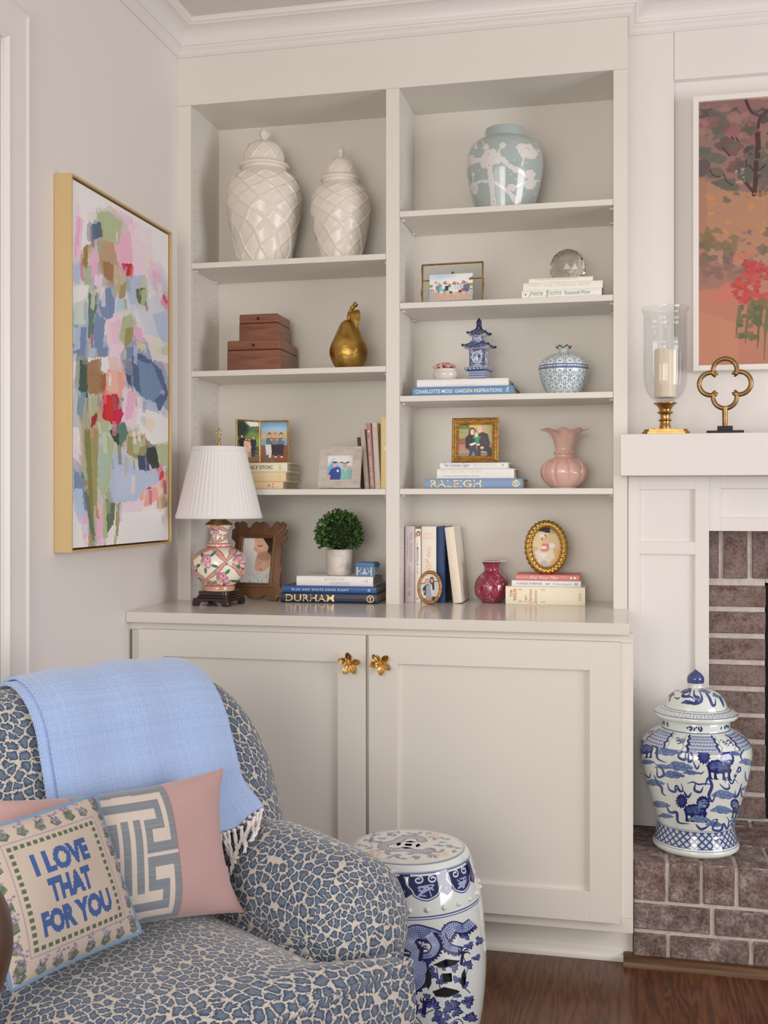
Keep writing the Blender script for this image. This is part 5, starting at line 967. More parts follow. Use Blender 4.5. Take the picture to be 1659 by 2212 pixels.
for s in [
 (PK, (190, 320), (215, 325), (200, 480), (175, 560)), (LP, (400, 380), (560, 470), (560, 640), (470, 620), (410, 560)), (PK, (410, 395), (480, 400), (500, 560), (440, 620), (395, 500)), (LP, (500, 460), (560, 520), (530, 660), (490, 620)),
 (SG, (300, 295), (360, 290), (440, 350), (420, 470), (330, 440), (310, 380)), (NV, (270, 370), (320, 345), (330, 430), (275, 455)), (GR, (300, 380), (335, 390), (320, 440)), (BR, (230, 480), (260, 470), (245, 620), (220, 580)), ((176, 146, 116), (300, 440), (390, 460), (415, 620), (370, 700), (320, 620)), ((150, 112, 78), (330, 560), (400, 580), (380, 680), (340, 640)), (PK, (265, 530), (295, 515), (305, 640), (270, 660)), (OL, (390, 600), (415, 640), (380, 700)), (SG, (235, 600), (262, 590), (258, 740), (235, 700)), (SB, (175, 590), (215, 570), (205, 700), (175, 660)),
 (LP, (290, 640), (330, 630), (330, 700), (285, 690)), ((206, 196, 170), (285, 720), (350, 690), (350, 760), (300, 780)), (WH2, (180, 700), (260, 690), (240, 780), (175, 790)),
 (RD2, (445, 570), (495, 580), (490, 640), (460, 645)), ((186, 60, 104), (430, 570), (460, 590), (445, 620)), (BL, (340, 720), (385, 700), (400, 800), (380, 890), (325, 860), (310, 800)), (SB, (470, 650), (540, 640), (530, 790), (480, 800), (460, 720)), (GR, (510, 715), (560, 705), (570, 800), (520, 790)), (SG, (540, 720), (570, 715), (560, 800), (540, 800)), (OL, (420, 700), (465, 670), (450, 760), (420, 770)), ((164, 196, 214), (410, 770), (470, 770), (450, 830), (400, 830)),
 (TE, (255, 740), (310, 730), (280, 960), (250, 980)), (BL, (290, 840), (345, 880), (330, 1060), (280, 1040)), ((190, 204, 196), (180, 800), (250, 760), (240, 900), (175, 910)), (BL, (175, 910), (245, 920), (240, 1080), (170, 1060)), (SB, (180, 920), (215, 910), (205, 1040), (175, 1050)),
 (LP, (360, 880), (440, 840), (450, 1040), (400, 1090), (350, 1000)), ((216, 186, 206), (380, 900), (430, 870), (430, 1000), (385, 1020)), (SG, (440, 870), (490, 850), (500, 960), (450, 1020), (420, 980)), (OL, (455, 930), (500, 920), (490, 1000), (450, 1030)), (PK, (500, 930), (540, 920), (555, 1010), (515, 990)), (BL, (445, 1040), (510, 1020), (510, 1090), (455, 1100)), ((196, 200, 160), (510, 1000), (560, 1010), (545, 1060)),
 (SB, (600, 850), (700, 830), (695, 1010), (640, 990), (590, 920)), ((196, 202, 218), (520, 820), (600, 850), (640, 980), (560, 960)), ((214, 208, 204), (560, 960), (640, 980), (690, 1060), (690, 1120), (600, 1100)), ((186, 190, 160), (630, 1030), (690, 1020), (685, 1080), (630, 1070)), ((190, 190, 206), (590, 650), (640, 620), (680, 700), (640, 780)), (PK, (600, 610), (640, 640), (640, 680), (610, 670)), ((190, 60, 120), (655, 745), (690, 760), (685, 800), (660, 770)),
 (SB, (250, 1010), (300, 1040), (280, 1110), (240, 1090)), (BL, (300, 1040), (360, 1030), (360, 1080), (310, 1090)), (WH2, (240, 1090), (360, 1080), (370, 1170), (300, 1160), (220, 1130)), ((60, 84, 74), (210, 1100), (250, 1100), (250, 1300), (200, 1280)), (BR, (245, 1110), (325, 1090), (320, 1290), (250, 1280)), ((150, 96, 60), (320, 1180), (350, 1170), (345, 1270), (320, 1270)),
 (CO, (360, 1150), (450, 1170), (440, 1310), (345, 1280)), ((226, 176, 160), (370, 1160), (410, 1150), (420, 1290), (350, 1260)), (LP, (440, 1260), (500, 1250), (540, 1330), (500, 1480), (430, 1440)), (PK, (470, 1260), (510, 1280), (490, 1420), (450, 1420)), (NV, (490, 1080), (540, 1060), (600, 1110), (650, 1150), (690, 1290), (640, 1380), (560, 1320), (500, 1240)), (BL, (520, 1100), (600, 1120), (660, 1260), (600, 1340), (540, 1300)), ((60, 80, 116), (450, 1170), (490, 1180), (510, 1240), (470, 1230)), (SB, (540, 1300), (620, 1330), (640, 1400), (560, 1400)),
 ((120, 146, 160), (200, 1260), (240, 1280), (220, 1420), (190, 1390)), (SG, (265, 1300), (320, 1280), (300, 1440), (270, 1420)), (RD2, (330, 1300), (410, 1280), (440, 1400), (410, 1460), (330, 1420)), ((200, 40, 44), (340, 1290), (390, 1290), (390, 1420), (350, 1420)), ((190, 30, 80), (410, 1330), (445, 1390), (420, 1450), (395, 1430)), ((150, 30, 34), (270, 1420), (300, 1370), (300, 1430), (270, 1470)), (TE, (380, 1460), (450, 1440), (470, 1500), (430, 1580), (380, 1520)), ((46, 64, 56), (370, 1480), (420, 1500), (420, 1560), (390, 1540)), (SG, (310, 1430), (365, 1430), (360, 1490), (310, 1490)),
 (WH2, (520, 1360), (620, 1380), (690, 1430), (690, 1540), (600, 1560), (530, 1480)), ((228, 206, 186), (550, 1410), (610, 1420), (600, 1500), (560, 1470)), (OL, (470, 1520), (560, 1500), (570, 1600), (510, 1640), (460, 1600)), (SG, (490, 1530), (540, 1520), (530, 1600), (500, 1610)), ((40, 52, 50), (570, 1580), (620, 1570), (640, 1680), (600, 1690), (565, 1640)), ((50, 62, 92), (520, 1620), (565, 1620), (590, 1700), (530, 1700)), ((196, 196, 160), (450, 1620), (500, 1630), (520, 1710), (460, 1690)), (SG, (630, 1560), (690, 1550), (685, 1680), (640, 1660)),
 (SB, (390, 1590), (460, 1620), (520, 1700), (630, 1700), (640, 1760), (560, 1800), (520, 1860), (390, 1880), (370, 1800)), ((176, 190, 214), (400, 1680), (500, 1720), (500, 1840), (400, 1850)), (OL, (240, 1470), (310, 1480), (300, 1900), (255, 1880)), ((120, 124, 70), (230, 1480), (260, 1480), (290, 2060), (265, 2040)), (SG, (340, 1500), (395, 1540), (360, 1820), (320, 1840), (300, 1740)), ((160, 182, 168), (310, 1560), (380, 1620), (340, 1800), (305, 1780)), (BL, (175, 1690), (230, 1740), (245, 1920), (200, 1890), (175, 1800)), ((170, 190, 216), (175, 1800), (220, 1800), (240, 1980), (190, 1900)), ((92, 108, 90), (215, 1700), (240, 1750), (290, 2080), (270, 2070)), (SG, (330, 1900), (360, 1860), (360, 2060), (330, 2070)), (GR, (350, 1860), (400, 1880), (390, 1990), (355, 2040)), (PK, (300, 1960), (330, 1930), (320, 2080), (300, 2080)), (OL, (405, 1880), (430, 1870), (415, 2050), (400, 2050)), (PK, (225, 1920), (250, 1960), (250, 2040), (230, 2000)),
 ((190, 60, 76), (640, 1710), (665, 1700), (665, 1750), (640, 1750)), (CO, (655, 1740), (690, 1720), (680, 1790), (650, 1800)), (CO, (540, 1820), (620, 1790), (640, 1850), (560, 1900), (530, 1880)), (LP, (430, 1880), (560, 1860), (540, 1930), (440, 1920)), (PK, (560, 1800), (600, 1790), (560, 1850)), ((170, 140, 116), (630, 1860), (665, 1830), (685, 1880), (660, 1940), (625, 1930)), (RD2, (565, 1800), (598, 1785), (590, 1800)), (WH2, (440, 1930), (690, 1900), (690, 2060), (430, 2070)), ((150, 60, 96), (268, 960), (278, 960), (276, 1030), (268, 1030)), (TE, (430, 1300), (446, 1310), (440, 1330))]: SL.append(s)
for s in SL: under(s[0], s[1:])
for s in SL: st(*s)
for s in SL:                                     # dry-brush touches in neighbouring colours
    q = PC(s[1:]); o_ = SL[rs2.randrange(len(SL))][0]; a, b_ = q[rs2.randrange(len(q))]; w_ = rs2.uniform(.012, .05); h_ = rs2.uniform(.015, .06); cc = tuple((s[0][i]+o_[i])/2+20 for i in range(3)); sk = rs2.uniform(-.02, .02)
    c.poly([(a-w_/2, b_), (a+w_/2, b_+.004), (a+w_/2+sk, b_+h_), (a-w_/2+sk, b_+h_)], cc, .7, rough=4, streak=20)
c.noise(.03, 3)
PG = mat('champagne_gold', (.74, .56, .29), .45, .5, bump=(300, .08, .001))
pt = thing('painting', 'abstract floral painting in a slim gold floating frame on the left wall', 'painting', (0.0006, -.47, 1.585))
b = MB(); Y0, Y1, ZZ0, ZZ1 = -.779, -.160, 1.107, 2.063
for a in ((Y0, Y0+.0055, ZZ0, ZZ1), (Y1-.0055, Y1, ZZ0, ZZ1), (Y0+.0055, Y1-.0055, ZZ0, ZZ0+.0055), (Y0+.0055, Y1-.0055, ZZ1-.0055, ZZ1)): b.box(0.0006, a[0], a[2], .050, a[1], a[3])
b.box(0.0006, Y0+.005, ZZ0+.005, .012, Y1-.005, ZZ1-.005, 1); b.xf(Matrix.Translation((-.0006, .47, -1.585))); b.build('frame', [PG, mat('float_gap', (.10, .065, .03), .7)], pt, bevel=.0006)
b = MB(); b.box(.0125, y0, z0, PXX-.0003, y1, z1, 1); b.face([(PXX, y0, z0), (PXX, y1, z0), (PXX, y1, z1), (PXX, y0, z1)], 0, [(0, 0), (1, 0), (1, 1), (0, 1)])
b.xf(Matrix.Translation((-.0006, .47, -1.585))); b.build('canvas', [img_mat('abstract_paint', c, .55, 1.32, bump=.25), mat('canvas_edge', (.75, .72, .70), .8)], pt, recalc=False)

# ------------------------------------------------------------------ watercolour garden painting over the mantel
PY = .118; ax0, az1 = atY(1509, 222, PY)[0], atY(1509, 222, PY)[2]; az0 = atY(1509, 790, PY)[2]; AW = .60; ax1 = ax0+AW
def PD(p):
    o = []
    for x, y in p:
        q = atY(x/3.458+1480, y/3.458+180, PY); o.append(((q[0]-ax0)/AW, 1-(q[2]-az0)/(az1-az0)))
    return o
c = Canvas(1000, 1330, (186, 142, 122))
def wash(col, *p, al=.9): c.poly(PD(p), col, al, rough=4.5)
def blobs(n, bx, cols, r, al=.75):
    for _ in range(n):
        x, y = random.uniform(bx[0], bx[2]), random.uniform(bx[1], bx[3]); rr = random.uniform(*r); c.poly(PD([(x+rr*(1+.35*math.sin(3*a+x))*math.cos(a), y+rr*.8*(1+.3*math.cos(2*a+y))*math.sin(a)) for a in [k*TAU/14 for k in range(14)]]), random.choice(cols), al, rough=3.5)
wash((150, 116, 110), (90, 120), (1900, 120), (1900, 800), (90, 820)); c.poly(PD([(90, 120), (1900, 120), (1900, 300), (90, 300)]), (146, 112, 108), .8)
blobs(150, (100, 200, 1800, 780), [(98, 96, 92), (92, 100, 88), (84, 78, 82), (108, 108, 96), (120, 84, 84)], (18, 80)); blobs(44, (100, 140, 1800, 420), [(156, 100, 104), (170, 126, 120), (140, 96, 96)], (20, 60)); blobs(14, (100, 430, 900, 800), [(96, 104, 94), (104, 100, 90)], (40, 90))
wash((186, 140, 112), (90, 690), (300, 800), (620, 830), (1900, 820), (1900, 1200), (90, 1250)); wash((176, 124, 112), (90, 700), (160, 690), (170, 1500), (90, 1500), al=.6)
blobs(30, (180, 780, 1800, 1100), [(206, 140, 74), (214, 150, 90), (200, 130, 70)], (10, 34), .85); blobs(26, (110, 780, 1800, 900), [(110, 110, 84), (96, 100, 86)], (14, 34), .7)
blobs(110, (100, 1080, 1800, 1450), [(132, 116, 86), (112, 108, 80), (124, 104, 92), (150, 128, 96), (120, 100, 100)], (14, 56), .7); wash((150, 110, 104), (100, 1320), (500, 1380), (400, 1500), (100, 1560), al=.5)
wash((206, 130, 104), (370, 1270), (540, 1240), (500, 1300), (350, 1340)); wash((200, 132, 110), (90, 1540), (1900, 1420), (1900, 2120), (90, 2120)); wash((208, 144, 116), (100, 1700), (400, 1800), (400, 2110), (100, 2110), al=.7); wash((212, 126, 108), (200, 1560), (320, 1480), (380, 1580), (300, 1640), (190, 1640))
for k in range(4): ox = k*420; blobs(26, (400+ox, 1340, 640+ox, 1480), [(198, 74, 76), (206, 92, 84), (186, 66, 66)], (18, 46), .85); blobs(22, (360+ox, 1480, 600+ox, 1640), [(204, 84, 80), (196, 70, 70)], (16, 44), .85); blobs(30, (380+ox, 1640, 640+ox, 1900), [(110, 112, 78), (92, 104, 78), (130, 118, 78)], (18, 46), .85)
for k in range(3):
    for x, yy in ((380, 1900), (450, 1940), (540, 1980), (590, 2060), (600, 1900)): c.line(PD([(x+k*420+30, 1680), (x+k*420+10, 1800), (x+k*420, yy)]), .022, random.choice([(104, 110, 78), (120, 118, 80)]), .9, taper=True)
for p, w_ in (([(455, 130), (480, 190), (510, 225)], .03), ([(620, 200), (560, 260), (545, 330)], .03), ([(540, 380), (545, 460), (540, 545)], .05), ([(530, 590), (530, 680), (515, 830)], .045), ([(450, 740), (500, 800), (520, 820)], .03), ([(480, 610), (530, 660), (600, 610)], .015), ([(185, 650), (215, 690), (260, 695)], .012), ([(290, 680), (310, 730), (355, 760)], .012), ([(345, 400), (365, 420)], .014), ([(380, 405), (400, 435)], .014), ([(280, 480), (330, 540)], .016), ([(455, 570), (462, 620)], .014), ([(900, 200), (860, 500), (880, 830)], .05), ([(1300, 150), (1320, 500), (1290, 820)], .05)): c.line(PD(spline(p, 4)), w_*.5, (74, 46, 44), .9)
blobs(8, (440, 470, 520, 530), [(66, 76, 80)], (12, 22)); wash((142, 112, 74), (150, 1115), (190, 1110), (205, 1170), (160, 1195), (135, 1180)); blobs(10, (380, 640, 450, 760), [(214, 168, 152)], (6, 14))
blobs(60, (150, 800, 1800, 1110), [(206, 140, 74), (214, 150, 90), (196, 124, 66)], (7, 22), .85)
blobs(60, (420, 150, 1800, 700), [(66, 70, 70), (74, 66, 70), (86, 92, 84), (60, 58, 62)], (10, 46), .7); blobs(40, (100, 150, 1800, 760), [(150, 106, 100), (164, 122, 110)], (5, 20), .8)
c.noise(.03, 2)
p2 = thing('painting', 'watercolour garden painting in a white frame hanging above the mantel', 'painting', ((ax0+ax1)/2, PY+.018, (az0+az1)/2)); FW = .0165
M_ = Matrix.Translation((-(ax0+ax1)/2, -PY-.018, -(az0+az1)/2)); b = MB()
for q in ((ax0-FW, ax0, az0-FW, az1+FW), (ax1, ax1+FW, az0-FW, az1+FW), (ax0, ax1, az0-FW, az0), (ax0, ax1, az1, az1+FW)): b.box(q[0], .1075, q[2], q[1], .1275 if q[3] > 2.4 and q[2] > 2.3 else .1275, q[3])
b.box(ax0-FW, .1275, az0-FW, ax1+FW, .1635, az0).box(ax0-FW, .1275, az0, ax0, .1635, az1+FW).box(ax1, .1275, az0, ax1+FW, .1635, az1+FW).box(ax0, .1275, az1, ax1, .1635, az1+FW)
b.xf(M_); b.build('frame', mat('white_frame', (.84, .81, .78), .35), p2, bevel=.0008)
b = MB(); b.box(ax0, PY+.0005, az0, ax1, .127, az1, 1); b.face([(ax0, PY, az0), (ax1, PY, az0), (ax1, PY, az1), (ax0, PY, az1)], 0, [(0, 0), (1, 0), (1, 1), (0, 1)]); b.xf(M_); b.build('canvas', [img_mat('watercolour', c, .6, .88), mat('canvas_edge', (.75, .72, .70), .8)], p2, recalc=False)

# ------------------------------------------------------------------ hurricane candle holder, candle, quatrefoil ornament on the mantel
ZM = 1.4297
hx, hy = atY(1437, 900, -.005)[0], -.005
hc = thing('candle_holder', 'brass footed hurricane with a tall clear glass shade on the mantel', 'candle holder', (hx, hy, ZM))
b = MB(); oc = [(-.066, -.052), (-.052, -.066), (.052, -.066), (.066, -.052), (.066, .052), (.052, .066), (-.052, .066), (-.066, .052)]
b.prism(oc, 0, .007, to); b.prism([(x*.92, y*.92) for x, y in oc], .007, .014, to); b.prism([(x*.55, y*.55) for x, y in oc], .014, .017, to)
b.lathe(smooth_prof([(.017, .016), (.0165, .024), (.0145, .035), (.0150, .0405)], 4)+smooth_prof([(.0185, .0415), (.0195, .0435), (.0185, .0455), (.014, .047), (.0145, .058)], 3)+smooth_prof([(.016, .0615), (.022, .064), (.0225, .067), (.017, .0695), (.0185, .078), (.026, .0875), (.0325, .0905), (.0325, .0935), (.0295, .0945), (.001, .0945)], 4), 48)
b.build('base', mat('antique_brass', (.50, .31, .11), .30, 1, vary=(40, [(.3, (.38, .22, .07)), (.7, (.56, .36, .14))])), hc, smooth=30, bevel=.0012)
GL = mat('clear_glass', (.97, .98, .98), .0)         # thin clear glass: see-through with a fresnel reflection
nt = GL.node_tree; tr_ = nd(GL, 'ShaderNodeBsdfTransparent'); tr_.inputs[0].default_value = (.965, .97, .97, 1); gl_ = nd(GL, 'ShaderNodeBsdfGlossy'); gl_.inputs['Roughness'].default_value = .03
lw_n = nd(GL, 'ShaderNodeLayerWeight'); pw_n = nd(GL, 'ShaderNodeMath', operation='POWER'); pw_n.inputs[1].default_value = 4; lk(GL, lw_n.outputs['Facing'], pw_n.inputs[0]); fr_n = nd(GL, 'ShaderNodeMath', operation='MULTIPLY_ADD'); fr_n.inputs[1].default_value = .38; fr_n.inputs[2].default_value = .035; lk(GL, pw_n.outputs[0], fr_n.inputs[0]); mxs = nd(GL, 'ShaderNodeMixShader'); lk(GL, fr_n.outputs[0], mxs.inputs[0]); lk(GL, tr_.outputs[0], mxs.inputs[1]); lk(GL, gl_.outputs[0], mxs.inputs[2])
lk(GL, mxs.outputs[0], [n for n in nt.nodes if n.type == 'OUTPUT_MATERIAL'][0].inputs['Surface'])
gp = smooth_prof([(.006, .0965), (.026, .099), (.040, .109), (.053, .128), (.060, .155), (.0615, .19), (.0615, .26), (.0615, .340), (.0620, .352), (.0665, .364), (.0680, .371)], 6)
def flute(th, k, r, z):
    f = max(0, min(1, (z-.10)/.01))*max(0, min(1, (.245-z)/.006)); r2 = r+.0011*f*(abs(math.sin(th*14))-.6)
    if .262 < z < .330:                           # moulded key band
        a = (th*10/TAU) % 1; e = (z-.262)/.068; on = abs(a-.5) > .44 or (abs(e-.5) > .43) or (.2 < a < .8 and abs(e-.5) > .36 and a < .72) or (abs(a-.28) < .045 and e < .7); r2 += .0009*on
    if abs(z-.338) < .004 or abs(z-.2535) < .004: r2 += .0012
    return (r2, z)
zs = [q for q in gp]; gq = []
for (r0, a), (r1, b_) in zip(gp, gp[1:]):
    m_ = max(1, int((b_-a)/.0035)); gq += [(r0+(r1-r0)*k/m_, a+(b_-a)*k/m_) for k in range(m_)]
gq.append(gp[-1]); b = MB(); inn_ = [(max(.0005, r-.0022), z+(.0022 if i < 12 else 0)) for i, (r, z) in enumerate(gq)]
n_ = len(gq); full = [(.0005, gq[0][1])]+gq+[(gq[-1][0]-.001, gq[-1][1]+.001)]+inn_[::-1]+[(.0005, inn_[0][1])]
b.lathe(full, 168, disp=lambda th, k, r, z: flute(th, k, r, z) if k < (n_+.5)/(len(full)-1) else (r, z)); b.build('glass_shade', GL, hc, smooth=50)
cd = thing('candle', 'ivory pillar candle standing inside the glass hurricane', 'candle', (hx, hy, ZM+.1085))
WAX = mat('ivory_wax', (.88, .78, .62), .4, sss=.35)
MB().lathe(smooth_prof([(.0265, 0), (.0290, .003), (.0305, .012), (.0312, .13), (.0305, .136), (.027, .1345), (.020, .130), (.0006, .128)], 4), 48, disp=lambda th, k, r, z: (r, z+(.0015*math.sin(2*th) if z > .126 else 0))).lathe([(.0006, 0), (.0265, 0)], 32).build('wax', WAX, cd, smooth=50)
MB().tube([(0, 0, .127), (.001, 0, .134), (.003, 0, .140)], .0009, 6).build('wick', mat('burnt_wick', (.03, .025, .02), .9), cd)
qx = atY(1566, 900, -.03)[0]
qf = thing('ornament', 'bronze quatrefoil ornament on a black base beside the hurricane', 'ornament', (qx, -.03, ZM)); qf.rotation_euler = (0, 0, math.radians(-4))
BK = mat('black_iron', (.018, .018, .02), .6)
b = MB(); b.box(-.051, -.025, 0, .051, .025, .0085).box(-.021, -.014, .0085, .021, .014, .022); b.build('base', BK, qf, bevel=.0012)
BZ = mat('bronze', (.30, .185, .075), .34, .95, vary=(50, [(.3, (.21, .125, .05)), (.7, (.40, .26, .11))]))
b = MB(); zc = .144; d_, r_q = .0385, .0325; m = MB()
for k in range(4):
    a0 = k*PI/2; cx_, cz_ = d_*math.cos(a0), d_*math.sin(a0); sp_ = math.radians(128)
    b.tube([(cx_+r_q*math.cos(a0+t), 0, zc+cz_+r_q*math.sin(a0+t)) for t in [-sp_+2*sp_*j/40 for j in range(41)]], lambda q: .0068 if .06 < q < .94 else .0068*(1-(.06-min(q, 1-q))/.06*.85), 14)
b.tube([(0, 0, .0222), (0, 0, .055), (0, 0, .077)], lambda q: .0072+.002*q*q, 14)
b.build('quatrefoil', BZ, qf, smooth=50)
# ------------------------------------------------------------------ big blue and white ginger jar on the hearth
HZ = .2757
gj = thing('ginger_jar', 'large blue and white porcelain jar with domed lid standing on the brick hearth', 'jar', (1.602, -.135, HZ)); gj.scale = (1, 1, 1.035)
pf = smooth_prof([(.110, 0), (.116, .006), (.1165, .014), (.112, .022), (.106, .048), (.1045, .062), (.112, .095), (.126, .140), (.1415, .195), (.1505, .245), (.1515, .262), (.146, .282), (.128, .302), (.105, .315), (.0935, .320)], 8)+smooth_prof([(.0925, .322), (.0925, .340), (.090, .346)], 3)
Wg = Wrap(pf, 628, 1990, 4060, 0, .27)
IND, COB, LBL, PRC = (30, 38, 94), (50, 62, 122), (104, 126, 162), (202, 208, 203)
c = Canvas(2400, 1050, PRC)
def P_(pts): return Wg.all(pts)
def rib(p, w_, col=COB):
    q = spline(p, 7); m = len(q); up, dn = [], []
    for i, (x, y) in enumerate(q):
        t = i/(m-1); ww = w_*1.3*(.25+.75*math.sin(PI*min(1, t*1.05)))*.5; dx, dy = q[min(i+1, m-1)][0]-q[max(i-1, 0)][0], q[min(i+1, m-1)][1]-q[max(i-1, 0)][1]; l = math.hypot(dx, dy)+1e-6
        up.append((x-dy/l*ww, y+dx/l*ww)); dn.append((x+dy/l*ww, y-dx/l*ww))
    c.poly(P_(up+dn[::-1]), col)
def cloud(x, y, s, col=LBL):
    o = []
    for dx, dy, r in ((-.8, .1, .34), (-.35, -.25, .42), (.15, -.1, .46), (.65, .05, .36), (1.05, .2, .22), (-.2, .28, .4), (.4, .35, .34), (-1.15, .25, .2)): o.append((x+dx*s, y+dy*s*.62, r*s))
    for rr, cl in ((1.12, IND), (1.0, col)):
        for cx_, cy_, r in o: c.poly(P_([(cx_+r*rr*math.cos(a), cy_+r*rr*.62*math.sin(a)) for a in [k*TAU/16 for k in range(16)]]), cl)
    for cx_, cy_, r in o[1:6]: c.line(P_([(cx_+r*.55*math.cos(a), cy_+r*.4*math.sin(a)) for a in [.4+k*.4 for k in range(10)]]), .0016, COB)
def lion(x, y, s, f=1):
    X_ = lambda dx, dy: (x+f*dx*s, y+dy*s)
    def bl(dx, dy, rx, ry, col, n=0, jag=.0): c.poly(P_([X_(dx+rx*math.cos(a)*(1+jag*(k % 2)), dy+ry*math.sin(a)*(1+jag*(k % 2))) for k, a in enumerate([k*TAU/26 for k in range(26)])]), col)
    bl(-.95, -.5, .34, .42, IND, jag=.3); bl(-.92, -.5, .2, .28, COB); bl(0, .1, .75, .42, IND, jag=.1); bl(0, .08, .6, .28, (56, 70, 128)); bl(.55, -.45, .44, .46, IND, jag=.12); bl(.6, -.42, .28, .3, LBL); bl(.7, -.32, .16, .1, IND); bl(.66, -.28, .1, .04, PRC); bl(.5, -.55, .06, .06, IND); bl(.74, -.55, .06, .06, IND); bl(.3, -.3, .1, .3, LBL)
    for dx in (-.55, -.2, .35, .7): c.poly(P_([X_(dx-.17, .2), X_(dx+.17, .2), X_(dx+.05, .55), X_(dx+.10, .80), X_(dx+.24, .92), X_(dx-.10, .92), X_(dx-.10, .6)]), IND)
    for k in range(40): a = random.uniform(-.6, .5); b_ = random.uniform(-.2, .3); c.line(P_([X_(a, b_), X_(a+.07, b_+.06)]), .0012, LBL)
lion(830, 1120, 165, 1); lion(590, 1590, 150, 1); lion(60, 960, 120, -1); lion(1080, 1560, 110, -1)
for x, y, s in ((300, 1000, 100), (420, 1150, 110), (360, 1240, 90), (900, 1420, 105), (880, 1580, 95), (1160, 1060, 80), (170, 1330, 80), (230, 1560, 80), (90, 1110, 60), (1180, 1340, 70), (290, 1680, 60), (800, 1735, 70), (1010, 985, 50), (250, 1160, 60), (540, 1210, 60), (640, 1690, 90), (1040, 1690, 60)): cloud(x, y, s, random.choice([LBL, (92, 114, 158), (104, 128, 166)]))
for p, w_ in (([(150, 910), (200, 900), (190, 1000), (200, 1080), (290, 1120)], 22), ([(230, 980), (290, 900), (320, 940)], 12), ([(420, 990), (460, 980), (410, 1050), (480, 1080), (500, 1000), (520, 1100), (560, 1060), (540, 990), (610, 980)], 24), ([(560, 1090), (600, 1170), (630, 1120)], 16), ([(610, 1200), (640, 1220), (680, 1190)], 12), ([(190, 1170), (200, 1270), (260, 1250), (240, 1180), (170, 1130)], 20), ([(160, 1250), (200, 1340), (240, 1380), (250, 1440), (290, 1470)], 22), ([(300, 1330), (320, 1400), (380, 1420), (390, 1360), (430, 1410), (460, 1400), (440, 1330)], 22), ([(470, 1410), (510, 1470), (550, 1420)], 22), ([(500, 1330), (560, 1310), (620, 1330), (700, 1320), (770, 1330)], 14), ([(590, 1320), (580, 1390), (640, 1410), (670, 1350)], 22), ([(690, 1340), (720, 1260), (760, 1340), (730, 1440), (770, 1500), (810, 1390)], 26), ([(840, 1310), (900, 1360), (950, 1350), (940, 1300)], 18), ([(1090, 1290), (1060, 1400), (1020, 1440), (1020, 1370)], 20), ([(1080, 1340), (1110, 1430), (1160, 1400)], 16), ([(1120, 930), (1070, 1000), (1100, 1060)], 16), ([(1130, 1160), (1140, 1240), (1180, 1250), (1200, 1150), (1210, 1260)], 20), ([(290, 1560), (330, 1640), (400, 1640), (420, 1740), (530, 1750)], 24), ([(600, 1750), (660, 1800), (750, 1750)], 22), ([(770, 1700), (830, 1690), (780, 1790), (870, 1800), (900, 1730), (940, 1780), (960, 1700), (930, 1650)], 20), ([(960, 1760), (1000, 1720), (1010, 1760), (1040, 1710)], 16), ([(60, 1230), (110, 1280), (130, 1220)], 12), ([(900, 1300), (920, 1240), (980, 1300), (1050, 1130), (1070, 1160), (1000, 1220), (1050, 1300)], 14)): rib(p, w_)
vz = lambda z: 1-float(np.interp(z, Wg.z, Wg.L))
def band(z, w_, col=COB): c.rect(0, vz(z)-w_/2, 1, vz(z)+w_/2, col)
zt, zb_ = .318, .285                             # shoulder panels
c.rect(0, vz(.3185), 1, vz(.284), PRC)
for k in range(6):
    u0 = .75-.036+k/6
    for sft in (0, -1):
        a, e = u0+sft, u0+.092+sft; t0, t1 = vz(.317), vz(.285); c.poly([(a+.010, t0), (e-.004, t0), (e+.006, t1), (a, t1)], (176, 186, 198))
        for j in range(9):
            for i in range(5): xx = a+.006+(e-a-.004)*(j+.5*(i % 2))/9; yy = t0+(t1-t0)*(i+.5)/5; c.poly([(xx, yy-.012), (xx+.0052, yy), (xx, yy+.012), (xx-.0052, yy)], COB); c.poly([(xx, yy-.007), (xx+.003, yy), (xx, yy+.007), (xx-.003, yy)], (196, 204, 210)); c.ell(xx, yy, .0012, .003, COB)
        for q in (a, e): c.line([(q+.002+.004*math.sin(t*4), t0+(t1-t0)*t/8) for t in range(9)], .0075, IND); 
        c.line([(e+.014+.003*math.cos(t*1.6), t0+(t1-t0)*t/10) for t in range(11)], .0016, COB); c.line([(a-.012+.003*math.cos(t*1.6), t0+(t1-t0)*t/10) for t in range(11)], .0016, COB)
        m_ = e+.037
        for j in range(7): x_ = m_+random.uniform(-.016, .016); y_ = (t0+t1)/2+random.uniform(-.02, .02); c.line(spline([(x_, y_), (x_+.008, y_-.012), (x_+.014, y_+.01), (x_+.006, y_+.016)], 3), .0022, IND)
for z in (.3200, .2835, .2805): band(z, .0035)
c.rect(0, vz(.343), 1, vz(.3225), PRC)
for k in range(6):
    for j in range(18): x_ = .70+k/6+random.uniform(0, .07); c.ell(x_ % 1, vz(.333)+random.uniform(-.012, .012), .004, .007, random.choice([IND, COB]), rot=random.random()*3)
band(.3215, .003); z0_, z1_ = .024, .064; c.rect(0, vz(z1_), 1, vz(z0_), (178, 190, 198)); nn = 34
for sg in (-1, 1):
    for k in range(-4, nn+4): x_ = k/nn; c.line([(x_, vz(z0_)), (x_+sg*2.2/nn, vz(z1_))], .0052, IND); c.line([(x_, vz(z0_)), (x_+sg*2.2/nn, vz(z1_))], .0010, LBL)
band(.0655, .004); band(.0695, .003); band(.0235, .005); band(.018, .003)
for k in range(4):                               # ribbons on the unseen back
    pass
h0 = c.a[:, 1200:2400].copy(); c.a[:, 0:1200] = np.where(np.abs(c.a[:, 0:1200]-np.array(PRC)/255).sum(2, keepdims=True) < .02, h0, c.a[:, 0:1200])
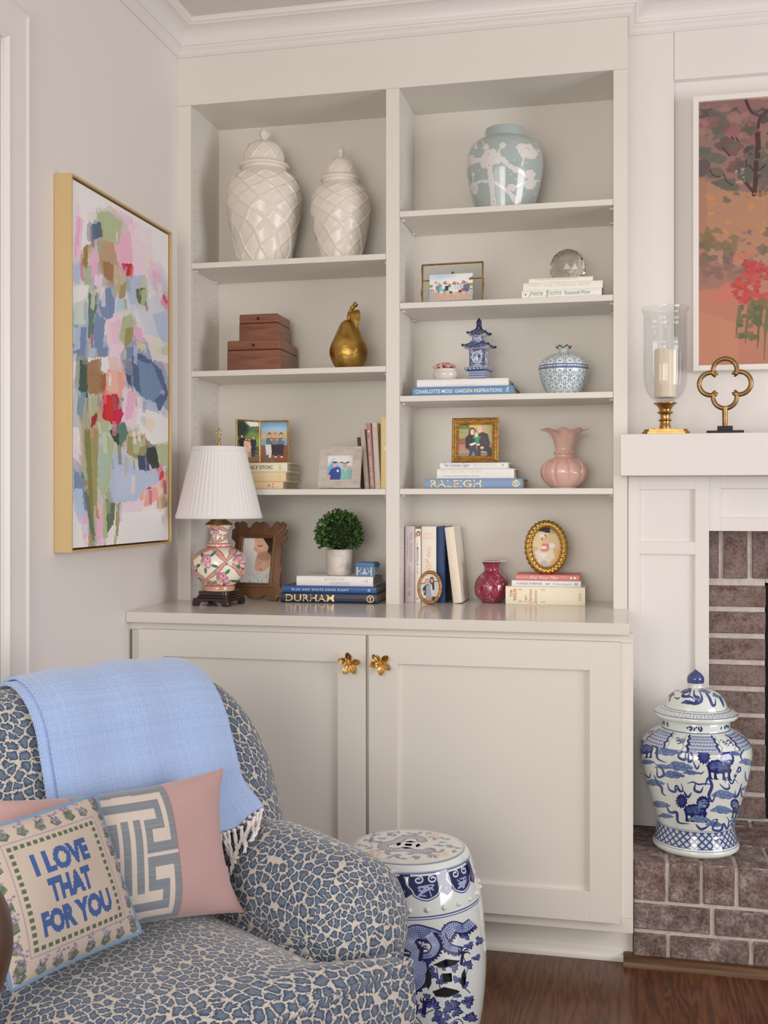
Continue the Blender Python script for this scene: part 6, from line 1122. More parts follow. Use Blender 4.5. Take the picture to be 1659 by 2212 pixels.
b = MB(); b.lathe(pf, 128, uv=True); b.lathe([(.001, 0), (.110, 0)], 48)
GJ = img_mat('ginger_jar_glaze', c, .09, 1.28, coat=.7); b.build('body', GJ, gj, smooth=60)
pl = smooth_prof([(.088, .346), (.106, .348), (.113, .352), (.1145, .358), (.112, .363), (.100, .369), (.088, .3735)], 5)+smooth_prof([(.0865, .3745), (.081, .389), (.068, .408), (.048, .421), (.030, .4265), (.0225, .428)], 8)
Wd = Wrap(pl, 628, 1990, 4060, 0, .27); c = Canvas(1800, 520, PRC); vl = lambda z: 1-float(np.interp(z, Wd.z, Wd.L)); r0, r1 = vl(.3715), vl(.3630)
c.rect(0, r0-.012, 1, r0, COB); c.rect(0, r1, 1, r1+.012, COB); c.rect(0, vl(.3752)-.008, 1, vl(.3752), COB)
for k in range(22):
    x_ = k/22; 
    for p in ([(x_+.004, r0), (x_+.004, r1)], [(x_+.004, r0+.01), (x_+.036, r0+.01), (x_+.036, r1-.02), (x_+.016, r1-.02), (x_+.016, (r0+r1)/2), (x_+.026, (r0+r1)/2)]): c.line(p, .0028, LBL)
def P_(pts): return Wd.all(pts)
for p, w_ in (([(330, 440), (350, 330), (380, 290), (400, 320)], 26), ([(380, 390), (420, 410), (440, 390)], 14), ([(420, 320), (480, 310), (470, 380), (530, 380), (550, 330)], 26), ([(590, 320), (600, 380), (640, 400), (620, 440), (660, 440), (680, 390), (660, 300)], 34), ([(700, 300), (740, 330), (760, 380), (790, 470), (820, 460), (830, 390)], 26), ([(860, 330), (900, 400), (920, 480)], 24), ([(520, 400), (560, 390), (600, 420)], 14), ([(560, 268), (620, 262), (680, 268)], 18)): rib(p, w_)
for x, y, s in ((480, 330, 55), (760, 320, 60), (530, 450, 55), (590, 462, 45), (870, 360, 45), (640, 415, 35), (330, 360, 35)): cloud(x, y, s, random.choice([COB, LBL, IND]))
h0 = c.a[:, 900:1800].copy(); c.a[:, 0:900] = h0
lid = MB().lathe(pl, 128, uv=True).build('lid', img_mat('ginger_lid_glaze', c, .09, 1.28, coat=.7), gj, smooth=60)
b = MB(); b.lathe(smooth_prof([(.0230, .4275), (.0215, .433), (.0222, .4395)], 4), 40, 0); b.lathe(smooth_prof([(.0222, .4395), (.0232, .446), (.0222, .455), (.0155, .464), (.006, .471), (.0006, .4755)], 6), 40, 1); b.build('finial', [PW, mat('finial_blue', (.05, .075, .235), .1, coat=.7)], lid, smooth=60)

# ------------------------------------------------------------------ garden stool
gs = thing('garden_stool', 'blue and white porcelain garden stool with dragon and coin cutouts beside the armchair', 'stool', (*atZ(882, 1826, .478)[:2], .0004))
side_ = smooth_prof([(.128, 0), (.134, .012), (.146, .05), (.158, .095), (.1665, .15), (.1712, .21), (.1712, .255), (.168, .305), (.1605, .371), (.1475, .430), (.1395, .455), (.133, .468), (.127, .4745)], 8)
Ws = Wrap(side_, 665, 405, 4606, .478, .345)
c = Canvas(2600, 1200, (196, 202, 202)); al = Canvas(2600, 1200, (255, 255, 255)); DK, MD, LT = (26, 30, 76), (46, 58, 122), (112, 128, 170)
def P_(pts): return Ws.all(pts)
def leafs(x, y, s, a0, n=5):
    for k in range(n):
        a = a0+(k-(n-1)/2)*.75; l = s*(1 if k == n//2 else .8)
        q = [(x, y)]+[(x+l*(math.cos(a)*t-math.sin(a)*w_), y+l*(math.sin(a)*t+math.cos(a)*w_)) for t, w_ in ((.3, .25), (.55, .22), (.6, .32), (1, 0), (.6, -.32), (.55, -.22), (.3, -.25))]
        c.poly(P_(q), DK); c.poly(P_([(x+(px-x)*.8, y+(py-y)*.8) for px, py in q]), MD); c.line(P_([(x, y), (x+l*.75*math.cos(a), y+l*.75*math.sin(a))]), .0012, LT)
vine = lambda p, w_=9: [c.line(P_(spline(p, 6)), w_/4606/1.05, DK)]
for p in ([(330, 1280), (420, 1200), (520, 1220), (570, 1300)], [(690, 1980), (800, 1990), (900, 2050), (960, 2150)], [(1130, 2150), (1240, 2050), (1290, 2100), (1280, 2200)], [(1070, 1560), (1090, 1700), (1110, 1780)], [(1270, 1400), (1330, 1560), (1290, 1700), (1350, 1800)], [(1180, 1900), (1160, 1980)], [(330, 1400), (380, 1420), (440, 1400)], [(1040, 1960), (980, 1990)], [(400, 1900), (500, 1960), (640, 1980)]): vine(p)
for x, y, s, a in ((430, 1240, 95, .9), (410, 1180, 80, -1.7), (500, 1210, 80, -1.2), (560, 1310, 90, 2.0), (570, 1300, 70, .3), (620, 1230, 80, -.3), (700, 1200, 60, -.4), (370, 1350, 80, 1.5), (330, 1290, 70, 2.6), (1050, 1600, 90, 2.7), (1110, 1560, 60, -1), (1100, 1660, 80, .6), (1200, 1560, 70, -.6), (1320, 1540, 70, -1), (1300, 1270, 60, -1.2), (1330, 1330, 60, 1), (1250, 1650, 60, 2), (1290, 1720, 60, -.5), (1330, 1860, 70, 1), (1250, 1800, 60, 2.4), (1150, 1800, 60, 2.5), (850, 1930, 90, -1.6), (780, 1990, 80, 2.2), (740, 2080, 90, 2), (860, 2110, 90, 1.6), (930, 2000, 70, -.8), (1030, 1930, 100, -1.4), (1060, 2020, 80, .6), (1150, 1930, 90, .2), (1220, 1970, 80, .2), (1130, 2070, 80, 2.4), (1200, 2110, 80, .8), (1340, 2060, 80, -1.2), (1350, 2150, 70, 1.2), (720, 2180, 70, 1), (960, 2180, 80, 2), (1040, 2200, 80, 1), (430, 1900, 90, -1), (520, 2000, 90, 1), (600, 1930, 80, -1.3), (640, 2080, 80, 2), (1400, 1300, 60, 0), (1390, 1450, 50, 1)): leafs(x, y, s, a)
rl = random.Random(5)
for k in range(95):                              # fine foliage between the vines
    x, y = rl.uniform(-60, 1400), rl.uniform(1130, 2260)
    if not (1030 < x < 1330 and 1420 < y < 1880): leafs(x, y, rl.uniform(38, 74), rl.uniform(0, TAU), rl.choice([3, 5, 5]))
def body(p, w0, w1):                             # scaled dragon body
    q = spline(p, 9); m = len(q); up, dn = [], []
    nr = []
    for i, (x, y) in enumerate(q):
        ww = (w0+(w1-w0)*i/m)/2; dx, dy = q[min(i+1, m-1)][0]-q[max(i-1, 0)][0], q[min(i+1, m-1)][1]-q[max(i-1, 0)][1]; l = math.hypot(dx, dy)+1e-6; nr.append((-dy/l, dx/l, ww)); up.append((x-dy/l*ww, y+dx/l*ww)); dn.append((x+dy/l*ww, y-dx/l*ww))
    for i in range(0, m-2, 2):
        x, y = q[i]; n_ = nr[i]; c.poly(P_([(dn[i][0], dn[i][1]), (dn[i][0]-n_[0]*34+(q[i+1][0]-x)*1.5, dn[i][1]-n_[1]*34+(q[i+1][1]-y)*1.5), dn[min(i+3, m-1)]]), DK)
    c.poly(P_(up+dn[::-1]), (54, 66, 122))
    for i in range(0, m-1):
        x, y = q[i]; nx, ny, ww = nr[i]; L_ = 18; nw = max(2, int(ww*2/L_))
        for j in range(nw): o = -ww+ww*2*(j+.5+.25*(i % 2))/nw; c.ell(*Ws(x+nx*o, y+ny*o), .0026, .0058, (170, 184, 210)); c.ell(*Ws(x+nx*o+3, y+ny*o+3), .0016, .0036, MD)
    c.line(P_(up), .0022, DK); c.line(P_(dn), .0022, DK)
body([(1360, 1120), (1290, 1180), (1200, 1170), (1120, 1270), (1000, 1250), (870, 1240), (800, 1330), (850, 1440), (900, 1560), (880, 1680), (780, 1720), (700, 1650)], 80, 210)
body([(1280, 1390), (1170, 1360), (1100, 1260)], 60, 90); body([(1000, 1260), (1060, 1350), (1020, 1440), (940, 1460)], 90, 60)
c.poly(P_([(520, 1480), (600, 1400), (740, 1370), (840, 1430), (820, 1500), (760, 1560), (700, 1560), (640, 1600), (560, 1560)]), DK); c.poly(P_([(580, 1440), (700, 1400), (780, 1440), (720, 1500), (640, 1520)]), (150, 164, 196)); c.ell(*Ws(690, 1445), .006, .012, (230, 232, 232)); c.ell(*Ws(692, 1447), .003, .006, DK)
for p in ([(570, 1520), (640, 1540), (720, 1520)], [(700, 1480), (760, 1440), (820, 1440)], [(600, 1420), (560, 1390), (520, 1400)]): c.line(P_(spline(p, 5)), .003, (180, 192, 214))
c.ell(*Ws(800, 1630), .013, .042, DK); c.ell(*Ws(800, 1640), .006, .02, (200, 206, 214))
for x, y in ((935, 1400), (965, 1900), (1290, 1420)):
    for a in (-2.6, -1.9, -1.1, -.4): c.line(P_(spline([(x, y), (x+40*math.cos(a), y+40*math.sin(a)), (x+62*math.cos(a+.5), y+62*math.sin(a+.5))], 4)), .0045, DK, taper=True)
    c.line(P_([(x, y), (x-10, y+90)]), .008, DK)
vz = lambda z: 1-float(np.interp(z, Ws.z, Ws.L)); v1, v0 = vz(.461), vz(.411)
for z, w_, col in ((.462, .004, MD), (.4645, .002, MD), (.3800, .005, MD), (.3750, .003, MD), (.030, .005, MD)): c.rect(0, vz(z)-w_/2, 1, vz(z)+w_/2, col)
for k in range(10):                              # ruyi border
    for x_ in (k/10+.022, k/10+.022-1):
        for sc, col in ((1.06, MD), (1.0, (196, 202, 206)), (.93, DK)):
            q = []
            for a in range(33):
                t = a/32; ang = PI*(t); q.append((x_+.043*sc*math.cos(ang)*(1+.10*math.cos(6*ang)), v1+(v0-v1)*(.30+.66*sc*math.sin(ang)*(1+.05*math.cos(4*ang)))))
            c.poly([(x_+.043*sc, v1+(v0-v1)*.08), *q, (x_-.043*sc, v1+(v0-v1)*.08)], col)
        for sg in (-1, 1):
            c.line([(x_+sg*(.0175-.0105*math.cos(a)*(1-a*.11)), v1+(v0-v1)*(.22+.13*math.sin(a)*(1-a*.11))) for a in [k2*.4-1.6 for k2 in range(19)]], .0034, (190, 198, 210))
        for j in range(7): c.line(spline([(x_+random.uniform(-.02, .02), v1+(v0-v1)*random.uniform(.45, .85)) for _ in range(3)], 4), .0026, (150, 162, 196))
        xm = x_+.05; c.poly([(xm-.013, v1), (xm+.013, v1), (xm+.012, v1+(v0-v1)*.5), (xm+.018, v1+(v0-v1)*.72), (xm, v1+(v0-v1)*.92), (xm-.018, v1+(v0-v1)*.72), (xm-.012, v1+(v0-v1)*.5)], DK); c.ell(xm, v1+(v0-v1)*.65, .002, .005, LT)
def hole(cx_, cy_, s):
    for q in ([(-1.05, 1.1), (-.2, .72), (.7, .95), (.9, 1.1), (.2, 1.48), (-.8, 1.5)], [(-1.05, -.95), (-.1, -1.45), (.9, -1.35), (.6, -1.05), (-.2, -.75)], [(-1.55, -.2), (-1.35, -.85), (-1.15, -.2), (-1.1, .5), (-1.35, 1.0), (-1.55, .5)], [(1.0, -.3), (1.2, -.75), (1.32, -.1), (1.25, .5), (1.05, .85), (.95, .3)], [(-.32, -.32), (.32, -.38), (.36, .30), (-.28, .38)]):
        pts = P_([(cx_+x*s, cy_+y*s) for x, y in q]); c.poly(pts, (150, 138, 112)); al.poly(pts, (0, 0, 0))
hole(1160, 1650, 122)
for k in range(1, 4):                            # the same cut-out turned a quarter round the stool
    d_ = int(2600*k/4); sub = al.a[:, 1700:2500]; al.a[:, (np.arange(1700, 2500)+d_) % 2600] = np.minimum(al.a[:, (np.arange(1700, 2500)+d_) % 2600], sub)
fr_ = c.a[:, 1300:2600].copy(); bk_m = np.abs(c.a[:, :1300]-np.array((196, 202, 202))/255).sum(2, keepdims=True) < .02; c.a[:, :1300] = np.where(bk_m, fr_, c.a[:, :1300])
SM = img_mat('stool_glaze', c, .08, 1.25, coat=.7)
im = bpy.data.images.new('stool_openings', 2600, 1200); px = np.ones((1200, 2600, 4), np.float32); px[..., :3] = al.a[::-1]; im.pixels.foreach_set(px.ravel()); im.update(); im.pack(); im.colorspace_settings.name = 'Non-Color'
tx = nd(SM, 'ShaderNodeTexImage'); tx.image = im; lk(SM, tx.outputs[0], bsdf(SM).inputs['Alpha'])
CLAY = mat('stool_inside', (.50, .46, .38), .7)
b = MB(); b.lathe(side_, 144, uv=True); b.build('body', SM, gs, smooth=60)
top_ = [(.127, .4745), (.122, .4768), (.1, .4782), (.05, .479), (.0005, .479)]
c = Canvas(900, 900, (196, 200, 196), -1.05, -1.05, 1.05, 1.05); al2 = Canvas(900, 900, (255, 255, 255), -1.05, -1.05, 1.05, 1.05); A1, A2 = (112, 108, 134), (84, 82, 118)
c.ell(0, 0, .97, .97, (90, 98, 140), ring=.018); c.ell(0, 0, .94, .94, (90, 98, 140), ring=.008)
for k in range(70):
    a = random.uniform(0, TAU); r = random.uniform(.5, .86); x, y = r*math.cos(a), r*math.sin(a); a2 = random.uniform(0, TAU)
    for j in range(4): t = a2+(j-1.5)*.7; c.poly([(x, y), (x+.05*math.cos(t-.4), y+.05*math.sin(t-.4)), (x+.11*math.cos(t), y+.11*math.sin(t)), (x+.05*math.cos(t+.4), y+.05*math.sin(t+.4))], random.choice([A1, A2, (100, 96, 130)]))
for k in range(46): a = k/46*TAU*.8+.4; r = .36+.10*math.sin(a*3); c.ell(r*math.cos(a), r*math.sin(a), .10, .10, A2); 
for k in range(120): a = k/120*TAU*.8+.4; r = .36+.10*math.sin(a*3)+.05*((k % 3)-1); c.ell(r*math.cos(a), r*math.sin(a), .022, .022, (176, 178, 188)); c.ell(r*math.cos(a), r*math.sin(a), .01, .01, A1)
for a, r in ((-1.05, .70), (2.3, .72), (.5, .74)):
    for k in range(40): t = random.uniform(0, TAU); q = random.uniform(0, .15); c.ell(r*math.cos(a)+q*math.cos(t), r*math.sin(a)+q*math.sin(t)*.8, .035, .03, random.choice([(206, 170, 156), (196, 152, 140), (214, 182, 168)]))
for q in ([(-.06, -.06), (.06, -.06), (.06, .06), (-.06, .06)], *[[(math.cos(a)*.16+math.sin(a)*.11, math.sin(a)*.16-math.cos(a)*.11), (math.cos(a)*.22, math.sin(a)*.22), (math.cos(a)*.16-math.sin(a)*.11, math.sin(a)*.16+math.cos(a)*.11), (math.cos(a)*.13, math.sin(a)*.13)] for a in (0, PI/2, PI, 1.5*PI)]): c.poly(q, (160, 160, 140)); al2.poly(q, (0, 0, 0))
TM = img_mat('stool_top_glaze', c, .08, 1.3, coat=.7)
im = bpy.data.images.new('stool_top_openings', 900, 900); px = np.ones((900, 900, 4), np.float32); px[..., :3] = al2.a[::-1]; im.pixels.foreach_set(px.ravel()); im.update(); im.pack(); im.colorspace_settings.name = 'Non-Color'
tx = nd(TM, 'ShaderNodeTexImage'); tx.image = im; lk(TM, tx.outputs[0], bsdf(TM).inputs['Alpha'])
b = MB(); nv_ = len(top_)-1
def tp(u, v): k = int(round(v*nv_)); r, z = top_[k]; return (r*math.cos(u*TAU), r*math.sin(u*TAU), z)
b.grid(tp, 96, nv_, 0, lambda u, v: (.5+tp(u, v)[0]/.127/2.1, .5+tp(u, v)[1]/.127/2.1)); b.build('seat', TM, gs, smooth=60)
b = MB(); b.lathe([(.0005, .001), (.128, .001)], 48); b.build('base', CLAY, gs, smooth=60)
b = MB()
for zb2, n_ in ((.393, 26), (.055, 26)):
    for k in range(n_): a = (k+.35)*TAU/n_; r = float(np.interp(zb2, Ws.z, Ws.r)); b.sphere((r*math.cos(a), r*math.sin(a), zb2), .0058, 10)
b.build('studs', PW, gs, smooth=60)
# ------------------------------------------------------------------ armchair in leopard print, set at an angle
ac = thing('armchair', 'armchair in blue leopard print fabric with rolled arms in front of the cabinet', 'armchair', (.4036, -1.4902, 0), -math.radians(123))
FW_, LV_ = Vector((.8387, -.5446, 0)), Vector((.5446, .8387, 0)); CINV = (Matrix.Translation((.4036, -1.4902, 0)) @ Matrix.Rotation(-math.radians(123), 4, 'Z')).inverted()
def leopard(name, dark, mid, light, cream, sc):
    m = mat(name, dark, .75, sheen=.35); uv = nd(m, 'ShaderNodeUVMap'); n = nd(m, 'ShaderNodeTexNoise', Scale=70.0, Detail=4.0, Roughness=.7)
    lk(m, uv.outputs[0], n.inputs['Vector']); sb = nd(m, 'ShaderNodeVectorMath', operation='SUBTRACT'); sb.inputs[1].default_value = (.5, .5, .5); lk(m, n.outputs['Color'], sb.inputs[0])
    ma = nd(m, 'ShaderNodeVectorMath', operation='MULTIPLY_ADD'); ma.inputs[1].default_value = (.022, .022, 0); lk(m, sb.outputs[0], ma.inputs[0]); lk(m, uv.outputs[0], ma.inputs[2])
    v = nd(m, 'ShaderNodeTexVoronoi', voronoi_dimensions='2D', feature='DISTANCE_TO_EDGE', Scale=sc, Randomness=.88); lk(m, ma.outputs[0], v.inputs['Vector'])
    v2 = nd(m, 'ShaderNodeTexVoronoi', voronoi_dimensions='2D', feature='F1', Scale=sc, Randomness=.88); lk(m, ma.outputs[0], v2.inputs['Vector'])
    n3 = nd(m, 'ShaderNodeTexNoise', Scale=330.0, Detail=2.0); lk(m, uv.outputs[0], n3.inputs['Vector'])
    ad = nd(m, 'ShaderNodeMath', operation='MULTIPLY_ADD'); ad.inputs[1].default_value = .16; lk(m, n3.outputs['Fac'], ad.inputs[0])
    f1 = nd(m, 'ShaderNodeMath', operation='MULTIPLY_ADD'); f1.inputs[1].default_value = -.70; f1.inputs[2].default_value = .525; lk(m, v2.outputs['Distance'], f1.inputs[0])
    mn = nd(m, 'ShaderNodeMath', operation='MINIMUM'); lk(m, v.outputs['Distance'], mn.inputs[0]); lk(m, f1.outputs[0], mn.inputs[1]); lk(m, mn.outputs[0], ad.inputs[2])
    r = ramp(m, ad.outputs[0], [(.150, cream), (.176, dark), (.235, dark), (.295, mid), (.38, light)]); r.color_ramp.interpolation = 'LINEAR'
    n4 = nd(m, 'ShaderNodeTexNoise', Scale=500.0, Detail=1.0); mp = nd(m, 'ShaderNodeMapping'); mp.inputs['Scale'].default_value = (.25, 1, 1); lk(m, uv.outputs[0], mp.inputs[0]); lk(m, mp.outputs[0], n4.inputs['Vector'])
    mx = nd(m, 'ShaderNodeMix', data_type='RGBA', blend_type='MULTIPLY'); mx.inputs[0].default_value = .5; r2 = ramp(m, n4.outputs['Fac'], [(.35, (.6, .6, .62)), (.62, (1.1, 1.1, 1.1))]); lk(m, r.outputs[0], mx.inputs[6]); lk(m, r2.outputs[0], mx.inputs[7]); lk(m, mx.outputs[2], bsdf(m).inputs['Base Color'])
    bp = nd(m, 'ShaderNodeBump', Strength=.25, Distance=.001); lk(m, ad.outputs[0], bp.inputs['Height']); lk(m, bp.outputs[0], bsdf(m).inputs['Normal']); return m
LEO = leopard('leopard_fabric', (.033, .066, .125), (.062, .102, .168), (.125, .170, .245), (.60, .545, .485), 50)
HWB = .54
def ztop(x): w_ = min(1, abs(x)/HWB); return .60+.285*(1-w_**8)**.8
def thick(x): w_ = min(1, abs(x)/HWB); return .006+.080*(1-w_**7)**.5
def ymid(z): return .02-.16*(z-.35)/.55
def backP(x, s, off=0):
    T = thick(x)+off; zt = ztop(x)+off; zb, zr = .28, .14
    if s < .4: z = zb+(zt-T-zb)*s/.4; n = T+.02*math.sin(PI*s/.4)*(T/.086)
    elif s < .6: a = (s-.4)/.2*PI; n = T*math.cos(a); z = zt-T+T*math.sin(a)
    else: z = zt-T-(zt-T-zr)*(s-.6)/.4; n = -T
    return (x, ymid(z)+n, z)
b = MB(); xs = lambda u: HWB*math.sin((u-.5)*PI*.999)
b.grid(lambda u, v: backP(xs(u), v), 120, 90, 0, lambda u, v: (xs(u)+.3, v*1.55)); b.build('back', LEO, ac, smooth=70)
ss = lambda a, b_, t: (lambda q: q*q*(3-2*q))(max(0, min(1, (t-a)/(b_-a))))
def arm(sx, nm):
    b = MB(); ys = [-.06, 0, .06, .12, .18, .24, .30, .34, .37, .395, .415, .428, .438]; sc = lambda y: 1 if y <= .34 else math.sqrt(max(0, 1-((y-.34)/.105)**2))*.999+.0001
    def sec(a, y):
        zt = .614-.07*max(0, y)-.03*(1-ss(-.02, .16, y)) if y < .4 else .586; cx_, cz_ = .405, zt-.118; R = .122
        seg = [(.283, .14), (.283, .20), (.2825, .25), (.282, .30), (.2815, .35), (.281, .40), (.280, .44), (.280, .47)]
        for k in range(17): t = PI-k*PI/16*1.22; seg.append((cx_+R*math.cos(t)*(1.02 if t > PI/2 else 1.0), cz_+R*.97*math.sin(t)))
        seg += [(.476, cz_-.083), (.466, .375), (.463, .34), (.462, .29), (.462, .24), (.462, .19), (.462, .14)]
        L_ = a*(len(seg)-1); i = min(len(seg)-2, int(L_)); f = L_-i; x, z = seg[i][0]*(1-f)+seg[i+1][0]*f, seg[i][1]*(1-f)+seg[i+1][1]*f
        k = sc(y); mx_, mz = .385, zt-.15
        if k < 1: k2 = k**(1-.6*ss(mz-.03, mz-.15, z)) if z < mz-.03 else k; x = mx_+(x-mx_)*k2; z = mz+(z-mz)*(k if z > mz else 1)
        return (sx*x, y, z)
    def P(u, v):
        y = ys[int(round(v*(len(ys)-1)))]; return sec(u, y)
    na = ys.index(.37)
    b.grid(lambda u, v: sec(u, ys[int(round(v*na))]), 60, na, 0, lambda u, v: (ys[int(round(v*na))]+sx*.7, u*.95))
    def cuv(u, v):
        p = cp(u, v); mx_, mz = sx*.385, .44; dx, dz = p[0]-mx_, p[2]-mz; r = math.hypot(dx, dz)+1e-5; R_ = r+.4445-p[1]; return (mx_+dx/r*R_+sx*2.3, mz+dz/r*R_)
    nb = len(ys)-1-na; cp = lambda u, v: sec(u, ys[na+int(round(v*nb))]); b.grid(cp, 60, nb, 0, cuv)
    fr = [sec(k/60, ys[-1]) for k in range(61)]
    tipf = lambda u, v: (lambda p, q: tuple(p[i]*(1-v)+q[i]*v for i in range(3)))(fr[int(round(u*60))], (sx*.385, .4435, min(fr[int(round(u*60))][2], .448)))
    b.grid(tipf, 60, 3, 0, lambda u, v: (tipf(u, v)[0]+sx*2.3, tipf(u, v)[2])); b.build(nm, LEO, ac, smooth=80)
arm(-1, 'arm'); arm(1, 'arm')
YF = .525
def cw(v): return .272+.118*ss(.80, .93, v)
def ctop_(u, v): return .448+.052*(1-abs(u)**3.2)*(1-abs(2*v-1)**5*.9)
def cus(u, v, top):
    U = 2*u-1; y = .02+(YF-.02)*v-.012*abs(U)**6*v**6
    return (cw(v)*U, y, ctop_(U, v) if top else .300)
b = MB(); b.grid(lambda u, v: cus(u, v, 1), 70, 60, 0, lambda u, v: ((2*u-1)*.33+1.3, v*.54)); b.grid(lambda u, v: cus(u, v, 0), 20, 20, 0, lambda u, v: (u, v))
rim = [(k/40, 1.0) for k in range(41)]+[(1.0, 1-k/40) for k in range(1, 41)]+[(1-k/40, 0.0) for k in range(1, 41)]+[(0.0, k/40) for k in range(1, 41)]
Ls = [0]
for p, q in zip(rim, rim[1:]): Ls.append(Ls[-1]+(Vector(cus(*p, 1)).xy-Vector(cus(*q, 1)).xy).length)
def sidep(u, v):
    k = int(round(u*(len(rim)-1))); p = Vector(cus(*rim[k], 1)); q = p.lerp(Vector(cus(*rim[k], 0)), v); o = (p.xy-Vector((0, .27))).normalized()*.010*math.sin(v*PI); return (q.x+o.x, q.y+o.y, q.z)
b.grid(sidep, len(rim)-1, 8, 0, lambda u, v: (Ls[int(round(u*(len(rim)-1)))]+2.1, v*.155+.8)); cu_ = b.build('seat_cushion', LEO, ac, smooth=60)
b = MB(); b.tube([Vector(cus(*p, 1))+Vector((0, 0, .001)) for p in rim[:-1]], .0056, 8, closed=True); b.tube([Vector(cus(*p, 0)) for p in rim[:-1]], .0042, 8, closed=True)
def welt_uv(b): 
    for k in range(len(b.f)): b.uv[k] = [(b.v[i][0]*1.0+b.v[i][2]+3, b.v[i][1]) for i in b.f[k]]
welt_uv(b); b.build('welt', LEO, cu_, smooth=60)
b = MB(); bx = [(-.46, -.17), (.46, -.17), (.46, .43), (.39, .43), (.39, .50), (-.39, .50), (-.39, .43), (-.46, .43)]; b.prism(bx, .125, .298, to)
for k in range(len(b.f)): b.uv[k] = [(b.v[i][0]+b.v[i][1]*.8+5, b.v[i][2]) for i in b.f[k]]
b.build('base', LEO, ac)
LEGW = mat('dark_wood_leg', (.05, .025, .015), .35)
for x, y in ((-.40, .40), (.40, .40), (-.40, -.12), (.40, -.12)):
    b = MB(); b.lathe([(.001, 0), (.016, 0), (.019, .01), (.024, .09), (.026, .1245), (.001, .1245)], 20, c=(x, y, .0004)); b.build('leg', LEGW, ac)

# ------------------------------------------------------------------ blue herringbone throw over the back
N_ = 512; yy, xx = np.mgrid[0:N_, 0:N_]/N_
per = 32; zig = np.abs(((yy*per) % 1)-.5)*2; h = ((xx*72+zig*1.0) % 1); wv_ = np.clip((np.abs(h-.5)-.16)*7, 0, 1); fib = np.random.rand(N_, N_)*.5+np.random.rand(N_//4, 1).repeat(4, 0)*.10+np.random.rand(1, N_//2).repeat(2, 1)*.2
A_ = np.array((98, 136, 206))/255; B_ = np.array((196, 212, 240))/255; arr = (A_*(1-wv_[..., None])+B_*wv_[..., None])*(.82+.32*fib[..., None]); TH = img_mat('herringbone_throw', np.clip(arr, 0, 1).astype(np.float32), .9, 1.22, bump=.35, rep=True, sheen=.5)
th = thing('throw_blanket', 'light blue herringbone throw with white fringe draped over the armchair back', 'blanket', (.4036, -1.4902, .885), -math.radians(123))
MT = Matrix.Translation((0, 0, -.885))
def arm_top(x, y):                               # height of the rolled arm under a point
    d = abs(x)-.405; return .614-.07*max(0, y)-.03*(1-ss(-.02, .16, y))-.118+.97*math.sqrt(max(0, .126**2-d*d)) if abs(d) < .126 else 0
def throwP(x, t, off):                           # t: 0 behind, 1 at the fringe
    if t < .72: return backP(x, .86-(t/.72)*.53, off)
    q = (t-.72)/.28; p = Vector(backP(x, .33, off)); fw = 1-ss(-.27, -.17, x); ye = .066+.020*fw+off*.6; e = Vector((x-.005, ye, max(.588, arm_top(x, ye)+.012)+.6*off)); m_ = p.lerp(e, q); m_.y -= .012*math.sin(PI*q); m_.z = max(m_.z, arm_top(x, m_.y)+.012+.6*off); return tuple(m_)
def layer(b, off, xa, xb, tend=1.0, thk=.006):
    def X_(u, t): return (xa+.018*t)*(1-u)+(xb-.020*t)*u
    wob = lambda u, t: .0025*math.sin(u*17+t*9)+.002*math.sin(t*23+u*5)
    f = lambda u, v: throwP(X_(u, v*tend), v*tend, off+thk+wob(u, v)); g = lambda u, v: throwP(X_(u, v*tend), v*tend, off+wob(u, v))
    U = lambda u, v: (u*.43/.26, v*1.15/.26)
    b.grid(f, 90, 120, 0, U); b.grid(g, 90, 120, 0, U)
    for e in (0, 1): b.grid(lambda u, v, e=e: tuple(Vector(f(e, v))*(1-u)+Vector(g(e, v))*u), 2, 90, 0, lambda u, v: (u*.02, v*3))
    b.grid(lambda u, v: tuple(Vector(f(u, 1))*(1-v)+Vector(g(u, 1))*v), 40, 2, 0, lambda u, v: (u, v*.02))
    return X_
b = MB(); layer(b, .011, .014, -.378, .985); X_ = layer(b, .020, -.004, -.370); b.xf(MT); b.build('blanket', TH, th, smooth=70)
FRM = mat('fringe_yarn', (.80, .76, .74), .9, bump=(400, .5, .001))
for k in range(30):
    u = (k+.5)/30; x = -.004+.018+(-.370-.020+.004-.018)*u; p = Vector(throwP(x, 1, .024)); r_ = random.Random(k)
    sl = max(0, min(1, (-x-.27)/.17)); L_ = r_.uniform(.072, .09); fw = 1-ss(-.27, -.17, x); dx = r_.uniform(-.012, .012)
    pts = [p+Vector((dx*t+max(0, -x-.285)*.7*t, ((.030+.02*sl)*t+.006*math.sin(t*6+k))*fw, -L_*t)) for t in [j/9 for j in range(10)]]
    for q in pts: q.z = max(q.z, arm_top(q.x, q.y)+.010); q.y += .010
    b = MB(); 
    for ph_ in (0, PI): b.tube([q+Vector((.0022*math.cos(j*1.7+ph_), .0022*math.sin(j*1.7+ph_), 0)) for j, q in enumerate(pts)], lambda t: .0027*(1 if t < .93 else .6), 6)
    b.sphere(tuple(p+Vector((0, .001, -.004))), .0042, 8); b.xf(MT); b.build('fringe', FRM, th, smooth=70)

